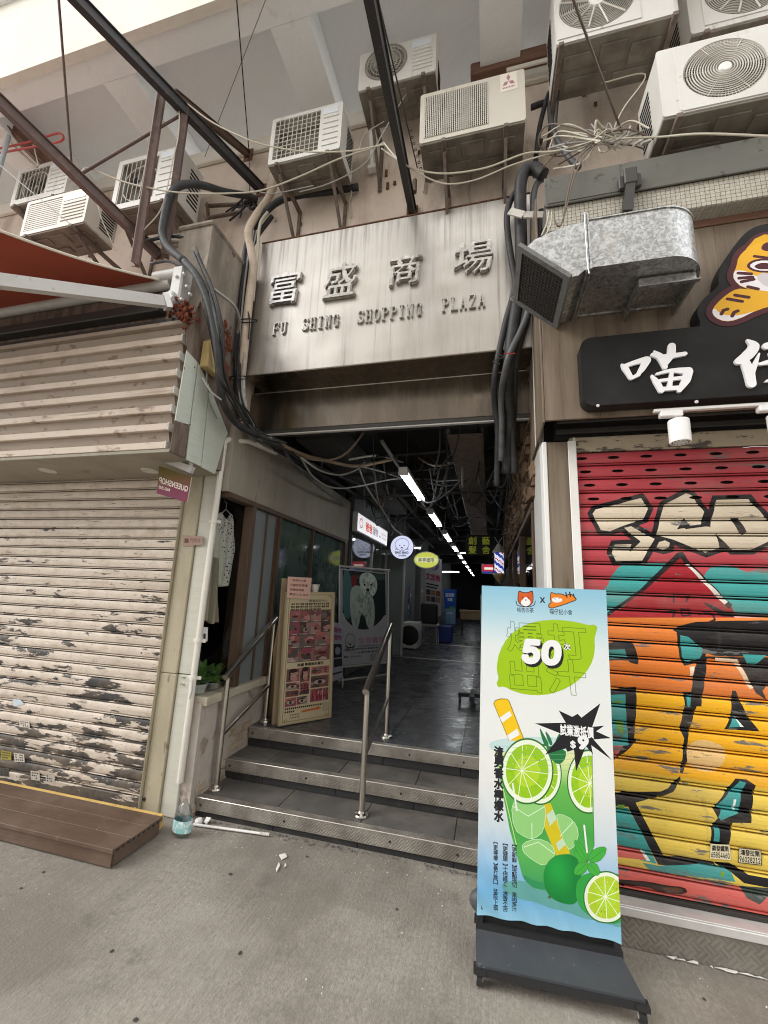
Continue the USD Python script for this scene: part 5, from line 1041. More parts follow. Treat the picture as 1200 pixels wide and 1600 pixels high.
fx = P(917, 380, 1, DY0)[0]; rx = P(1112, 395, 1, DY0)[0] + .015
R_ = .20; arc = [(rx - R_ + R_ * math.sin(a), DY0 + R_ - R_ * math.cos(a)) for a in np.linspace(0, np.pi / 2, 14)]
plan = Polygon([(fx, DY0)] + arc + [(rx, RFY - .001), (fx, RFY - .001)])
part(dt, 'straight_section', ext(plan, 2, dz0, dz1), M['galv'], 30)
for z in (dz0, dz1 + .004): part(dt, 'seam', ext(plan.buffer(.006).difference(plan.buffer(-.02)), 2, z - .006, z), M['galv'], 30)
tl, tr = P(817, 391, 1, DY0), P(884, 433, 1, DY0)
elb = [(fx, dz1), (fx - .07, dz1 - .006), (fx - .16, dz1 - .028), (tl[0] + .06, tl[2] + .058), (tl[0], tl[2]), (tr[0], tr[2]), (fx - .05, dz0 - .035), (fx - .02, dz0 - .008), (fx, dz0)]
part(dt, 'elbow', ext(Polygon(elb).buffer(0), 1, DY0 + .004, DY1), M['galv'], 30)
part(dt, 'joint_flange', [cb(fx - .012, fx - .002, DY0 - .028, DY1 + .0, dz0 - .03, dz1 + .03, .002), cb(fx + .002, fx + .012, DY0 - .022, DY1 + .0, dz0 - .025, dz1 + .025, .002)], M['galv'])
md = np.array([tr[0] - tl[0], 0, tr[2] - tl[2]]); md /= np.linalg.norm(md); mn = np.array([md[2], 0, -md[0]]); mn = mn if mn[0] < 0 else -mn
def slabq(u0, u1, y0, y1, n0, n1): return hull([np.array([tl[0], 0, tl[2]]) + md * u + mn * n + np.array([0, y, 0]) for u in (u0, u1) for y in (y0, y1) for n in (n0, n1)])
ml = np.linalg.norm(np.array(tr) - np.array(tl))
e_ = .028
part(dt, 'mouth_frame', [slabq(-e_, 0.005, DY0 - e_, DY1 + e_, -.01, .012), slabq(ml - .005, ml + e_, DY0 - e_, DY1 + e_, -.01, .012), slabq(.0055, ml - .0055, DY0 - e_, DY0 + .006, -.01, .012), slabq(.0055, ml - .0055, DY1 - .006, DY1 + e_, -.01, .012)], M['duct_frame'])
part(dt, 'mouth_screen', slabq(.006, ml - .006, DY0 + .007, DY1 - .007, .001, .004), M['dark_gap'], False)
sm = [slabq(u, u + .003, DY0 + .007, DY1 - .007, .0045, .007) for u in np.arange(.02, ml - .01, .022)] + [slabq(.006, ml - .006, y, y + .003, .0045, .007) for y in np.arange(DY0 + .02, DY1 - .01, .022)]
part(dt, 'mouth_mesh', sm, M['dark_trim'], False, kind='stuff')
l0, l1 = P(1003, 470, 1, 2.25), P(1110, 455, 1, 2.25)
part(dt, 'collar', [cb(.77, 1.03, 2.12, 2.13, dz0 - .06, dz0 - .007, .002), cb(.77, .78, 2.131, RFY - .002, dz0 - .06, dz0 - .007, .002), cb(1.02, 1.03, 2.131, RFY - .002, dz0 - .06, dz0 - .007, .002), cb(.76, 1.04, 2.10, 2.128, dz0 - .068, dz0 - .061, .002)], M['galv'])
part(dt, 'hanger_wire', tube([(fx - .008, DY0 - .026, dz0 - .028), (fx - .006, DY0 - .03, dz0 - .06)], .003, 6), M['alu_bright'])
# ---------------------------------------------------------------- air conditioners
def spokes(cx, cz, r0, r1, y, n, r, seed=0):
    return [tube([(cx + r0 * math.cos(a), y, cz + r0 * math.sin(a)), (cx + r1 * math.cos(a), y, cz + r1 * math.sin(a))], r, 4, cap=False) for a in np.arange(n) * 2 * np.pi / n + seed]
def ring(cx, cz, R, y, r, n=40):
    a = np.linspace(0, 2 * np.pi, n + 1); return tube(np.c_[cx + R * np.cos(a), np.full(n + 1, y), cz + R * np.sin(a)], r, 5, cap=False)
def ac(label, x0, x1, z0, z1, yf, depth, style, mat='ac_white', br=(.15, .85), drop=.42, fan=None, split=.68, rounded=False):
    t = thing('air_conditioner', label, 'air conditioner', ((x0 + x1) / 2, yf + depth / 2, z0), group='outdoor air conditioning units on the upper wall')
    W, H, yb = x1 - x0, z1 - z0, yf + depth; m = M[mat]; e = .012
    if style in ('rings', 'radial', 'swirl'):
        cx, cz, R = fan; op = ngon(cx, cz, R, n=48)
    elif style == 'window_fan':
        cx, cz, R = fan; op = box(x0 + .05, z0 + .06, x0 + W * split, z1 - .05)
    else:
        op = box(x0 + .035, z0 + .04, x0 + W * split, z1 - .035)
    front = box(x0, z0, x1, z1).buffer(-.02, join_style=2).buffer(.02, quad_segs=3)
    part(t, 'front_panel', ext(front.difference(op), 1, yf, yf + .012), m, 25)
    shell = front.buffer(-.002).difference(front.buffer(-.012))
    part(t, 'casing', ext(shell, 1, yf + .0125, yb), m, 40)
    part(t, 'back_panel', bx(x0 + .012, x1 - .012, yb - .01, yb - .001, z0 + .012, z1 - .012), m, False)
    part(t, 'coil', bx(x0 + .02, x1 - .02, yf + .11, yf + .13, z0 + .02, z1 - .02), M['ac_coil' if style in ('grid', 'slats', 'bars') else 'ac_dark'], False)
    g = []
    if style in ('rings', 'radial', 'swirl', 'window_fan'):
        fb = []
        for k in range(3):
            a = 2.1 * k + .4; V = []
            for rr, w_, tw in ((.12, .5, .03), (.55, .75, .02), (.92, .62, .012)):
                for s, yy in ((-w_ / 2, tw), (w_ / 2, -tw)): V.append((cx + R * rr * math.cos(a + s), yf + .06 + yy, cz + R * rr * math.sin(a + s)))
            fb.append(trimesh.Trimesh(np.array(V), [[0, 1, 3], [0, 3, 2], [2, 3, 5], [2, 5, 4], [3, 1, 0], [2, 3, 0], [5, 3, 2], [4, 5, 2]], process=False))
        for b in fb: part(t, 'fan_blade', b, M['ac_fan'], True)
        part(t, 'fan_hub', lathe([(0, -.02), (R * .16, -.015), (R * .2, .03)], (cx, yf + .05, cz), 20, 1), M['ac_fan'])
    if style == 'rings':
        for k in range(1, 14): g.append(ring(cx, cz, R * (.16 + .84 * k / 13.2), yf - .012 * (1 - (k / 13) ** 2), .0026 if k % 2 else .0034))
        g += spokes(cx, cz, R * .15, R, yf - .004, 72, .0011) + spokes(cx, cz, R * .15, R, yf - .006, 6, .003)
        part(t, 'grille_boss', lathe([(0, -.018), (R * .14, -.016), (R * .17, -.008), (R * .17, 0)], (cx, yf, cz), 24, 1), M['white_plastic'])
        part(t, 'grille_surround', ext(box(cx - R - .035, cz - R - .035, cx + R + .035, cz + R + .035).buffer(-.02).buffer(.02).difference(ngon(cx, cz, R + .004, n=48)), 1, yf - .006, yf - .0005), m, 25)
    elif style == 'radial':
        for k in range(1, 15): g.append(ring(cx, cz, R * (.2 + .8 * k / 14.3), yf - .006, .0022))
        g += spokes(cx, cz, R * .18, R, yf - .009, 12, .006, .26)
        part(t, 'grille_boss', lathe([(0, -.016), (R * .2, -.014), (R * .22, -.004), (R * .22, 0)], (cx, yf, cz), 24, 1), M['white_plastic'])
        part(t, 'grille_surround', ext(box(cx - R - .02, cz - R - .02, cx + R + .02, cz + R + .02).difference(ngon(cx, cz, R + .003, n=48)), 1, yf - .005, yf - .0005), m, 25)
    elif style == 'swirl':
        for k in range(28):
            a = 2 * np.pi * k / 28; g.append(tube([(cx + R * q * math.cos(a + .9 * q), yf - .006, cz + R * q * math.sin(a + .9 * q)) for q in np.linspace(.16, 1, 7)], .0022, 4, cap=False))
        for k in range(1, 6): g.append(ring(cx, cz, R * k / 5.1, yf - .004, .0025))
        part(t, 'grille_boss', lathe([(0, -.012), (R * .15, -.011), (R * .17, 0)], (cx, yf, cz), 20, 1), M['white_plastic'])
        part(t, 'fan_ring', ring(cx, cz, R + .008, yf - .004, .010), M['ac_fan'])
    elif style == 'window_fan':
        for x in np.linspace(x0 + .06, x0 + W * split - .01, 9): g.append(bar((x, yf + .006, z0 + .06), (x, yf + .006, z1 - .05), .005, .005))
        g += [ring(cx, cz, R, yf + .03, .006)]
    elif style == 'grid':
        for x in np.linspace(x0 + .035, x0 + W * split, 11): g.append(bar((x, yf + .004, z0 + .04), (x, yf + .004, z1 - .035), .005, .005))
        for z in np.linspace(z0 + .04, z1 - .035, 10): g.append(bar((x0 + .035, yf + .009, z), (x0 + W * split, yf + .009, z), .005, .005))
    elif style == 'slats':
        for z in np.linspace(z0 + .06, z1 - .05, 13): g.append(cb(x0 + .036, x0 + W * split - .001, yf + .001, yf + .03, z - .012, z + .004, .002))
    elif style == 'bars':
        for x in np.linspace(x0 + .04, x0 + W * split - .005, 34): g.append(bar((x, yf - .003, z0 + .04), (x, yf - .003, z1 - .035), .006, .006))
        for z in np.linspace(z0 + .05, z1 - .045, 22): g.append(bar((x0 + .035, yf + .004, z), (x0 + W * split, yf + .004, z), .005, .005))
    part(t, 'grille', g, M['ac_grille'], False, kind='stuff')
    if style in ('grid', 'slats', 'bars', 'window_fan', 'swirl'):
        xs_ = x0 + W * split + .02
        if style != 'bars':
            for z in np.linspace(z0 + .06, z1 - .14, 6): part(t, 'louvre', cb(xs_ + .01, x1 - .03, yf - .006, yf - .0005, z, z + .014, .002), m)
            part(t, 'maker_label', cb(xs_, x1 - .04, yf - .003, yf - .0006, z1 - .10, z1 - .03, .001), M['ac_label'])
    for k in range(9):       # cooling slots in the side facing the passage
        xx = x1 if x1 < 0.2 else x0; z = z0 + H * (.18 + .075 * k)
        part(t, 'side_slot', bx(xx - .0015, xx + .0015, yf + depth * .45, yb - .03, z, z + H * .035), M['dark_gap'], False)
    # base pan with pressed ribs, feet and two wall brackets
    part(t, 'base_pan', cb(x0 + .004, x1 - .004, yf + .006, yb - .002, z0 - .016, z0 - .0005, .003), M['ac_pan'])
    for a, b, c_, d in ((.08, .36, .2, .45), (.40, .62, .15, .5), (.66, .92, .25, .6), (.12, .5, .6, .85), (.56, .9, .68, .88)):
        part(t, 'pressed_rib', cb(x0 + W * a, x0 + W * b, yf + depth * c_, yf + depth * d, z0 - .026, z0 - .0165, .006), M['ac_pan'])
    for f in br:
        x = x0 + W * f
        br_ = part(t, 'bracket', [cb(x - .016, x + .016, yf - .03, WALL_Y - .004, z0 - .060, z0 - .027, .003)], M['bracket'])
        if drop:
            part(br_, 'strut', bar((x, yf + .05, z0 - .062), (x, WALL_Y - .02, z0 - drop), .022, .03), M['bracket'])
            part(br_, 'wall_plate', cb(x - .016, x + .016, WALL_Y - .022, WALL_Y - .004, z0 - drop - .04, z0 - .0605, .003), M['bracket'])
    return t
ac('white air conditioner furthest up the lane, caged fan behind thin bars', -4.86, -4.12, 5.44, 5.90, 2.5, .28, 'window_fan', fan=(-4.6, 5.67, .17), split=.62, drop=.3)
ac('low air conditioner with brown slatted grille just above the awning', -4.23, -3.47, 4.74, 5.12, 2.3, .3, 'slats', mat='ac_cream', split=.58, drop=.35)
ac('white air conditioner with fan behind vertical bars between the brown posts', -3.47, -2.74, 5.06, 5.64, 2.5, .3, 'window_fan', fan=(-3.2, 5.35, .2), split=.66, drop=.42)
ac('air conditioner with square grid grille over the stainless sign corner', -1.81, -1.155, 5.16, 5.65, 2.5, .3, 'grid', split=.70, drop=.46)
ac('small air conditioner with spiral round fan, highest over the sign', -1.03, -.38, 5.71, 6.11, 2.5, .3, 'swirl', fan=(-.80, 5.94, .165), split=.66, drop=.5)
a6 = ac('cream air conditioner with fine wire grille and three-diamond sticker', -.495, .285, 5.01, 5.49, 2.5, .3, 'bars', mat='ac_cream', split=.66, br=(.24, .82), drop=.5)
# three-diamond sticker
q = PP([(782, 145), (809, 137), (807, 110), (781, 117)], 1, 2.497); q4 = [q[0], q[1], q[2], q[3]]
dm = []
for k in range(3):
    d_ = Polygon([(0, 0), (.5, .866), (0, 1.732), (-.5, .866)]); d_ = affinity.rotate(d_, -120 * k, origin=(0, 0)); dm.append(d_)
dm = fit(unary_union([affinity.scale(d_, .97, .97, origin='center') for d_ in dm]), .14, .34, .86, .93)
m_, c_ = printed(flatten([(hx('#dcd5c8'), Polygon(q)), (hx('#a4737f'), quadmap(dm, q4))] + [(hx('#a4737f'), quadmap(box(.14 + .09 * i, .16, .205 + .09 * i, .25), q4)) for i in range(8)]), lambda v: np.c_[v[:, 0], np.full(len(v), 2.4985), v[:, 1]])
part(a6, 'emblem_sticker', orient(m_, (0, -1, 0)), M['print_paper'], col=c_)
ac('large air conditioner with radial round grille at the top, underside in view', .47, 1.20, 5.31, 5.93, 2.3, .34, 'radial', fan=(.735, 5.60, .235), br=(.04, .96), drop=.0)
ac('nearest air conditioner with big ringed fan resting above the gutter beam', 1.0, 1.74, 4.385, 4.885, 2.2, .32, 'rings', fan=(1.33, 4.635, .205), br=(.1, .9), drop=.0)
ac('air conditioner behind and above the ringed fan unit, top edge cut off', 1.33, 2.10, 5.33, 5.93, 2.45, .3, 'radial', fan=(1.66, 5.62, .23), br=(.1, .9), drop=.3)

# old beam end beside the radial unit
ob = thing('brown_ledge', 'dark brown timber ledge under the beams beside the top unit', 'ledge', P(790, 105, 1, 2.85))
c0, c1 = P(735, 108, 1, 2.82), P(858, 76, 1, 2.82); part(ob, 'board', cb(c0[0], c1[0] + .3, 2.82, 2.94, c0[2] - .05, c0[2] + .07, .01), M['redbrown']); part(ob, 'pale_edge', cb(c0[0] + .3, c1[0] + .3, 2.80, 2.818, c0[2] - .16, c0[2] - .12, .005), M['parapet'])

# ---------------------------------------------------------------- old canopy frame: struts, posts, rods
def strut(name, label, pa, ya, pb, yb, w, mat, h=None, more=None):
    a, b = P(*pa, 1, ya), P(*pb, 1, yb); t = thing(name, label, 'steel strut', b)
    part(t, 'bar', bar(a, b, w, h or w), M[mat], False); part(t, 'flange', bar(a + [0, 0, (h or w) * .55], b + [0, 0, (h or w) * .55], w * 1.5, .008), M[mat], False)
    part(t, 'end_plate', cb(b[0] - .05, b[0] + .05, b[1] - .004, b[1] + .01, b[2] - .07, b[2] + .07, .003), M['rust'])
    return t
strut('canopy_strut', 'longest black steel strut running from the top edge to the wall', (90, -30), 1.35, (408, 297), 2.9, .055, 'frame_black', .075)
strut('canopy_strut', 'dark steel strut ending at the wall above the stainless sign', (570, -40), 1.3, (644, 332), 2.93, .05, 'frame_black', .07)
strut('canopy_strut', 'brown steel strut sloping down over the orange-red awning', (-30, 132), 1.35, (248, 400), 2.42, .05, 'frame_brown', .07)
strut('canopy_strut', 'rusty brown stub strut between the long black strut and the wall', (272, 146), 2.1, (388, 242), 2.88, .035, 'wood_frame', .06)
a, b = P(256, 143, 1, 2.1), P(214, 415, 1, 2.2); solo('canopy_post', 'pale brown steel post in front of the barred air conditioner', 'post', angle_bar(b, a, .055, .008, up=(0, 1, 0)) + [bar(a, b, .03, .05)], M['frame_brown_lit'], False)
a, b = P(291, 168, 1, 2.18), P(258, 400, 1, 2.3); solo('canopy_post', 'dark brown steel post carrying the thick black hose', 'post', [bar(a, b, .05, .07)], M['frame_brown'], False)
a, b = P(10, 188, 1, 2.3), P(78, 258, 1, 2.6); solo('canopy_beam', 'short red-brown steel beam behind the sloping strut', 'steel beam', [bar(a, b, .05, .16), bar(a + [0, 0, .08], b + [0, 0, .08], .11, .012), bar(a - [0, 0, .08], b - [0, 0, .08], .11, .012)], M['redbrown'], False)
a, b = P(128, 271, 1, 2.0), P(291, 175, 1, 2.17); solo('brace_rod', 'dark brace rod between the sloping strut and the dark post', 'rod', [tube([a, b], .011, 8)], M['frame_brown'])
for (pa, ya, pb, yb, r, mt, lb) in (((91, -10), 1.35, (113, 272), 1.97, .008, 'frame_brown', 'thin dark hanger rod dropping to the sloping brown strut'), ((369, -10), 1.7, (389, 236), 2.86, .005, 'wire_dark', 'thin dark rod dropping to the end of the rusty stub strut'),
        ((418, -8), 1.8, (320, 245), 2.85, .003, 'wire_brown', 'faint cable slanting across the beamed underside'), ((893, -8), 1.7, (972, 208), 2.5, .007, 'wire_brown', 'brown rod slanting across the radial air conditioner'), ((589, -8), 1.5, (652, 262), 2.8, .005, 'wire_dark', 'thin rod beside the dark strut above the sign'),
        ((389, 236), 2.86, (390, 300), 2.9, .004, 'wire_dark', 'short hanging rod below the rusty stub strut')):
    solo('hanger_rod', lb, 'rod', [tube([P(*pa, 1, ya), P(*pb, 1, yb)], r, 7)], M[mt])
tb = thing('turnbuckle', 'small turnbuckle at the foot of the thin rod above the sign', 'turnbuckle', P(648, 270, 1, 2.8))
part(tb, 'body', cyl(P(648, 285, 1, 2.82), .02, -.10, .02), M['bracket']); part(tb, 'chain', [ring(*P(641 + 2.6 * k, 205 + 9 * k, 1, 2.76)[[0, 2]], .012, 2.76 + .004 * k, .003, 10) for k in range(7)], M['wire_dark'], kind='stuff')
rk = thing('drying_rack', 'red tubular rack sticking out at the far end of the lane', 'rack', P(50, 225, 1, 2.4))
pts = [(-10, 234), (45, 222), (86, 209), (97, 210), (99, 217), (90, 222), (60, 228), (-10, 241)]
part(rk, 'loop', tube([P(*p, 1, 2.35) for p in pts], .010, 8, 4), surf('red_painted_tube', (.42, .06, .05), rough=.5))
part(rk, 'stay', tube([P(-8, 200, 1, 2.3), P(58, 262, 1, 2.5)], .012, 8), M['lag_cream']); part(rk, 'stay', tube([P(52, 226, 1, 2.36), P(60, 258, 1, 2.4)], .006, 6), M['wire_cream'])
solo('pale_pole', 'pale blue-grey pole at the far edge of the lane', 'pole', [tube([P(14, 212, 1, 2.3), P(-6, 282, 1, 2.3)], .02, 10)], M['rubber_grey'] if 0 else surf('blue_grey_pipe', (.38, .43, .45), rough=.5))

# ---------------------------------------------------------------- hoses and cables on the wall
def hose(par, name, pts, r, mat, sides=10):
    """pts: (px, py, y) in the planes the hose hangs in."""
    return part(par, name, tube([P(a, b, 1, y) for a, b, y in pts], r, sides, 6), M[mat], True)
lb_ = thing('hose_bundle', 'bundle of black hoses and cream lagged pipes beside the stainless sign', 'hose bundle', P(385, 480, 1, 2.7))
hose(lb_, 'cream_pipe', [(430, 285, 2.86), (418, 312, 2.80), (398, 340, 2.74), (388, 362, 2.70), (392, 390, 2.70), (396, 420, 2.70), (391, 455, 2.70), (386, 500, 2.70), (381, 550, 2.72), (377, 590, 2.76)], .034, 'lag_cream', 14)
hose(lb_, 'taped_pipe', [(377, 590, 2.76), (379, 625, 2.82), (385, 650, 2.88), (400, 676, 2.98), (424, 690, 3.08)], .031, 'lag_white', 14)
hose(lb_, 'black_hose', [(560, 292, 2.9), (510, 300, 2.86), (462, 306, 2.82), (430, 318, 2.80), (402, 348, 2.78), (386, 385, 2.76), (380, 440, 2.75), (376, 500, 2.74), (372, 560, 2.75), (371, 610, 2.8), (380, 650, 2.88), (410, 682, 3.0), (440, 700, 3.15)], .03, 'rubber', 12)
hose(lb_, 'black_hose', [(425, 338, 2.82), (400, 372, 2.80), (390, 400, 2.79), (383, 470, 2.78), (378, 540, 2.77), (376, 600, 2.8), (384, 650, 2.92), (405, 676, 3.0)], .022, 'rubber')
hose(lb_, 'grey_hose', [(418, 332, 2.78), (406, 352, 2.74), (402, 400, 2.72), (395, 470, 2.72)], .014, 'wire_cream')
hose(lb_, 'grey_hose', [(372, 505, 2.72), (369, 545, 2.72), (371, 590, 2.74), (377, 640, 2.8), (386, 670, 2.9), (400, 690, 3.0)], .012, 'rubber_grey')
hose(lb_, 'thin_cable', [(386, 482, 2.68), (390, 500, 2.67), (388, 530, 2.68)], .006, 'rubber')
for py in (501, 590, 655): part(lb_, 'tie', [ring_ for ring_ in [tube([P(378 + 14 * math.cos(a) + (501 - py) * .06 + (10 if py < 520 else 0), py + 3 * math.sin(a), 1, 2.665 + (py > 560) * .05 + (py > 640) * .12) for a in np.linspace(0, 6.28, 14)], .005, 5)]], M['rubber'])
tk = thing('insulated_hose', 'thick black insulated hose looping over the posts and down the corner wall', 'hose', P(340, 480, 1, 2.3))
hose(tk, 'upper_run', [(402, 312, 2.85), (386, 306, 2.78), (352, 300, 2.6), (318, 290, 2.4), (290, 288, 2.28), (272, 297, 2.22), (262, 318, 2.2), (256, 345, 2.2), (254, 368, 2.2), (264, 388, 2.2), (288, 408, 2.2)], .030, 'rubber', 14)
hose(tk, 'lower_run', [(288, 408, 2.2), (308, 432, 2.21), (324, 468, 2.24), (333, 505, 2.27), (340, 550, 2.30), (343, 590, 2.36), (348, 625, 2.45), (360, 650, 2.6), (378, 668, 2.75), (404, 680, 2.92)], .028, 'rubber', 14)
hose(tk, 'second_hose', [(318, 440, 2.26), (322, 480, 2.29), (330, 520, 2.33), (340, 575, 2.42)], .016, 'rubber')
for (pts, r, mt) in (([(328, 448, 2.25), (345, 460, 2.3), (366, 478, 2.4), (374, 500, 2.55), (371, 520, 2.66)], .012, 'wire_grey'), ([(340, 585, 2.32), (352, 605, 2.4), (365, 625, 2.6), (385, 640, 2.75), (402, 668, 2.95)], .009, 'rubber'), ([(316, 590, 2.3), (330, 612, 2.34), (346, 625, 2.4)], .007, 'wire_grey'), ([(318, 470, 2.28), (340, 505, 2.32), (352, 518, 2.35)], .006, 'rubber')): hose(tk, 'thin_cable', pts, r, mt, 7)
rg = np.random.default_rng(17)
for k in range(10):
    o = rg.uniform(-9, 9); pts = [(300 + o, 392 + rg.uniform(-8, 8), 2.2), (326 + o * .7, 450 + rg.uniform(-12, 12), 2.23), (340 + o, 520 + rg.uniform(-15, 15), 2.28), (350 + o * .6, 600 + rg.uniform(-14, 14), 2.42), (392 + o * .5, 668 + rg.uniform(-8, 8), 2.85), (440 + o, 694 + rg.uniform(-6, 6), 3.1)][(k % 3):(6 if k % 2 else 5)]
    hose(tk, 'thin_cable', pts, rg.uniform(.004, .010), ['rubber', 'rubber', 'wire_grey', 'wire_dark', 'rubber_grey'][k % 5], 7)
for k in range(8):
    o = rg.uniform(-7, 7); hose(lb_, 'thin_cable', [(396 + o, 360, 2.72), (384 + o, 440 + rg.uniform(-20, 20), 2.70), (374 + o * 1.4, 540 + rg.uniform(-20, 20), 2.70), (374 + o, 620, 2.76), (398 + o, 680, 2.98)], rg.uniform(.004, .009), ['rubber', 'wire_grey', 'wire_dark', 'rubber_grey'][k % 4], 7)
# coil of grey pipe ends over the corner wall
cp = thing('pipe_coil', 'grey and white pipe ends bent over the top of the corner wall', 'pipes', P(300, 395, 1, 2.4))
for i, (pts, r, mt) in enumerate((([(245, 380, 2.3), (275, 376, 2.32), (300, 385, 2.36), (318, 410, 2.4), (320, 425, 2.42)], .018, 'lag_white'), ([(270, 385, 2.34), (290, 382, 2.36), (306, 396, 2.4), (310, 420, 2.44)], .02, 'lag_cream'), ([(230, 376, 2.28), (262, 370, 2.3), (288, 372, 2.32)], .014, 'rubber'), ([(236, 412, 2.3), (262, 408, 2.3), (285, 416, 2.3)], .012, 'rubber_grey'), ([(255, 372, 2.33), (285, 368, 2.36), (310, 382, 2.42), (318, 400, 2.46)], .012, 'wire_grey'))): hose(cp, 'pipe', pts, r, mt)
sc_ = thing('spigot_pipe', 'short rusty pipe stub lying on the corner wall top', 'pipe', P(355, 396, 1, 2.6)); part(sc_, 'stub', tube([P(325, 395, 1, 2.5), P(366, 396, 1, 2.6)], .035, 14), M['frame_brown_lit'])
jk = thing('junction_tangle', 'black taped junction of cables where the hose meets the wall', 'cable junction', P(385, 315, 1, 2.88))
for k in range(9):
    a = (random.uniform(376, 402), random.uniform(300, 320), 2.88); b = (random.uniform(325, 420), random.uniform(318, 345), 2.9); hose(jk, 'cable', [a, ((a[0] + b[0]) / 2 + random.uniform(-6, 6), (a[1] + b[1]) / 2 + random.uniform(0, 10), 2.86), b], random.uniform(.007, .014), 'rubber', 7)
part(jk, 'taped_knot', [lathe([(0, -.06), (.04, -.05), (.05, 0), (.042, .05), (0, .06)], P(388, 312, 1, 2.86), 12)], M['rubber'])
part(jk, 'bracket_arm', [bar(P(322, 322, 1, 2.88), P(400, 318, 1, 2.88), .03, .02), bar(P(324, 318, 1, 2.86), P(326, 345, 1, 2.86), .03, .02), bar(P(325, 341, 1, 2.86), P(372, 332, 1, 2.88), .03, .02)], M['bracket'])
# right-hand bundle
rb_ = thing('hose_bundle', 'three thick black hoses hanging between the stainless sign and the duct', 'hose bundle', P(800, 480, 1, 2.7))
hose(rb_, 'thick_hose', [(850, 274, 2.62), (836, 264, 2.62), (822, 266, 2.62), (814, 285, 2.62), (813, 320, 2.64), (814, 370, 2.66), (815, 420, 2.68), (811, 460, 2.7), (803, 505, 2.72), (797, 555, 2.74), (793, 610, 2.9), (797, 650, 3.02), (794, 690, 3.12), (793, 740, 3.2)], .043, 'rubber', 16)
hose(rb_, 'taped_hose', [(806, 300, 2.68), (796, 318, 2.68), (792, 340, 2.68), (794, 370, 2.69), (799, 405, 2.70), (805, 440, 2.71), (801, 465, 2.72), (791, 500, 2.72), (781, 545, 2.74), (773, 590, 2.8), (773, 630, 2.95), (778, 670, 3.05), (777, 720, 3.15), (776, 760, 3.2)], .023, 'rubber', 12)
hose(rb_, 'grey_hose', [(852, 277, 2.66), (840, 286, 2.66), (834, 305, 2.66), (833, 345, 2.67), (832, 400, 2.68), (828, 455, 2.68), (824, 490, 2.69), (812, 520, 2.70), (797, 552, 2.68), (788, 585, 2.74), (783, 620, 2.9), (784, 660, 3.0), (783, 720, 3.1)], .022, 'rubber_grey', 12)
hose(rb_, 'thick_hose', [(846, 330, 2.72), (842, 380, 2.72), (838, 430, 2.73), (822, 500, 2.74), (806, 560, 2.76), (803, 620, 2.95), (801, 680, 3.08), (804, 740, 3.15)], .026, 'rubber', 12)
part(rb_, 'red_tie', tube([P(787 + 6 * k, 553 - (1 if k % 2 else 0), 1, 2.64) for k in range(4)], .004, 5), surf('red_tie_wire', (.4, .03, .03), rough=.5))
cl_ = P(828, 335, 1, 2.56); e0, e1 = P(796, 330, 1, 2.58), P(855, 336, 1, 2.58)
part(rb_, 'pale_clamp', [bar(e0, P(818, 336, 1, 2.56), .012, .05), bar(P(818, 336, 1, 2.56), e1, .012, .05)], M['white_dirty'], False)
for q in ((806, 462), (779, 560)): part(rb_, 'tape_wrap', [tube([P(q[0] + 9 * math.sin(k * 1.3), q[1] + 3 * k - 6, 1, 2.655) for k in range(6)], .004, 5, 3)], M['wire_grey' if q[1] < 500 else 'rubber'])
sl = thing('suction_hose', 'dark pipes climbing from the gutter beam to the radial air conditioner', 'hose', P(862, 190, 1, 2.7))
hose(sl, 'hose', [(905, 262, 2.6), (888, 245, 2.62), (872, 220, 2.65), (862, 195, 2.68), (859, 165, 2.7), (862, 140, 2.7)], .02, 'rubber_grey')
hose(sl, 'hose', [(838, 240, 2.7), (842, 205, 2.7), (850, 170, 2.7), (858, 145, 2.7)], .018, 'rubber'); hose(sl, 'hose', [(830, 168, 2.72), (846, 162, 2.72), (860, 160, 2.72)], .022, 'rubber'); hose(sl, 'hose', [(868, 200, 2.6), (871, 160, 2.6), (876, 110, 2.5)], .01, 'frame_black'); hose(sl, 'hose', [(836, 275, 2.74), (838, 240, 2.74), (845, 220, 2.74)], .02, 'rubber')
# tangle of thin wires
tg_ = thing('wire_tangle', 'knot of cream and brown wires piled on the gutter beam', 'wire tangle', P(935, 230, 1, 2.4))
rg = np.random.default_rng(11); kn = (931, 218)
for k in range(34):
    a = (rg.uniform(845, 925) if k % 3 == 0 else rg.uniform(940, 1022), rg.uniform(205, 275) if k % 3 == 0 else rg.uniform(196, 236), rg.uniform(2.3, 2.6)); b = (kn[0] + rg.uniform(-12, 14), kn[1] + rg.uniform(-6, 8), rg.uniform(2.25, 2.4))
    mid = ((a[0] + b[0]) / 2 + rg.uniform(-18, 18), (a[1] + b[1]) / 2 + rg.uniform(-26, 14), rg.uniform(2.25, 2.5)); hose(tg_, 'wire', [a, mid, b], rg.uniform(.0035, .0065), ['wire_cream', 'wire_cream', 'wire_brown', 'wire_grey'][k % 4], 6)
for pts in ([(931, 224, 2.3), (912, 246, 2.25), (896, 280, 2.22), (886, 320, 2.22), (876, 352, 2.22), (868, 348, 2.22), (866, 335, 2.22)], [(924, 228, 2.3), (902, 250, 2.25), (890, 290, 2.22), (882, 330, 2.22), (880, 345, 2.22)], [(858, 330, 2.3), (854, 350, 2.3), (846, 368, 2.3)], [(862, 330, 2.3), (860, 352, 2.3), (850, 372, 2.3)], [(930, 214, 2.3), (900, 200, 2.3), (862, 194, 2.35), (846, 205, 2.4), (842, 225, 2.45), (856, 240, 2.5), (880, 243, 2.5), (905, 228, 2.4)]): hose(tg_, 'wire', pts, .005, 'wire_brown' if pts[0][0] > 900 else 'wire_cream', 6)
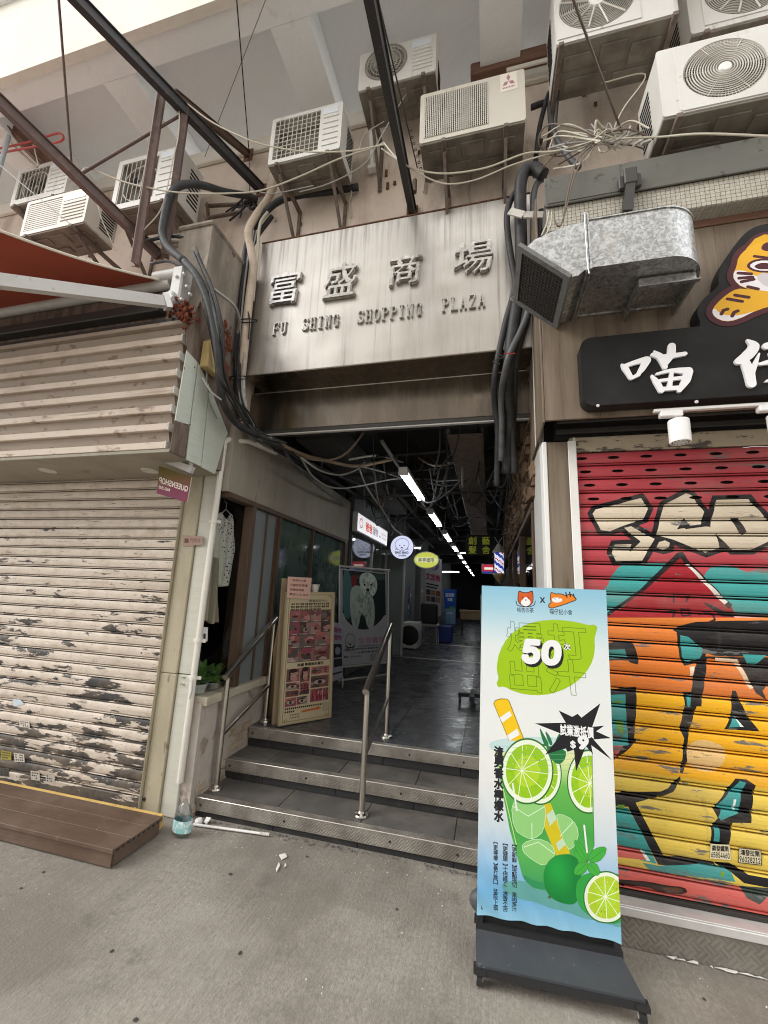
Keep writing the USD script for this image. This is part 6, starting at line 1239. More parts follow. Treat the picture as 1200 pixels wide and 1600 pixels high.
part(tg_, 'white_tags', [bar(P(q, 224 + (q % 7), 1, 2.32), P(q + 14, 218 + (q % 5), 1, 2.34), .02, .012) for q in (945, 958, 975, 990, 1002)], M['white_dirty'], False)
for pts, r, mt, lb in (
    ([(128, 268, 2.0), (140, 263, 2.02), (190, 283, 2.1), (250, 297, 2.15), (300, 302, 2.2), (360, 302, 2.25), (410, 297, 2.3), (470, 275, 2.35), (530, 248, 2.4), (585, 230, 2.42), (600, 222, 2.42)], .006, 'wire_cream', 'long sagging cream wire crossing in front of the posts'),
    ([(268, 141, 2.1), (290, 160, 2.15), (330, 190, 2.2), (380, 215, 2.25), (420, 228, 2.3), (480, 237, 2.35), (545, 236, 2.4), (600, 226, 2.42)], .006, 'wire_cream', 'cream wire drooping under the grid air conditioner'),
    ([(600, 224, 2.42), (625, 252, 2.42), (655, 266, 2.42), (700, 271, 2.42), (760, 262, 2.42), (820, 240, 2.4), (868, 236, 2.38), (930, 220, 2.3)], .006, 'wire_cream', 'cream wire drooping under the three-diamond air conditioner'),
    ([(596, 232, 2.45), (640, 262, 2.45), (690, 286, 2.45), (740, 282, 2.45), (800, 258, 2.42), (860, 240, 2.4), (925, 226, 2.32)], .0055, 'wire_cream', 'lower of two cream wires hanging above the stainless sign'),
    ([(930, 222, 2.3), (980, 216, 2.3), (1030, 214, 2.28), (1100, 209, 2.2), (1230, 214, 2.15)], .006, 'wire_cream', 'cream wire stretched along the gutter beam under the ringed fan'),
    ([(468, 300, 2.4), (505, 290, 2.42), (545, 272, 2.45), (575, 250, 2.45), (600, 205, 2.5), (640, 140, 2.6), (660, 138, 2.6)], .0045, 'wire_grey', 'grey wire climbing past the spiral-fan air conditioner'),
    ([(600, 190, 2.5), (570, 210, 2.5), (560, 240, 2.5)], .004, 'wire_grey', 'short grey loop of wire beside the grid air conditioner'),
    ([(272, 150, 2.12), (280, 175, 2.14), (278, 215, 2.16), (270, 250, 2.17), (262, 290, 2.18), (250, 330, 2.18), (222, 362, 2.18)], .005, 'wire_cream', 'cream wire hanging down beside the dark brown post'),
    ([(132, 280, 2.0), (150, 312, 2.05), (160, 345, 2.1), (172, 372, 2.15), (180, 392, 2.2)], .004, 'wire_cream', 'thin wire dangling below the sloping brown strut'),
    ([(0, 258, 2.1), (40, 292, 2.12), (80, 325, 2.15), (112, 352, 2.2)], .004, 'wire_grey', 'thin grey wire crossing the low slatted air conditioner'),
    ([(940, 130, 2.5), (1008, 116, 2.5), (975, 168, 2.45), (960, 200, 2.4), (962, 215, 2.38)], .0045, 'wire_cream', 'cream wire dropping from the radial air conditioner to the tangle'),
    ([(405, 300, 2.4), (430, 302, 2.42), (490, 290, 2.45)], .004, 'wire_grey', 'thin wire over the cream lagged pipe top')):
    solo('sagging_wire', lb, 'wire', [tube([P(a, b, 1, y) for a, b, y in pts], r, 6, 6)], M[mt])
wb_ = thing('wall_hook', 'small white bracket fixed under the spiral-fan air conditioner', 'bracket', P(582, 240, 1, 2.9)); part(wb_, 'arm', bar(P(580, 205, 1, 2.8), P(582, 262, 1, 2.9), .03, .03), M['white_paint'], False); part(wb_, 'foot', cb(*[v for pair in zip(P(582, 262, 1, 2.9) - [.04, .03, .03], P(582, 262, 1, 2.9) + [.04, .03, .01]) for v in pair], .004), M['white_paint'])
for k, (px, py) in enumerate(((604, 270), (606, 290), (617, 288), (430, 345), (470, 352), (655, 240), (930, 165), (912, 150))):
    c = P(px, py, 1, WALL_Y); solo('wall_fixing', ['rusty hook high on the stucco by the dark strut', 'rusty plate lower on the stucco by the dark strut', 'small rusty bolt between strut and sign top', 'old anchor hole patch over the sign corner', 'old anchor patch under the grid air conditioner bracket', 'old anchor patch beside the thin rod', 'dark peg in the stucco under the radial unit', 'second dark peg in the stucco under the radial unit'][k], 'wall fixing', [cb(c[0] - .012, c[0] + .012, WALL_Y - .018, WALL_Y - .001, c[2] - (.05 if k < 2 else .015), c[2] + .02, .003)], M['rust' if k != 3 else 'white_dirty'])
# drain hoses of the units
for k, (pts, lb) in enumerate(((([(545, 285, 2.85), (549, 300, 2.9), (546, 318, 2.93), (549, 340, 2.93)]), 'thin pale drain hose under the square grid unit'), (([(735, 232, 2.85), (738, 262, 2.9), (733, 300, 2.93), (737, 322, 2.9)]), 'thin pale drain hose under the three-diamond unit'), (([(668, 150, 2.85), (664, 190, 2.9), (668, 225, 2.93), (662, 300, 2.93)]), 'thin grey drain hose under the spiral fan unit'), (([(318, 335, 2.85), (324, 352, 2.9), (318, 372, 2.9)]), 'thin drain hose under the barred fan unit'))):
    solo('drain_hose', lb, 'hose', [tube([P(a, b, 1, y) for a, b, y in pts], .008, 7, 6)], M['wire_cream' if k % 2 == 0 else 'wire_grey'])
# ---------------------------------------------------------------- inside the passage
iw = thing('passage_shop_wall', 'grey shop fronts lining the passage behind the clothes shop', 'shop front', (-2.05, 8, .42))
part(iw, 'corner_post', cb(-2.14, -2.04, 5.862, 5.99, .42, 3.3, .006), M['ceil_dark'])
part(iw, 'upper_panel', bx(-2.2, -2.04, 5.995, 8.35, 2.86, 3.4), M['int_grey'], False)
part(iw, 'lower_panel', bx(-2.2, -2.04, 5.995, 8.35, .42, 1.15), M['int_grey'], False)
part(iw, 'glass_front', bx(-2.08, -2.074, 5.995, 8.35, 1.155, 2.50), M['pane'], False)
part(iw, 'mullion', [cb(-2.09, -2.05, y, y + .04, 1.152, 2.5, .004) for y in (6.0, 7.2, 8.28)], M['alu'])
part(iw, 'back_of_shop', [bx(-4.1, -4.0, 5.9, 8.4, .3, 3.4), bx(-4.0, -2.21, 8.352, 8.395, .3, 3.4), bx(-4.0, -2.1, 5.862, 5.9, .3, 3.4), bx(-4.0, -2.21, 5.9, 8.35, 2.95, 3.0)], surf('pale_shop_wall', (.30, .32, .31), rough=.8), False)
psl = thing('added_shop_lamp', 'added unseen tube brightening the pet shop behind its glass', 'light', (-3.0, 7, 2.7)); part(psl, 'housing', cb(-3.05, -2.95, 6.3, 7.6, 2.73, 2.76, .004), M['white_paint']); part(psl, 'tube', tube([(-3.0, 6.32, 2.71), (-3.0, 7.58, 2.71)], .017, 8), M['tube_dim'])  # unseen tube added so the glass front shows a bright interior
for k in range(10):
    y, z = 6.3 + .18 * k, (1.25, 1.55, 1.85)[k % 3]; s = random.uniform(.05, .11)
    solo('shelf_goods', ['pale tub', 'dark bottle'][k % 2] + ' on the pet shop shelf, ' + ['end towards the street', 'second from the street', 'middle one', 'second from the passage end', 'deepest one'][k // 2], 'goods', [cb(-2.3 - s, -2.3 + s, y - s, y + s, z, z + s * 2.4, .01)], [M['white_plastic'], M['cloth_dark'], M['teal_label']][k % 3], group='goods on the pet shop shelves')
part(iw, 'shelf', [cb(-2.5, -2.12, 6.05, 8.3, z - .02, z - .001, .003) for z in (1.25, 1.55, 1.85)], M['alu'])
cn = thing('grey_door_panel', 'tall grey-green door panel standing across from the threshold strip', 'door panel', (-1.9, 8.4, .42))
part(cn, 'panel', cb(-2.2, -1.73, 8.40, 8.44, .43, 2.42, .006), surf('grey_green_panel', (.22, .245, .23), [dict(scale=(2, 2, 1), lo=.4, hi=.7, col=(.17, .19, .18), amt=.7)], rough=.5))
part(cn, 'frame', [cb(-1.728, -1.69, 8.38, 8.46, .43, 2.46, .005), cb(-2.2, -1.69, 8.38, 8.46, 2.463, 2.52, .005)], M['alu'])
part(cn, 'header', cb(-2.2, -1.7, 8.405, 8.44, 2.53, 3.3, .004), M['int_grey'])
iw2 = thing('deep_passage_wall', 'pale shop wall further down the passage', 'wall', (-2.3, 14, .42)); part(iw2, 'wall', bx(-2.5, -2.3, 8.47, 26, .42, 3.6), M['int_grey'], False)
for a in (10.4, 13.2, 17): part(iw2, 'pilaster', cb(-2.3, -2.12, a, a + .25, .42, 3.3, .01), M['int_grey'])
# right wall of the passage
rw = thing('passage_glass_wall', 'rough stone band over dark glass along the right of the passage', 'wall', (.35, 5, .42))
stn = []
for r_ in range(18):
    y = 3.22 + random.uniform(-.2, 0)
    while y < 9.5:
        L_ = random.uniform(.12, .4); z = 2.36 + .07 * r_
        if z < 3.4: stn.append(hull([(.335 + .05 * random.random() * (q > 3) * -1 + (0 if q < 4 else -.012), y + (L_ - .008) * (q % 2), z + .064 * ((q // 2) % 2)) for q in range(8)]))
        y += L_
for i in range(3): part(rw, 'ledger_stone', stn[i::3], M['stone'][i], False, kind='stuff')
part(rw, 'stone_bed', bx(.336, .55, 3.2, 26, 2.34, 3.6), M['ceil_dark'], False)
part(rw, 'glass', bx(.345, .351, 3.25, 7.5, .5, 2.28), M['pane'], False)
part(rw, 'timber_frame', [cb(.315, .37, y, y + .07, .43, 2.28, .005) for y in (3.22, 4.6, 5.9, 7.2)] + [cb(.315, .37, 3.22, 7.27, 2.283, 2.338, .005)], M['wood_frame'])
part(rw, 'inner_dark', [bx(1.6, 1.7, 3.2, 8, .3, 3.4), bx(.56, 1.6, 3.2, 8, .3, .42), bx(.56, 1.6, 7.9, 8, .3, 3.4), bx(.56, 1.7, 3.2, 3.25, .42, 3.4)], M['shop_dark'], False)
part(rw, 'far_wall', bx(.40, .6, 7.5, 26, .42, 2.33), M['shop_dark'], False)
for y, z in ((4.2, 2.0), (5.3, 2.1)): pass
# ceiling lights
def lamp(y, lb):
    t = thing('ceiling_light', lb, 'ceiling light', (-.9, y, 2.9), group='fluorescent ceiling lights down the passage')
    part(t, 'housing', cb(-.95, -.85, y, y + 1.28, 2.925, 2.975, .006), M['white_paint'])
    part(t, 'tube', tube([(-.925, y + .03, 2.905), (-.925, y + 1.25, 2.905)], .017, 10), M['tube_lit']); part(t, 'tube', tube([(-.875, y + .03, 2.905), (-.875, y + 1.25, 2.905)], .017, 10), M['tube_lit'])
    for yy in (y + .01, y + 1.25): part(t, 'tube_holder', cb(-.955, -.845, yy, yy + .02, 2.885, 2.924, .003), M['white_paint'])
    for yy in (y + .2, y + 1.08): part(t, 'hanger', [tube([(-.9, yy, 2.975), (-.9, yy, 3.61)], .004, 5)], M['bracket'])
    return t
l0_ = lamp(4.2, 'nearest lit twin-tube ceiling light hanging in the dark passage')
nth = ['second', 'third', 'fourth', 'fifth', 'sixth', 'seventh', 'eighth', 'ninth', 'tenth']
for k in range(9): copy_of(l0_, (-.9, 4.2 + 2.15 * (k + 1), 2.9), nth[k] + ' lit twin-tube ceiling light along the passage, counted from the street')
# cross lamps further in
for x, y, z, lb in ((.15, 9.0, 2.62, 'lit tube across the passage beside the barber pole'), (-1.75, 8.9, 2.62, 'lit tube above the round dog sign'), (-1.3, 14.5, 2.45, 'lit tube low on the far shop front'), (-.55, 12.5, 2.9, 'lit tube beside the black neon sign')):
    t = thing('wall_light', lb, 'light', (x, y, z)); part(t, 'housing', cb(x - .3, x + .3, y, y + .06, z + .03, z + .06, .005), M['white_paint']); part(t, 'tube', tube([(x - .29, y + .03, z + .012), (x + .29, y + .03, z + .012)], .016, 8), M['tube_lit'])
# ceiling services
cs = thing('ceiling_pipes', 'dark jumble of pipes, trays and cables under the passage ceiling', 'pipes', (-.8, 6, 3.4))
rg = np.random.default_rng(21)
for k in range(10): x = rg.uniform(-1.9, .25); y0 = rg.uniform(3.4, 6); part(cs, 'pipe', tube([(x, y0, 3.12 + .05 * (k % 6)), (x + rg.uniform(-.1, .1), y0 + rg.uniform(4, 12), 3.1 + .05 * (k % 6))], rg.uniform(.012, .04), 8), M[['rubber', 'rubber_grey', 'ceil_dark', 'wire_grey'][k % 4]])
for k in range(9): y = rg.uniform(3.5, 11); part(cs, 'cross_pipe', tube([(-2.0, y, rg.uniform(2.9, 3.3)), (.3, y + rg.uniform(-.3, .3), rg.uniform(2.95, 3.3))], rg.uniform(.008, .025), 8), M[['rubber', 'ceil_dark', 'rubber_grey'][k % 3]])
part(cs, 'cable_tray', [cb(-.35, -.05, 3.5, 14, 3.02, 3.03, .002), cb(-.36, -.351, 3.5, 14, 3.02, 3.08, .002), cb(-.049, -.04, 3.5, 14, 3.02, 3.08, .002)], M['bracket'])
part(cs, 'rusty_duct', cb(-1.9, -1.5, 3.6, 7.5, 3.1, 3.35, .01), M['ceil_dark'])
for k in range(30):
    a = np.array([rg.uniform(-2.0, .28), rg.uniform(3.3, 8.5), rg.uniform(3.0, 3.55)]); b = a + [rg.uniform(-1.2, 1.2), rg.uniform(-1.0, 1.5), rg.uniform(-.2, .2)]; b[0] = np.clip(b[0], -2.0, .3); b[1] = max(b[1], 3.2); b[2] = min(b[2], 3.55); s = rg.uniform(.1, .5)
    part(cs, 'loose_cable', tube([a, a * .7 + b * .3 - [0, 0, s * .8], a * .3 + b * .7 - [0, 0, s], b], rg.uniform(.006, .014), 6, 6), M[['rubber', 'rubber', 'wire_grey', 'rubber_grey', 'wire_brown'][k % 5]])
for k in range(12):
    x, y = rg.uniform(-.6, .25), rg.uniform(3.4, 6.0); part(cs, 'hanging_cable', tube([(x, y, 3.5), (x + rg.uniform(-.1, .1), y, 3.0), (x + rg.uniform(-.15, .15), y + .1, rg.uniform(2.55, 2.8)), (x + rg.uniform(-.2, .2), y + .15, 3.0)], .009, 6, 6), M[['rubber', 'rubber_grey'][k % 2]])
part(cs, 'cable_ring', [tube([(-.27 + .0, 4.3 + .06 * math.cos(a), 2.87 + .11 * math.sin(a)) for a in np.linspace(0, 6.28, 20)], .012, 6)], M['wire_grey'])
hc = thing('passage_cables', 'grey and ochre cables sagging along the panel wall inside the entrance', 'cables', (-1.9, 3.6, 3.0))
for pts, r, mt in (([(425, 688, 3.1), (450, 700, 3.3), (478, 712, 3.6), (520, 722, 4.0), (560, 728, 4.4), (620, 716, 4.8)], .02, 'card'), ([(470, 715, 3.3), (500, 735, 3.5), (530, 742, 3.8), (555, 735, 4.2), (570, 722, 4.4)], .01, 'wire_grey'), ([(470, 715, 3.3), (490, 745, 3.6), (520, 762, 3.9), (560, 760, 4.3), (620, 748, 5.0), (680, 750, 5.4)], .009, 'wire_grey'), ([(436, 690, 3.1), (455, 720, 3.4), (480, 745, 3.8), (510, 770, 4.5), (540, 790, 5.5)], .012, 'rubber_grey'), ([(560, 728, 4.4), (600, 738, 4.8), (640, 752, 5.5)], .009, 'wire_grey'), ([(545, 718, 4.2), (590, 712, 4.5), (630, 722, 5.0)], .014, 'lag_white'), ([(560, 730, 4.4), (575, 765, 5.0), (600, 800, 6.0), (615, 825, 7.0), (628, 835, 7.8)], .012, 'wire_grey'), ([(680, 752, 5.4), (720, 750, 5.2), (756, 748, 5.0)], .008, 'wire_grey'), ([(440, 700, 3.15), (480, 722, 3.6), (540, 748, 4.4), (590, 768, 5.4)], .016, 'rubber'), ([(430, 702, 3.15), (500, 740, 4.2), (560, 775, 5.6)], .02, 'rubber')):
    hose(hc, 'cable', pts, r, mt, 8)

# lit signs
def flatsign(t, name, layers, y, mat, toward=(0, -1, 0)):
    m_, c_ = printed(flatten(layers), lambda v: np.c_[v[:, 0], np.full(len(v), y), v[:, 1]]); return part(t, name, orient(m_, toward), M[mat], col=c_)
def sidesign(t, name, layers, x, mat, toward=(1, 0, 0)):
    m_, c_ = printed(flatten(layers), lambda v: np.c_[np.full(len(v), x), v[:, 0], v[:, 1]]); return part(t, name, orient(m_, toward), M[mat], col=c_)
lx = thing('lightbox_sign', 'long white lit sign box over the pet shop window', 'sign', (-2.0, 6.85, 2.56))
part(lx, 'box', cb(-2.03, -1.95, 5.90, 7.85, 2.53, 2.84, .006), M['alu'])
lq = [(5.92, 2.55), (7.83, 2.55), (7.83, 2.82), (5.92, 2.82)]
ly = [(hx('#e9e6ea'), Polygon(lq))]
ly += [(hx('#c2543c'), quadmap(fit(text('爸爸', 1, bold=.04), .22, .22, .44, .80), lq)), (hx('#7d7c84'), quadmap(fit(text('寵物', 1, bold=.02), .46, .22, .64, .80), lq)), (hx('#6a6870'), quadmap(fit(text('美容', 1, bold=.02), .67, .25, .74, .42), lq)), (hx('#8a8890'), quadmap(fit(text('專業服務', 1), .78, .55, .95, .72), lq)), (hx('#a66a5c'), quadmap(ngon(.1, .52, .05, .3).difference(ngon(.1, .52, .035, .22)), lq)), (hx('#8a8890'), quadmap(box(.78, .3, .95, .36), lq))]
sidesign(lx, 'lit_face', ly, -1.9485, 'print_lit')
c = P(628, 855, 1, 8.0); br = thing('round_dog_sign', 'round lit sign with a fluffy dog head hanging in the passage', 'sign', c)
R_ = .232; part(br, 'rim', [cyl((c[0], 8.0, c[2]), R_ + .015, .002, .08, 1, 40)], M['black_plastic'])
T = lambda sh, w, h, dx, dz: affinity.translate(fit(sh, -w / 2, -h / 2, w / 2, h / 2), c[0] + dx, c[2] + dz)
dk = hx('#22223a')
ly = [(hx('#cfd4ee'), ngon(c[0], c[2], R_)), (dk, ngon(c[0], c[2] + .055, .145, .125).difference(ngon(c[0], c[2] + .055, .137, .117))), (dk, ngon(c[0] - .045, c[2] + .035, .012)), (dk, ngon(c[0] + .045, c[2] + .035, .012)), (dk, ngon(c[0], c[2] - .005, .018, .013)), (dk, stroke([(c[0] - .03, c[2] - .03), (c[0], c[2] - .04), (c[0] + .03, c[2] - .03)], .008)), (dk, stroke([(c[0] - .11, c[2] + .0), (c[0] - .13, c[2] - .05), (c[0] - .07, c[2] - .05)], .008)), (dk, stroke([(c[0] + .11, c[2] + .0), (c[0] + .13, c[2] - .05), (c[0] + .07, c[2] - .05)], .008)),
      (dk, T(text('BAO BAO', 1, 'inter', bold=.05), .27, .05, 0, -.105)), (dk, T(text('包包寵物', 1, bold=.02), .15, .034, .01, -.165))]
flatsign(br, 'lit_face', ly, 7.9995, 'print_lit'); part(br, 'hanger', tube([(c[0], 8.04, c[2] + R_), (c[0], 8.04, 3.6)], .008, 6), M['black_plastic'])
c = P(666, 875, 1, 8.0); os_ = thing('oval_sign', 'oval yellow-green lit sign below the round dog sign', 'sign', c)
part(os_, 'rim', [ext(ngon(c[0], c[2], .25, .165, 40), 1, 8.002, 8.08)], M['white_plastic'])
def ovc(x, z): t = math.hypot((x - c[0]) / .235, (z - c[2]) / .15); return lerp(hx('#dfe0d2'), hx('#bcc24e'), (t - .45) / .5)
flatsign(os_, 'lit_face', [(ovc, ngon(c[0], c[2], .235, .15, 40)), (hx('#7b7a52'), affinity.translate(fit(text('美寧國際', 1, bold=.03), -.16, -.045, .16, .045), c[0], c[2]))], 8.0005, 'print_lit')
part(os_, 'hanger', tube([(c[0] - .15, 8.04, c[2] + .13), (c[0] - .2, 8.04, 3.6)], .007, 6), M['black_plastic'])
q0, q1 = P(727, 868, 1, 8), P(786, 836, 1, 8); ns = thing('neon_sign', 'black hanging sign with yellow-green characters and scissors outline', 'sign', ((q0[0] + q1[0]) / 2, 8, q0[2]))
part(ns, 'panel', cb(q0[0], q1[0], 8.002, 8.04, q0[2], q1[2], .004), M['black_sign'])
w_, h_ = q1[0] - q0[0], q1[2] - q0[2]; ly = []
for ch, u, v in (('創', .14, .72), ('藝', .50, .72), ('髮', .14, .28), ('舍', .50, .28)): ly.append((hx('#98a02a'), affinity.translate(fit(text(ch, 1, bold=.012), -.075, -.075, .075, .075), q0[0] + w_ * (u + .05), q0[2] + h_ * v)))
for l in ([(.78, .9), (.95, .35)], [(.98, .9), (.8, .4)]): ly.append((hx('#8a8d92'), stroke([(q0[0] + w_ * u, q0[2] + h_ * v) for u, v in l], .008)))
flatsign(ns, 'characters', ly, 8.0005, 'print_dim'); part(ns, 'hanger', tube([(q0[0] + .05, 8.02, q1[2]), (q0[0] + .05, 8.02, 3.6)], .006, 6), M['black_plastic'])
c = P(780, 880, 1, 8); bp_ = thing('barber_pole', 'lit barber pole with blue, red and white bands on the right', 'barber pole', c)
part(bp_, 'cap', lathe([(0, .37), (.03, .36), (.11, .24), (.12, .22), (.12, .19)], c, 20), M['white_dirty']); part(bp_, 'foot', lathe([(0, -.37), (.02, -.36), (.11, -.24), (.12, -.21), (.12, -.19)], c, 20), M['junction'])
Vv, Ff, Cc = [], [], []
na, nz = 24, 16
for i in range(na):
    for j in range(nz):
        a0_, a1_ = 2 * np.pi * i / na, 2 * np.pi * (i + 1) / na; z0_, z1_ = -.19 + .38 * j / nz, -.19 + .38 * (j + 1) / nz; k = len(Vv)
        for a, z in ((a0_, z0_), (a1_, z0_), (a1_, z1_), (a0_, z1_)): Vv.append((c[0] + .085 * math.cos(a), c[1] + .085 * math.sin(a), c[2] + z))
        Ff += [[k, k + 1, k + 2], [k, k + 2, k + 3]]; s = ((i / na * 2 + j / nz * 2) % 1); Cc += [hx('#2b3a9a') if s < .3 else hx('#b02a35') if .5 < s < .66 else hx('#dfe4f2')] * 4
part(bp_, 'striped_cylinder', trimesh.Trimesh(Vv, Ff, process=False), M['print_lit'], col=np.array(Cc)); part(bp_, 'side_bar', [cb(c[0] + .09, c[0] + .11, c[1] - .02, c[1] + .02, c[2] - .2, c[2] + .2, .003), cb(c[0] - .11, c[0] - .09, c[1] - .02, c[1] + .02, c[2] - .2, c[2] + .2, .003), bar((c[0] + .11, c[1], c[2]), (.40, c[1], c[2]), .03)], M['black_plastic'])

# far furniture
def standee(name, label, px, y, cat, layers, mat='print_art', foot=True):
    """px: lower left, lower right, upper right, upper left."""
    q = PP(px, 1, y); t = thing(name, label, cat, ((q[0][0] + q[1][0]) / 2, y, q[0][1])); part(t, 'board', ext(Polygon(q), 1, y + .002, y + .02), M['white_dirty'], False)
    flatsign(t, 'printing', layers(q), y, mat)
    return t
standee('blue_roll_banner', 'blue roll-up banner at the end of the passage', [(696, 976), (712, 976), (713, 921), (693, 921)], 15.0, 'banner', lambda q: [(hx('#2456b0'), Polygon(q)), (hx('#7fa6c8'), quadmap(box(.05, .02, .95, .45), q)), (hx('#dfe6f2'), quadmap(fit(text('自助影', 1, bold=.03), .15, .78, .85, .9), q)), (hx('#dfe6f2'), quadmap(fit(text('印機', 1, bold=.03), .3, .66, .7, .76), q)), (hx('#6fb05a'), quadmap(box(.4, .44, .9, .5), q)), (hx('#ccd6e2'), quadmap(box(.15, .3, .7, .34), q))])
def pst(q):
    l = [(hx('#a9a3a6'), Polygon(q)), (hx('#6a5a86'), quadmap(ngon(.55, .87, .3, .1), q)), (hx('#d9c9c4'), quadmap(ngon(.5, .86, .14, .07), q)), (hx('#8e2b4a'), quadmap(fit(text('文定教', 1, bold=.04), .05, .58, .95, .70), q))]
    for r_ in range(2): l.append((hx('#2c2a30'), quadmap(box(.08, .50 - .05 * r_, .85 - .1 * r_, .525 - .05 * r_), q)))
    for r_ in range(2):
        for c_ in range(3): l.append((hx(['#6b4b3a', '#3c3a46', '#8a6a52'][(r_ + c_) % 3]), quadmap(box(.08 + .3 * c_, .22 + .11 * r_, .34 + .3 * c_, .31 + .11 * r_), q)))
    return l
standee('tall_shop_poster', 'tall pale poster with portrait and purple characters on the inner shop front', [(664, 960), (689, 962), (690, 874), (664, 866)], 11.6, 'poster', pst)
ch_ = thing('office_chair', 'black office chair beside the white fan unit in the passage', 'chair', (-1.62, 10.6, FZ)); o = np.array([-1.50, 11.0, FZ])
part(ch_, 'backrest', cb(o[0] - .22, o[0] + .22, o[1] - .25, o[1] - .17, o[2] + .5, o[2] + 1.0, .05), M['black_plastic']); part(ch_, 'seat', cb(o[0] - .23, o[0] + .23, o[1] - .2, o[1] + .25, o[2] + .42, o[2] + .5, .03), M['white_dirty'])
for dx, dy in ((-.2, -.18), (.2, -.18), (-.2, .22), (.2, .22)): part(ch_, 'leg', tube([(o[0] + dx, o[1] + dy, o[2]), (o[0] + dx * .9, o[1] + dy * .9, o[2] + .42)], .014, 8), M['alu'])
fu = thing('white_fan_unit', 'white outdoor fan unit standing on the passage floor', 'fan unit', (-1.75, 9.9, FZ)); o = P(632, 960, 1, 9.8)
part(fu, 'casing', cb(-1.95, -1.60, 9.55, 10.25, FZ + .02, FZ + .58, .01), M['white_plastic']); part(fu, 'fan_grille', [lathe([(0, -.01), (.2, -.008), (.22, 0)], (-1.77, 9.548, FZ + .3), 28, 1)], M['black_plastic']); part(fu, 'foot', [cb(-1.93, -1.88, 9.6, 10.2, FZ, FZ + .019, .002), cb(-1.67, -1.62, 9.6, 10.2, FZ, FZ + .019, .002)], M['alu'])
wj = thing('blue_water_crate', 'blue crate with a clear jug beside the office chair', 'crate', (-1.15, 11.6, FZ)); part(wj, 'crate', [cb(-1.35, -.98, 11.5, 11.8, FZ, FZ + .42, .02)], M['blue_plastic']); part(wj, 'jug', lathe([(0, .43), (.13, .43), (.14, .6), (.12, .72), (.03, .78), (.03, .82), (0, .82)], (-1.17, 11.65, FZ), 18), M['pet'])
bn = thing('wooden_bench', 'plain light wood bench deep in the passage', 'bench', (-.45, 14, FZ)); part(bn, 'seat', cb(-.95, .0, 14.0, 14.4, FZ + .72, FZ + .80, .01), M['ply']); part(bn, 'apron', cb(-.93, -.02, 14.02, 14.05, FZ + .5, FZ + .715, .005), M['ply'])
for x in (-.9, -.08): part(bn, 'leg', cb(x, x + .05, 14.05, 14.1, FZ, FZ + .5, .004), M['dark_trim'])
tr_ = thing('folded_trolley', 'black wheeled trolley base half hidden behind the drink banner', 'trolley', (-.15, 5.1, FZ))
part(tr_, 'post', tube([(-.13, 7.2, FZ + .1), (-.13, 7.2, FZ + 1.25)], .018, 10), M['alu']); part(tr_, 'base', [bar((-.36, 5.15, FZ + .09), (.1, 5.2, FZ + .09), .06, .04), bar((-.2, 4.98, FZ + .09), (-.2, 5.4, FZ + .09), .05, .04)], M['black_plastic'])
for x, y in ((-.34, 5.15), (-.2, 5.0), (-.2, 5.38)): part(tr_, 'castor', [cyl((x, y, FZ + .032), .032, -.012, .012, 0, 14), bar((x, y, FZ + .06), (x, y, FZ + .09), .03)], M['black_plastic'])
# small lit signs and posters further in
x, y, z, w_, h_ = .02, 13.0, 2.5, .45, .26
t = thing('small_lit_sign', 'small red lit sign behind the barber pole', 'sign', (x, y, z)); part(t, 'box', cb(x - w_ / 2 - .02, x + w_ / 2 + .02, y + .002, y + .09, z - h_ / 2 - .02, z + h_ / 2 + .02, .006), M['alu'])
flatsign(t, 'lit_face', [(hx('#b82c42'), box(x - w_ / 2, z - h_ / 2, x + w_ / 2, z + h_ / 2)), (hx('#f2ead8'), box(x - .16, z - .02, x + .16, z + .05)), (hx('#2a3f8a'), box(x - w_ / 2, z - h_ / 2, x + w_ / 2, z - .07))], y, 'print_lit'); part(t, 'hanger', tube([(x, y + .05, z + h_ / 2), (x, y + .05, 3.6)], .006, 6), M['black_plastic'])
for k, (y, cols) in enumerate(((9.2, '#7a4a6a'), (9.9, '#a9a49c'), (12.0, '#4a6a8a'), (14.2, '#8a5a3a'))):
    xw = -2.298; q_ = [(y, .95), (y + .55, .95), (y + .55, 1.95), (y, 1.95)]; t = thing('wall_poster', ['plum', 'pale grey', 'slate blue', 'brown'][k] + ' poster on the pale shop wall inside the passage', 'poster', (xw, y, 1.4)); part(t, 'board', bx(xw + .001, xw + .008, y, y + .55, .95, 1.95), M['white_dirty'], False)
    rp = np.random.default_rng(k); ly = [(hx(cols), Polygon(q_))] + [(hx(['#d8cfc4', '#2c2a30', '#b87a6a', '#6f8a9a'][rp.integers(4)]), box(y + .05 + .25 * (j % 2), 1.05 + .17 * (j // 2), y + .25 + .25 * (j % 2), 1.17 + .17 * (j // 2))) for j in range(10)]
    sidesign(t, 'printing', ly, xw + .0092, 'print_art')
# ---------------------------------------------------------------- drink banner on its castor base
BA = 0.05; BD = np.array([math.cos(BA), math.sin(BA), 0]); BN = np.array([-math.sin(BA), math.cos(BA), 0]); BO = np.array([.25, 2.30, 0])
def PB(px, py, off=0.0):
    """Point of the banner's plane: (along, height)."""
    d = np.array([(px - 600) / FPX, (py - 800) / FPX, 1.0]) @ CAM; c = np.array([0, 0, EYE]); o = BO - BN * off
    p = c + ((o - c) @ BN) / (d @ BN) * d; return ((p - o) @ BD, p[2])
def PBL(l): return [PB(*q) for q in l]
def B1(l): return PBL([(700 + x / 3.75, 880 + y / 3.75) for x, y in l])
def B2(l): return PBL([(740 + x / 4.446, 1120 + y / 4.446) for x, y in l])
def bplace(v, off=.0): return BO + np.outer(v[:, 0], BD) + np.c_[np.zeros(len(v)), np.zeros(len(v)), v[:, 1]] - BN * off
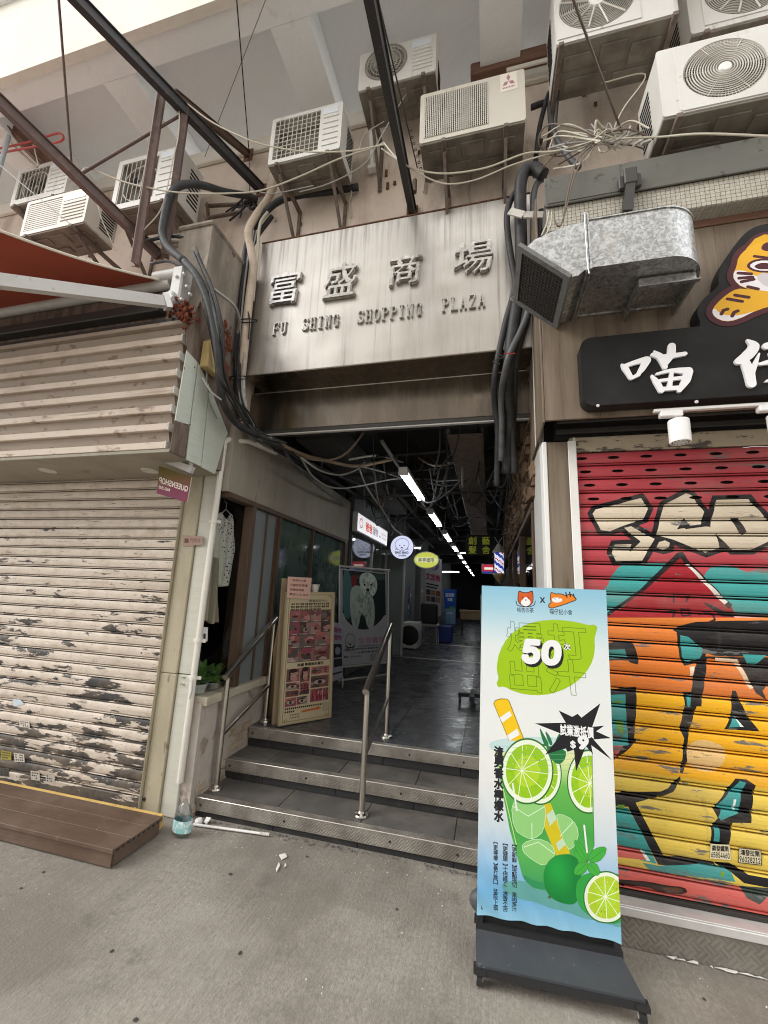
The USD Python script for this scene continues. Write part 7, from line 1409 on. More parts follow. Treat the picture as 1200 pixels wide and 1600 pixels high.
bt = thing('drink_banner', 'tall printed lime drink banner on a black castor base', 'banner stand', (BO[0], BO[1], 0))
face = Polygon(PBL([(753, 915), (947, 922), (971, 1476), (960, 1472), (930, 1464), (880, 1453), (820, 1441), (770, 1433), (745, 1429)]))
zT, zB = face.bounds[3], face.bounds[1]
stops = [(0, '#86b9d0'), (.07, '#9cc4d4'), (.14, '#bcd2d8'), (.20, '#d6dcdc'), (.45, '#dee0dd'), (.62, '#dadbd8'), (.74, '#c4d0d6'), (.86, '#86b4d6'), (.93, '#6aa6cc'), (1, '#8fc0d6')][::-1]
sx_ = np.array([1 - s for s, _ in stops]); sc__ = np.array([hx(h) for _, h in stops])
def bgc(x, z): t = (z - zB) / (zT - zB); return tuple(np.interp(t, sx_, sc__[:, k]) for k in range(3))
def bfit(sh, q, skew=0):
    c4 = B1(q) if len(q) == 2 else q
    (xa, za), (xb, zb_) = c4; s = affinity.skew(sh, xs=skew, origin='center') if skew else sh
    return fit(s, min(xa, xb), min(za, zb_), max(xa, xb), max(za, zb_))
lime_c, ink, wh = hx('#98bd12'), hx('#17161a'), hx('#e4e5e4')
ly = [(bgc, face)]
ly.append((hx('#5e9c98'), smooth_poly(B2([(183, 1175), (230, 1142), (340, 1136), (520, 1190), (760, 1250), (960, 1400), (1040, 1420), (1040, 1470), (850, 1420), (600, 1345), (420, 1290), (250, 1240)]), 1)))
ly.append((lime_c, smooth_poly(B1([(285, 600), (300, 520), (350, 430), (430, 370), (520, 338), (640, 330), (760, 345), (830, 365), (852, 358), (876, 372), (870, 400), (858, 440), (862, 500), (850, 570), (810, 640), (750, 700), (660, 750), (560, 775), (450, 770), (370, 745), (330, 722), (295, 728), (283, 705), (298, 675), (288, 640)]), 1)))
for ch, q in (('爆', [(345, 515), (562, 352)]), ('打', [(590, 555), (805, 365)]), ('出', [(362, 745), (545, 570)]), ('汁', [(580, 760), (803, 570)])):
    g = bfit(text(ch, 1, bold=.018, px=150), q, -3); ly.append((hx('#4a5c1c'), g.buffer(.0012).difference(g.buffer(-.0012))))
n50 = text('50', 1, 'inter', bold=.07); ly.append((ink, bfit(n50, [(444, 606), (676, 470)], 6))); ly.append((ink, bfit(n50, [(438, 598), (670, 462)], 6))); ly.append((wh, bfit(n50, [(432, 588), (664, 452)], 6)))
c0 = B1([(698, 490)])[0]; ly.append((ink, ngon(c0[0], c0[1], .0145))); ly.append((wh, bfit(text('次', 1, bold=.03), [(680, 508), (716, 472)])))
# small animal marks of the two shops and their names
o_, dkb = hx('#c8561f'), hx('#2a1a16')
ly += [(dkb, smooth_poly(B1([(412, 178), (416, 160), (440, 172), (470, 172), (494, 160), (498, 180), (500, 215), (492, 240), (455, 260), (420, 240), (408, 215)]), 1).buffer(.0015)), (o_, smooth_poly(B1([(414, 180), (418, 164), (440, 175), (470, 175), (492, 164), (496, 182), (498, 214), (490, 238), (455, 257), (422, 238), (411, 214)]), 1)),
       (wh, smooth_poly(B1([(425, 225), (445, 205), (455, 195), (466, 205), (486, 225), (478, 245), (455, 254), (432, 245)]), 1)), (dkb, ngon(*B1([(436, 203)])[0], .003)), (dkb, ngon(*B1([(474, 203)])[0], .003)), (dkb, ngon(*B1([(455, 216)])[0], .004, .003)),
       (dkb, stroke(B1([(398, 222), (405, 245), (430, 255), (480, 255), (505, 245), (512, 222)]), .004)), (ink, bfit(text('X', 1, 'inter', bold=.04), [(538, 232), (568, 200)]))]
tg2 = hx('#dd7c22')
ly += [(dkb, smooth_poly(B1([(600, 185), (605, 168), (625, 180), (660, 178), (690, 190), (720, 178), (745, 200), (755, 215), (720, 228), (690, 240), (640, 255), (610, 265), (588, 258), (590, 240), (605, 230), (598, 205)]), 1).buffer(.0015)), (tg2, smooth_poly(B1([(602, 186), (607, 171), (625, 183), (660, 181), (690, 193), (718, 182), (742, 202), (750, 215), (718, 225), (690, 237), (640, 252), (610, 262), (591, 256), (593, 242), (608, 231), (601, 206)]), 1)),
       (wh, smooth_poly(B1([(608, 205), (630, 200), (665, 205), (672, 222), (640, 232), (612, 226)]), 1)), (dkb, stroke(B1([(622, 207), (632, 211)]), .002)), (dkb, stroke(B1([(648, 207), (658, 203)]), .002)), (dkb, stroke(B1([(690, 172), (697, 200)]), .006)), (dkb, stroke(B1([(712, 170), (718, 195)]), .006)), (dkb, stroke(B1([(735, 180), (740, 200)]), .005)),
       (ink, bfit(text('哈吉の茶', 1, bold=.012), [(405, 287), (502, 262)])), (ink, bfit(text('喵仔記小食', 1, bold=.012), [(597, 299), (727, 272)]))]
# glass
def glc(x, z):
    y = np.interp(-z, _gz, _gy); t = [(150, '#cfd6b4'), (300, '#d3d99c'), (390, '#a7cc7c'), (480, '#66b04e'), (800, '#3f9a42'), (1000, '#52a851'), (1200, '#3d9457')]
    return tuple(np.interp(y, [a for a, _ in t], [hx(h)[k] for _, h in t]) for k in range(3))
_gy = np.linspace(0, 1300, 40); _gz = np.array([-B2([(600, y)])[0][1] for y in _gy])
body = Polygon(B2([(145, 240), (822, 235), (838, 900), (720, 1210), (520, 1207), (410, 1188), (342, 1115), (250, 780)]))
ly.append((hx('#bcd3d3'), smooth_poly(B2([(100, 200), (130, 165), (300, 138), (560, 140), (822, 165), (822, 260), (560, 250), (300, 240), (140, 245)]), 1)))
ly.append((glc, body))
ly.append((hx('#2e8a55'), smooth_poly(B2([(345, 1090), (420, 1140), (560, 1160), (560, 1206), (420, 1188), (352, 1140)]), 1)))
straw_y, dkl = hx('#e6bc18'), hx('#8a6a18')
ly.append((dkl, Polygon(B1([(265, 822), (278, 801), (310, 792), (346, 794), (359, 805), (450, 1040), (357, 1040)])))); ly.append((straw_y, Polygon(B1([(269, 822), (281, 805), (311, 797), (345, 798), (355, 808), (445, 1040), (361, 1040)]))))
ly.append((wh, Polygon(B1([(302, 905), (362, 865), (374, 893), (318, 935)])))); ly.append((wh, Polygon(B1([(346, 1010), (405, 968), (420, 1005), (360, 1040)]))))
ly.append((hx('#c9b81e'), Polygon(B2([(425, 605), (535, 600), (672, 950), (572, 962)])))); ly.append((hx('#b9d3b4'), Polygon(B2([(505, 682), (552, 642), (578, 710), (528, 760)])))); ly.append((hx('#b9d3b4'), Polygon(B2([(570, 880), (625, 836), (643, 885), (592, 930)]))))
for pts in ([(262, 600), (330, 590), (480, 600), (499, 640), (490, 790), (420, 848), (360, 838), (280, 780)], [(340, 880), (440, 842), (540, 882), (572, 960), (490, 1040), (405, 990), (340, 935)], [(570, 690), (600, 672), (690, 715), (732, 800), (705, 895), (650, 930)]):
    g = smooth_poly(B2(pts), 1); ly += [(hx('#cfe6c4'), g.buffer(.0018)), (hx('#8cc476'), g)]
for l in ([(270, 620), (380, 690), (490, 625)], [(405, 740), (405, 845)], [(350, 905), (450, 870), (560, 950)], [(600, 830), (690, 730)]): ly.append((hx('#d4e8ca'), stroke(B2(l), .003)))
dg, gseg = hx('#2f6b2a'), hx('#8fbe1a')
def slice_(cx, cy, rx, ry, hub, rot=0.0, clip=None, seed=0):
    def el(k): return Polygon(B2([(cx + rx * k * math.cos(a), cy + ry * k * math.sin(a)) for a in np.linspace(0, 2 * np.pi, 48, endpoint=False)]))
    out = [(dg, el(1.04)), (hx('#dfe8d2'), el(.985))]; inn = el(.84); out.append((gseg, inn)); out.append((hx('#a8cc2c'), el(.5)))
    for a in np.arange(10) * 2 * np.pi / 10 + rot + seed: out.append((hx('#e2eac8'), stroke(B2([hub, (cx + rx * .86 * math.cos(a), cy + ry * .86 * math.sin(a))]), .0032)))
    out.append((hx('#eef2dc'), ngon(*B2([hub])[0], .005)))
    rg_ = np.random.default_rng(int(cx))
    for _ in range(16):
        a, k = rg_.uniform(0, 6.28), rg_.uniform(.35, .75); p = np.array([cx + rx * k * math.cos(a), cy + ry * k * math.sin(a)]); d_ = (p - [cx, cy]) * .1; out.append((hx(['#c9dc5c', '#6f9c1a'][rg_.integers(2)]), stroke(B2([tuple(p), tuple(p + d_)]), .003)))
    return [(c_, g.intersection(clip) if clip is not None else g) for c_, g in out]
ly += slice_(465, 400, 142, 205, (465, 400))
for l in ([(455, 65), (492, 130), (530, 200), (495, 205), (470, 140)], [(490, 85), (535, 140), (552, 200), (525, 195)], [(600, 105), (608, 170), (580, 210), (560, 195), (575, 150)], [(500, 195), (640, 225), (642, 285), (605, 330), (560, 322), (520, 255)]): ly.append((hx('#1e6e3c'), smooth_poly(B2(l), 1)))
ly += slice_(372, 378, 176, 222, (335, 372), .1)
clipg = Polygon(B2([(400, 100), (822, 100), (826, 700), (400, 700)]))
ly += slice_(800, 450, 146, 216, (806, 462), .2, clipg)
for k in range(5): ly.append((hx('#7fa88c'), stroke(B2([(150 + 3 * k, 200 + 34 * k), (400, 226 + 38 * k), (640, 222 + 38 * k), (820, 205 + 33 * k)]), .0012)))
ly.append((dg, stroke(B2([(823, 250), (838, 895)]), .0022))); ly.append((hx('#d8d89a'), stroke(B2([(205, 500), (300, 900)]), .003)))
ly.append((wh, stroke(B2([(272, 465), (300, 648)]), .0075)))
limec = lambda x, z: lerp(hx('#1f9a40'), hx('#0f7a34'), (math.hypot(x - _lc[0], (z - _lc[1]) * .7) - .01) / .07)
_lc = B2([(580, 1060)])[0]
limep = smooth_poly(B2([(482, 1130), (500, 1030), (560, 965), (650, 952), (715, 975), (745, 1060), (745, 1200), (715, 1290), (650, 1306), (570, 1280), (510, 1225)]), 2)
ly += [(dg, limep.buffer(.001)), (limec, limep), (hx('#3f5a2a'), ngon(*B2([(527, 1250)])[0], .006))]
half = smooth_poly(B2([(708, 1200), (725, 1130), (790, 1085), (900, 1068), (1100, 1120), (1130, 1300), (1010, 1440), (880, 1425), (760, 1350), (715, 1270)]), 1); ly += [(dg, half.buffer(.001)), (hx('#2c9a3e'), half)]
ly += [(c_ if c_ != gseg else hx('#a9c62c'), g) for c_, g in slice_(918, 1255, 150, 178, (915, 1248), .25)]
for tip, w_ in (((925, 905), 46), ((698, 918), 40), ((697, 1098), 40), ((872, 1102), 40), ((700, 850), 30)):
    b_ = np.array([795, 1010.]); t_ = np.array(tip, float); d_ = t_ - b_; n_ = np.array([-d_[1], d_[0]]) / np.linalg.norm(d_) * w_
    g = smooth_poly(B2([tuple(b_), tuple(b_ + d_ * .35 + n_), tuple(b_ + d_ * .75 + n_ * .75), tuple(t_), tuple(b_ + d_ * .75 - n_ * .75), tuple(b_ + d_ * .35 - n_)]), 1); ly += [(dg, g.buffer(.0014)), (hx('#3fa53c'), g), (dg, stroke(B2([tuple(b_), tuple(b_ + d_ * .85)]), .0014))]
ly.append((wh, stroke(B2([(768, 755), (788, 940)]), .0075)))
star = Polygon(B1([(508, 938), (690, 935), (648, 862), (728, 900), (760, 882), (782, 905), (893, 820), (845, 958), (915, 952), (868, 985), (955, 1025), (852, 1032), (962, 1155), (838, 1065), (850, 1120), (808, 1072), (750, 1220), (738, 1092), (700, 1105), (690, 1085), (570, 1120), (665, 1000)]))
ly += [(ink, star), (wh, bfit(text('試業激抵價', 1, bold=.03), [(658, 1008), (852, 960)], 0)), (wh, bfit(text('$', 1, 'inter', bold=.04), [(716, 1085), (748, 1040)])), (wh, bfit(text('9', 1, 'inter', bold=.08), [(762, 1088), (824, 1012)], 4))]
def column(s, x0, x1, y0, y1, bold, gap=()):
    n = len(s); h = (y1 - y0) / n
    for i, ch in enumerate(s):
        if ch == ' ': continue
        a, b = B2([(x0, y0 + h * (i + (.96 if ch not in '︻︼' else .8))), (x1, y0 + h * (i + (.04 if ch not in '︻︼' else .5)))])
        if ch == 'C': a, b = B2([(x0 + 6, y0 + h * (i + .9)), (x1 - 6, y0 + h * (i + .1))])
        ly.append((hx('#1c1c22'), fit(text(ch, 1, bold=bold), a[0], a[1], b[0], b[1])))
column('渣男香水檸檬水', 141, 208, 205, 728, .05); column('︻更檸檬︼暴打爽口 猛吸上頭', 137, 169, 858, 1338, .022); column('︻更健康︼十倍維C 清香不苦', 202, 238, 866, 1350, .022); column('︻更新鮮︼現點現切 果肉多汁', 266, 301, 874, 1356, .022)
pcs = flatten([(c_, g.intersection(face)) for c_, g in ly])
# the cloth is loose along its lower hem: folds that die out upwards
def fold(u, z):
    d = np.clip((z - zB) / .20, 0, 6); e = np.exp(-d * d * 1.3); r = np.hypot(u + .32, (z - .0) * 1.0)
    return .0055 * e * np.sin(46 * u * (1 - .25 * d) + 30 * z + 1.4 * np.sin(9 * u)) + .004 * np.exp(-((u + .27) / .09) ** 2) * np.exp(-((z - .42) / .25) ** 2) * np.sin(95 * (u * .75 + z * .32))
fine = []
for c__, g in pcs:
    a_, b_, cc_, d_ = g.bounds
    if b_ < .75:
        low_ = g.intersection(box(a_ - 1, b_ - 1, cc_ + 1, .75))
        for zz in np.arange(b_, min(d_, .75), .016):
            st_ = low_.intersection(box(a_ - 1, zz, cc_ + 1, min(zz + .016, .75)))
            if st_.is_empty: continue
            for xx in np.arange(st_.bounds[0], st_.bounds[2], .022):
                q_ = st_.intersection(box(xx, zz - 1, xx + .022, zz + 1))
                if not q_.is_empty: fine.append((c__, q_))
        g = g.difference(box(a_ - 1, b_ - 1, cc_ + 1, .75))
        if g.is_empty: continue
    fine.append((c__, g))
UV_ = []
def cloth_place(v): UV_.append(v); return bplace(v, .0005) - np.outer(.0065 + fold(v[:, 0], v[:, 1]), BN) + np.outer(np.full(len(v), .0065), BN) * 1.0
m_, c_ = printed(fine, cloth_place, .03)
uv_ = np.vstack(UV_); e_ = 1e-3; hu = (fold(uv_[:, 0] + e_, uv_[:, 1]) - fold(uv_[:, 0] - e_, uv_[:, 1])) / (2 * e_); hz = (fold(uv_[:, 0], uv_[:, 1] + e_) - fold(uv_[:, 0], uv_[:, 1] - e_)) / (2 * e_)
nrm = -BN[None] - hu[:, None] * BD[None] - hz[:, None] * np.array([[0, 0, 1.0]]); nrm /= np.linalg.norm(nrm, axis=1, keepdims=True)
sheet = part(bt, 'printed_sheet', orient(m_, -BN), M['print'], col=c_)
_gm = UsdGeom.Mesh(sheet.prim); _gm.CreateNormalsAttr(Vt.Vec3fArray.FromNumpy(nrm.astype(np.float32))); _gm.SetNormalsInterpolation('vertex')
fb_ = np.array(PBL([(753, 915), (947, 922), (971, 1476), (745, 1430)])); ux0, ux1 = fb_[:, 0].min(), fb_[:, 0].max()
def seg(a, b, w, d, off=-.012): return bar(bplace(np.array([a]), off)[0], bplace(np.array([b]), off)[0], d, w) if abs(a[1] - b[1]) < abs(a[0] - b[0]) else bar(bplace(np.array([a]), off)[0], bplace(np.array([b]), off)[0], w, d, up=tuple(BN))
kx = (fb_[0, 0] - fb_[3, 0]) / (fb_[0, 1] - fb_[3, 1]); zl = .095
for u, in_ in ((fb_[3], .014), (fb_[2], -.014)):
    b_ = (u[0] - kx * (u[1] - zl) + in_, zl); t_ = (b_[0] + kx * (1.655 - zl), 1.655); part(bt, 'side_frame', bar(bplace(np.array([b_]), -.016)[0], bplace(np.array([t_]), -.016)[0], .026, .022, up=tuple(BN)), M['black_plastic'], False)
part(bt, 'top_frame', bar(bplace(np.array([(fb_[0, 0] + .01, 1.655)]), -.016)[0], bplace(np.array([(fb_[1, 0] - .01, 1.655)]), -.016)[0], .022, .02), M['black_plastic'], False)
part(bt, 'bottom_frame', [bar(bplace(np.array([(fb_[3, 0] - .004, .118)]), -.012)[0], bplace(np.array([(fb_[2, 0] + .004, .118)]), -.012)[0], .03, .035), bar(bplace(np.array([(fb_[3, 0] + .0, .16)]), -.03)[0], bplace(np.array([(fb_[2, 0] - .0, .16)]), -.03)[0], .01, .09)], M['black_plastic'], False)
xa, xb = fb_[3, 0] - .004, fb_[2, 0] + .018
def bb3(u, n, z): return BO + BD * u + BN * n + np.array([0, 0, z])
top = [bb3(xa, .0, .116), bb3(xb - .02, .0, .116), bb3(xb + .012, -.155, .086), bb3(xa - .004, -.155, .086)]
part(bt, 'sloping_plate', hull(top + [q - [0, 0, .012] for q in top]), M['charcoal'], False)
part(bt, 'base_box', hull([bb3(u, n, z) for u in (xa + .01, xb - .03) for n in (-.13, .17) for z in (.066,)] + [bb3(u, n, z) for u in (xa + .01, xb - .03) for n in (.0, .17) for z in (.095,)]), M['black_plastic'], False)
part(bt, 'front_lip', bar(top[3] - [0, 0, .022], top[2] - [0, 0, .022], .012, .026), M['black_plastic'], False)
tank = trimesh.creation.icosphere(3, 1.0); tank.vertices = tank.vertices * [.17, .06, .08]; tank.apply_transform(trimesh.transformations.rotation_matrix(BA, [0, 0, 1])); tank.apply_translation(bb3(xa + .14, .12, .155)); part(bt, 'ballast_bag', tank, M['rubber_grey'], True)
for u, n in ((xa + .012, -.145), (xb + .0, -.15), (xa + .02, .14), (xb - .05, .14)):
    c = bb3(u, n, 0); cs_ = part(bt, 'castor', [bar(c + [0, 0, .056], c + [0, 0, .075], .05, .04), hull([c + [dx, dy, z] for dx in (-.013, .013) for dy, z in ((-.012, .055), (.018, .055), (.012, .02), (.02, .02))])], M['black_plastic'])
    part(cs_, 'wheel', [tube([c + [-.013, .012, .026], c + [.013, .012, .026]], .026, 18)], M['black_plastic']); part(cs_, 'wheel_disc', [tube([c + [-.0145, .012, .026], c + [.0145, .012, .026]], .014, 12)], M['alu_bright'])

# ---------------------------------------------------------------- boards on the landing
def flatq(q):
    q = np.array(q, float); n = np.cross(q[1] - q[0], q[3] - q[0]); n /= np.linalg.norm(n); q[2] = q[2] - n * ((q[2] - q[0]) @ n); return q
def qplace(q, off=0.0):
    q = flatq(q); n = np.cross(q[1] - q[0], q[3] - q[0]); n /= np.linalg.norm(n); n = n if n @ (np.array([0, 0, EYE]) - q.mean(0)) > 0 else -n
    def f(v): x, y = v[:, :1], v[:, 1:]; return (1 - x) * (1 - y) * q[0] + x * (1 - y) * q[1] + x * y * q[2] + (1 - x) * y * q[3] + n * off
    return f, n
def plank(q, t):
    q = flatq(q); _, n = qplace(q); return hull(np.vstack([q, q - n * t]))
def qprint(par, name, layers, q, mat='print_paper', off=.0012):
    f, n = qplace(q, off); m_, c_ = printed(flatten(layers), f); return part(par, name, orient(m_, n), M[mat], col=c_)
def tx(s, x0, y0, x1, y1, bold=.02, font='cjk'): return fit(text(s, 1, font, bold=bold), x0, y0, x1, y1)
ab = thing('beauty_board', 'cream A-board with a grid of pink beauty photos on the landing', 'A-board', (-1.66, 3.8, FZ))
q = np.array([(-1.80, 3.575, FZ + .01), (-1.48, 4.02, FZ + .005), (-1.535, 4.02, 1.605), (-1.835, 3.575, 1.587)])
part(ab, 'front_leaf', plank(q, .028), surf('cream_board', (.50, .44, .31), [dict(scale=(8, 8, 8), lo=.5, hi=.7, col=(.38, .32, .2), amt=.6)], rough=.6), False)
_, nn = qplace(q); back = q.copy(); back[:2] -= nn * .34; back[2:] -= nn * .04; back[:, 2] -= .004
part(ab, 'back_leaf', plank(back, .02), M['ply'], False)
rg = np.random.default_rng(4); cr, bk = hx('#b8ab8c'), hx('#2a2420')
ly = [(hx('#a8997a'), box(0, 0, 1, 1)), (cr, box(.03, .012, .97, .988)), (hx('#6f5d3c'), box(.055, .02, .945, .978)), (cr, box(.065, .024, .935, .974))]
for sx in (0, 1):
    for sy in (0, 1):
        cx_, cy_ = (.08 if sx == 0 else .92), (.03 if sy == 0 else .965)
        for k in range(3): ly.append((hx('#8a6d35'), ngon(cx_ + (.035 * k if sx == 0 else -.035 * k), cy_ + .004 * ((k % 2) * 2 - 1), .028 - .006 * k, .009 - .002 * k).difference(ngon(cx_ + (.035 * k if sx == 0 else -.035 * k), cy_, .016, .004))))
ly.append((hx('#5d5340'), tx('專業美容中心', .45, .918, .84, .94)))
for r_ in range(3):
    for k in range(9 - 2 * (r_ == 2)):
        ly.append((bk, tx('美容脫毛眼睫紋繡護膚學習課程'[(k * 2 + r_ * 5) % 12:][:2], .10 + .088 * k, .895 - .022 * r_, .175 + .088 * k, .912 - .022 * r_, .03)))
pinks = ['#b06a6c', '#8a5a56', '#c58a84', '#6a5450', '#a05060', '#8f8580', '#b89a92', '#5a4a48', '#a86058', '#7a6a66', '#c07a72', '#9a8c86']
ly.append((hx('#4a3c3a'), box(.085, .452, .925, .855)))
cells = [(.09, .76, .29, .85), (.295, .76, .50, .85), (.505, .76, .715, .85), (.72, .76, .92, .85), (.09, .66, .29, .755), (.295, .66, .50, .755), (.505, .66, .715, .755), (.72, .68, .92, .755), (.09, .56, .30, .655), (.305, .56, .60, .655), (.605, .57, .92, .675), (.09, .456, .30, .555), (.305, .456, .60, .555), (.605, .456, .92, .565)]
def photo(a, b, c_, d, base, seed, spots=()):
    """A small printed photograph: soft skin-toned shapes inside a cell."""
    rr = np.random.default_rng(seed); w_, h_ = c_ - a, d - b; cell_ = box(a, b, c_, d); out = [(hx(pinks[base % 12], .62), cell_)]
    for k in range(6):
        cx_, cy_ = a + w_ * rr.uniform(.05, .95), b + h_ * rr.uniform(.05, .95); n_ = rr.integers(6, 9); r_ = rr.uniform(.5, 1.1, n_); sc_ = rr.uniform(.25, .55)
        g_ = smooth_poly([(cx_ + w_ * sc_ * r_[j] * math.cos(6.283 * j / n_), cy_ + h_ * sc_ * .8 * r_[j] * math.sin(6.283 * j / n_)) for j in range(n_)], 2); out.append((hx(pinks[rr.integers(12)], rr.uniform(.4, .8)), g_.intersection(cell_)))
    for u, v, ru, rv, h, k in spots: out.append((hx(h, k), ngon(a + w_ * u, b + h_ * v, w_ * ru, h_ * rv, 14).intersection(cell_)))
    return out
for i, (a, b, c_, d) in enumerate(cells):
    sp_ = []
    if i in (4, 5, 6, 9, 10, 12): sp_.append((rg.uniform(.4, .6), rg.uniform(.4, .6), .11, .1, '#2c1f1e', .8))
    if i in (0, 8, 13): sp_ += [(.5, .5, .3, .1, '#6e2430', .8), (.5, .52, .2, .03, '#3c161c', .8)]
    ly += photo(a, b, c_, d, i, 50 + i, sp_); ly.append((hx('#b9b0a4', .8), box(a + (c_ - a) * .3, b + (d - b) * .03, a + (c_ - a) * .75, b + (d - b) * .10)))
ly.append((bk, tx('紋繡 專業設計眉形', .28, .418, .80, .442, .04)))
low = [(.085, .31, .33, .405), (.34, .30, .53, .41), (.085, .25, .33, .302), (.34, .205, .53, .295), (.085, .20, .33, .245), (.085, .13, .29, .192), (.30, .135, .50, .192), (.555, .345, .92, .405), (.555, .245, .92, .335), (.555, .14, .80, .235), (.81, .14, .92, .235)]
for i, (a, b, c_, d) in enumerate(low):
    sp_ = []
    if i in (0, 1): sp_ = [(.5, .5, .27, .36, '#b89484', .8), (.5, .84, .32, .16, '#1f1614', 1), (.24, .5, .08, .4, '#1f1614', 1), (.5, .3, .09, .03, '#7e3a3c', .8), (.39, .58, .07, .02, '#2a1e1c', 1), (.61, .58, .07, .02, '#2a1e1c', 1)]
    elif i in (3, 4, 7): sp_ = [(.2 + .3 * (k % 3), .25 + .25 * (k // 3), .10, .06, ['#6c2a32', '#2f2220'][k % 2], .8) for k in range(9)]
    elif i in (9, 10): sp_ = [(.22 + .3 * k, .5, .11, .4, '#8a1c30', .8) for k in range(3)] + [(.25 + .3 * k, .62, .03, .2, '#c8707c', .8) for k in range(3)]
    else: sp_ = [(.5, .45, .32, .2, '#b9a498', .8), (.5, .45, .12, .18, '#241a18', 1), (.5, .72, .36, .06, '#2e211e', 1)]
    ly += photo(a, b, c_, d, i * 3 + 1, 80 + i, sp_)
for k in range(22): ly.append((bk, box(.09 + .037 * k, .108, .116 + .037 * k, .121)))
for k in range(5): ly.append((bk, box(.09 + .037 * k, .085, .116 + .037 * k, .098)))
for k in range(6): ly.append((hx('#7c6a50'), box(.19 + .03 * k, .062, .213 + .03 * k, .072)))
for k in range(6): ly.append((hx('#7c6a50'), box(.19 + .03 * k, .042, .213 + .03 * k, .052)))
ly.append((hx('#b5612c'), Polygon([(.40, .072), (.40, .088), (.70, .096), (.70, .104), (.79, .090), (.70, .072), (.70, .079)])))
ly.append((hx('#a39a80'), box(.80, .058, .93, .118)))
qprint(ab, 'printed_face', ly, q)
pn_ = thing('paper_notice', 'pale pink handwritten paper notice clipped on top of the A-board', 'notice', (-1.8, 3.6, 1.6))
pq = []
base = q[0]; U = (q[1] - q[0]) / np.linalg.norm(q[1] - q[0])
_, nq = qplace(q)
def onq(px, py, off):
    d = np.array([(px - 600) / FPX, (py - 800) / FPX, 1.0]) @ CAM; c = np.array([0, 0, EYE]); o = q[0] + nq * off; return c + ((o - c) @ nq) / (d @ nq) * d
pq = np.array([onq(448, 934, .01), onq(484, 936.5, .01), onq(487, 903, .01), onq(450, 901, .01)])
part(pn_, 'sheet', plank(pq, .002), M['white_dirty'], False)
qprint(pn_, 'writing', [(hx('#cda79a'), box(0, 0, 1, 1))] + [(hx('#5b2d2a'), tx(s, .1, .78 - .22 * i, .1 + w_, .9 - .22 * i, .02)) for i, (s, w_) in enumerate((('一對裸Body貓', .66), ('五歲前的學費', .75), ('招聘紋師傅', .6), ('電話5118,3838', .82)))], pq)
pc_ = thing('paper_cup', 'crumpled pale paper cup standing behind the paper notice', 'cup', onq(492, 915, -.02))
c = onq(492, 921, -.03); part(pc_, 'cup', lathe([(0, 0), (.028, 0), (.045, .10), (.042, .10), (.026, .006), (0, .006)], c - [0, 0, .05], 16), M['white_dirty'])
solo('cardboard_sheet', 'flat cardboard sheet leaning behind the A-board', 'cardboard', [plank(np.array([P(425, 1132, 1, 3.62), P(443, 1135, 1, 3.72), P(449, 905, 1, 3.72), P(441, 903, 1, 3.62)]), .012)], M['card'], False)
# pet poster stand
ps = thing('pet_poster_stand', 'white pet poster stand with a fluffy white dog photo', 'poster stand', (-1.75, 6.0, FZ))
q = np.array([(-1.983, 5.62, .625), (-1.494, 6.36, .62), (-1.559, 6.36, 1.941), (-2.071, 5.62, 1.945)])
part(ps, 'panel', plank(q, .01), M['white_plastic'], False)
part(ps, 'top_bar', tube([q[3] + [-.03, -.04, .03], q[2] + [.03, .04, .04]], .016, 10), M['alu_bright']); part(ps, 'bottom_bar', tube([q[0] + [-.0, -.0, -.02], q[1] + [0, 0, -.02]], .012, 8), M['alu'])
part(ps, 'leg', [tube([q[3] + [-.012, -.02, .03], (q[0][0] - .005, q[0][1] - .01, FZ)], .011, 8)], M['alu_bright']); part(ps, 'leg', [tube([q[2] + [.012, .02, .03], (q[1][0] + .005, q[1][1] + .01, FZ)], .011, 8)], M['alu_bright'])
part(ps, 'foot', tube([(q[0][0], q[0][1], FZ + .012), (q[1][0], q[1][1], FZ + .012)], .012, 8), M['alu'])
rgd = np.random.default_rng(8); wl = hx('#a9a9ae'); ph = box(.04, .33, .97, .985); wave = smooth_poly([(.04, .55), (.10, .46), (.25, .385), (.42, .35), (.62, .36), (.82, .43), (.97, .53), (1.2, .5), (1.2, .2), (-.2, .2), (-.2, .55)], 1)
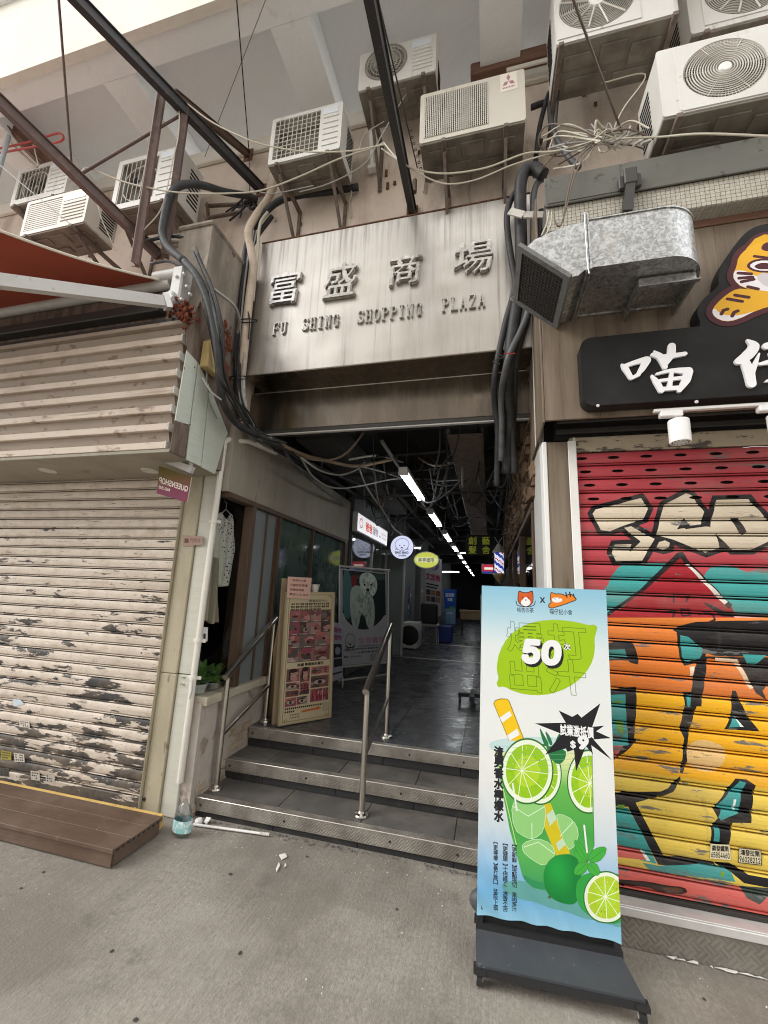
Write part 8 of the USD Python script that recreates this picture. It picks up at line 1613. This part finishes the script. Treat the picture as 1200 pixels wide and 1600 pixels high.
ly = [(wl, box(0, 0, 1, 1)), (hx('#1f2a28'), ph), (hx('#4f6f72'), smooth_poly([(.04, .985), (.04, .5), (.2, .45), (.25, .7), (.2, .985)], 1).intersection(ph)), (hx('#39504a'), smooth_poly([(.2, .9), (.6, .985), (.97, .985), (.97, .9), (.6, .92)], 1).intersection(ph)), (hx('#7a2a2c'), Polygon([(.22, .93), (.34, .95), (.33, .80), (.24, .79)])),
      (hx('#a9b5ae'), smooth_poly([(.20, .78), (.30, .84), (.55, .80), (.70, .70), (.72, .50), (.68, .36), (.55, .36), (.50, .50), (.40, .52), (.36, .36), (.24, .36), (.18, .60)], 2)), (hx('#c3cdc6'), smooth_poly([(.38, .86), (.40, .95), (.52, .985), (.68, .975), (.78, .90), (.78, .80), (.70, .72), (.58, .70), (.46, .74)], 2)),
      *[(hx(['#b7c2bb', '#cdd6cf', '#97a49c', '#d6ddd6'][k % 4]), ngon(.40 + .34 * rgd.random(), .74 + .22 * rgd.random(), .035, .018, 9, rgd.uniform(0, 3)).intersection(ngon(.58, .85, .19, .125))) for k in range(70)],
      *[(hx(['#9aa79f', '#b3beb6', '#84918a'][k % 3]), ngon(.24 + .42 * rgd.random(), .40 + .36 * rgd.random(), .04, .02, 9, rgd.uniform(0, 3)).intersection(smooth_poly([(.20, .78), (.30, .84), (.55, .80), (.70, .70), (.72, .50), (.68, .36), (.55, .36), (.50, .50), (.40, .52), (.36, .36), (.24, .36), (.18, .60)], 2))) for k in range(80)],
      (hx('#1c1a1a'), ngon(.50, .84, .022, .012)), (hx('#1c1a1a'), ngon(.64, .845, .022, .012)), (hx('#1c1a1a'), ngon(.565, .785, .035, .02)), (hx('#8f9a92'), ngon(.57, .75, .06, .02)), (wl, wave.intersection(box(0, 0, 1, .6)))]
pk = hx('#a8788a')
g = ngon(.19, .24, .10, .075).difference(ngon(.19, .24, .092, .068)); ly += [(bk, g), (bk, ngon(.15, .225, .01, .006)), (bk, ngon(.23, .225, .01, .006)), (bk, ngon(.19, .205, .02, .01)), (bk, stroke([(.1, .19), (.14, .165), (.19, .175), (.24, .165), (.28, .19)], .012)), (bk, tx('BAO BAO', .10, .135, .28, .155, .04, 'inter'))]
for i, ch in enumerate('包包寵物'): o = tx(ch, .36 + .15 * i, .205, .48 + .15 * i, .275, .03); ly.append((pk, o))
ly += [(bk, tx('專業寵物美容及用品 幼犬', .36, .175, .93, .188)), (bk, tx('地址：元朗阜財街富盛商場', .07, .145, .78, .165)), (bk, tx('二十五號地舖 歡迎預約', .2, .108, .9, .128)), (bk, tx('電話：9616 8232', .06, .07, .42, .09)), (hx('#8d8d92'), box(.60, .02, .73, .095))]
qprint(ps, 'printed_face', ly, q)
p2 = thing('small_poster_stand', 'narrow white poster stand half hidden behind the A-board', 'poster stand', P(526, 1062, 1, 5.25))
q = np.array([P(512, 1067, 1, 5.05), P(536, 1059, 1, 5.3), P(533, 975, 1, 5.3), P(511, 970, 1, 5.05)])
part(p2, 'panel', plank(q, .01), M['white_plastic'], False); part(p2, 'leg', [tube([q[0], (q[0][0], q[0][1], FZ)], .01, 6), tube([q[1], (q[1][0], q[1][1], FZ)], .01, 6)], M['alu'])
qprint(p2, 'printed_face', [(hx('#a3a0ae'), box(0, 0, 1, 1))] + [(hx('#8a4a72'), tx('寵物', .45, .82 - .13 * i, .95, .92 - .13 * i, .03)) for i in range(2)] + [(hx('#22222a'), box(.4, .38, .95, .62)), (hx('#2c3230'), box(.4, .22, .95, .36)), (hx('#8c93a0'), ngon(.68, .5, .18, .07)), (hx('#33333c'), box(.3, .1, .95, .13))], q)

# ---------------------------------------------------------------- bottle, stick and litter
c = P(283, 1306, 2, 0.0); bo = thing('detergent_bottle', 'clear plastic bottle with teal label beside the lowest step', 'bottle', c)
def squash(m, sx, sy): m.vertices = (m.vertices - c) * [sx, sy, 1] + c; return m
part(bo, 'bottle', squash(lathe([(0, .002), (.040, .002), (.050, .012), (.052, .06), (.050, .12), (.046, .15), (.030, .18), (.016, .195), (.016, .215), (.013, .215), (.013, .195), (.027, .178), (.043, .148), (.047, .12), (.049, .06), (.047, .014), (0, .006)], c, 26), 1.25, .75), M['pet'])
part(bo, 'label', squash(lathe([(.0525, .03), (.0545, .06), (.0525, .10), (.0515, .10), (.0535, .06), (.0515, .03)], c, 26), 1.25, .75), M['teal_label'])
bl_ = thing('blue_card', 'crumpled blue card propped between the bottle and the plaster wall', 'card', P(298, 1278, 2, 0)); b0 = np.array([-2.16, 2.80, 0])
V = []
for i in range(4):
    for j in range(3): V.append(b0 + [.028 * i - .02 + .006 * (j % 2), .03 + .012 * ((i + j) % 2), .02 + .075 * j])
F = []
for i in range(3):
    for j in range(2): a = i * 3 + j; F += [[a, a + 3, a + 4], [a, a + 4, a + 1]]
part(bl_, 'card', trimesh.Trimesh(V, F, process=False), M['blue_label'], False)
cpn = thing('bottle_cap', 'white plastic cap and crushed wrapper by the lowest step', 'cap', P(312, 1284, 2, 0)); b = P(310, 1287, 2, 0); part(cpn, 'cap', lathe([(0, .03), (.02, .03), (.024, .025), (.026, 0), (.022, 0)], b, 18), M['white_plastic'])
part(cpn, 'wrapper', hull(b + [.045, .03, .0] + RNG.uniform(-1, 1, (14, 3)) * [.03, .025, .0] + RNG.uniform(0, 1, (14, 3)) * [0, 0, .035]), M['scrap'], False)
a, b = P(302, 1288, 2, .012), P(421, 1304, 2, .012); st_ = thing('white_stick', 'white plastic stick lying on the ground below the steps', 'stick', a); part(st_, 'rod', tube([a, b], .0075, 10), M['white_plastic']); part(st_, 'sleeve', tube([b - (b - a) * .12, b + (b - a) * .0], .0095, 10), M['white_dirty'])
ps2 = thing('paper_scrap', 'torn pale paper scrap on the concrete in front of the steps', 'scrap', P(440, 1338, 2, 0))
for pts in ([(436, 1337), (445, 1335), (448, 1340), (440, 1344)], [(431, 1358), (435, 1349), (437, 1354), (432, 1363)], [(445, 1350), (447, 1354), (443, 1356)]):
    v = np.array([P(x, y, 2, 0) for x, y in pts]); part(ps2, 'scrap', hull(np.vstack([v + [0, 0, .001], v * [1, 1, 0] + [0, 0, .005] + [0, .004, 0]])), M['scrap'], False)
rg = np.random.default_rng(33); lit, gum = [], []
for k in range(110):
    x, y = rg.uniform(-2.6, 1.6), rg.uniform(.9, 2.84)
    if k % 3 == 0: x, y = rg.uniform(-1.9, .0), rg.uniform(2.65, 2.86)
    if y > 2.2 and x < -2.0 or (x > .5 and y > 2.52): continue
    s = rg.uniform(.002, .006); lit.append(hull(np.array([x, y, .002]) + RNG.uniform(-1, 1, (7, 3)) * [s, s, 0] + RNG.uniform(0, 1, (7, 3)) * [0, 0, .005]))
solo('litter', 'tiny pale crumbs of litter scattered over the concrete', 'litter', lit, M['scrap'], False, kind='stuff')
for px, py in ((68, 1362), (33, 1387), (360, 1365), (375, 1488), (175, 1485), (212, 1592), (480, 1338), (620, 1420), (1100, 1560)):
    c = P(px, py, 2, 0); r = rg.uniform(.006, .012); m_ = lathe([(0, .0012), (r * .7, .001), (r, -.001)], c - [0, 0, .001], 12); m_.vertices[:, 0] = c[0] + (m_.vertices[:, 0] - c[0]) * rg.uniform(.7, 1.6); gum.append(m_)
solo('gum_spots', 'old black gum spots trodden into the concrete', 'gum', gum, M['gum'], True, kind='stuff')
dirt = []
for k in range(220):
    x = rg.uniform(-2.0, .45); y = 2.875 - abs(rg.normal(0, .02)); s = rg.uniform(.004, .014); dirt.append(hull(np.array([x, y, .0]) + RNG.uniform(-1, 1, (7, 3)) * [s, s * .7, 0] + RNG.uniform(0, 1, (7, 3)) * [0, 0, s * .6]))
solo('grit', 'dark grit gathered along the foot of the lowest step', 'grit', dirt, M['grout'], False, kind='stuff')
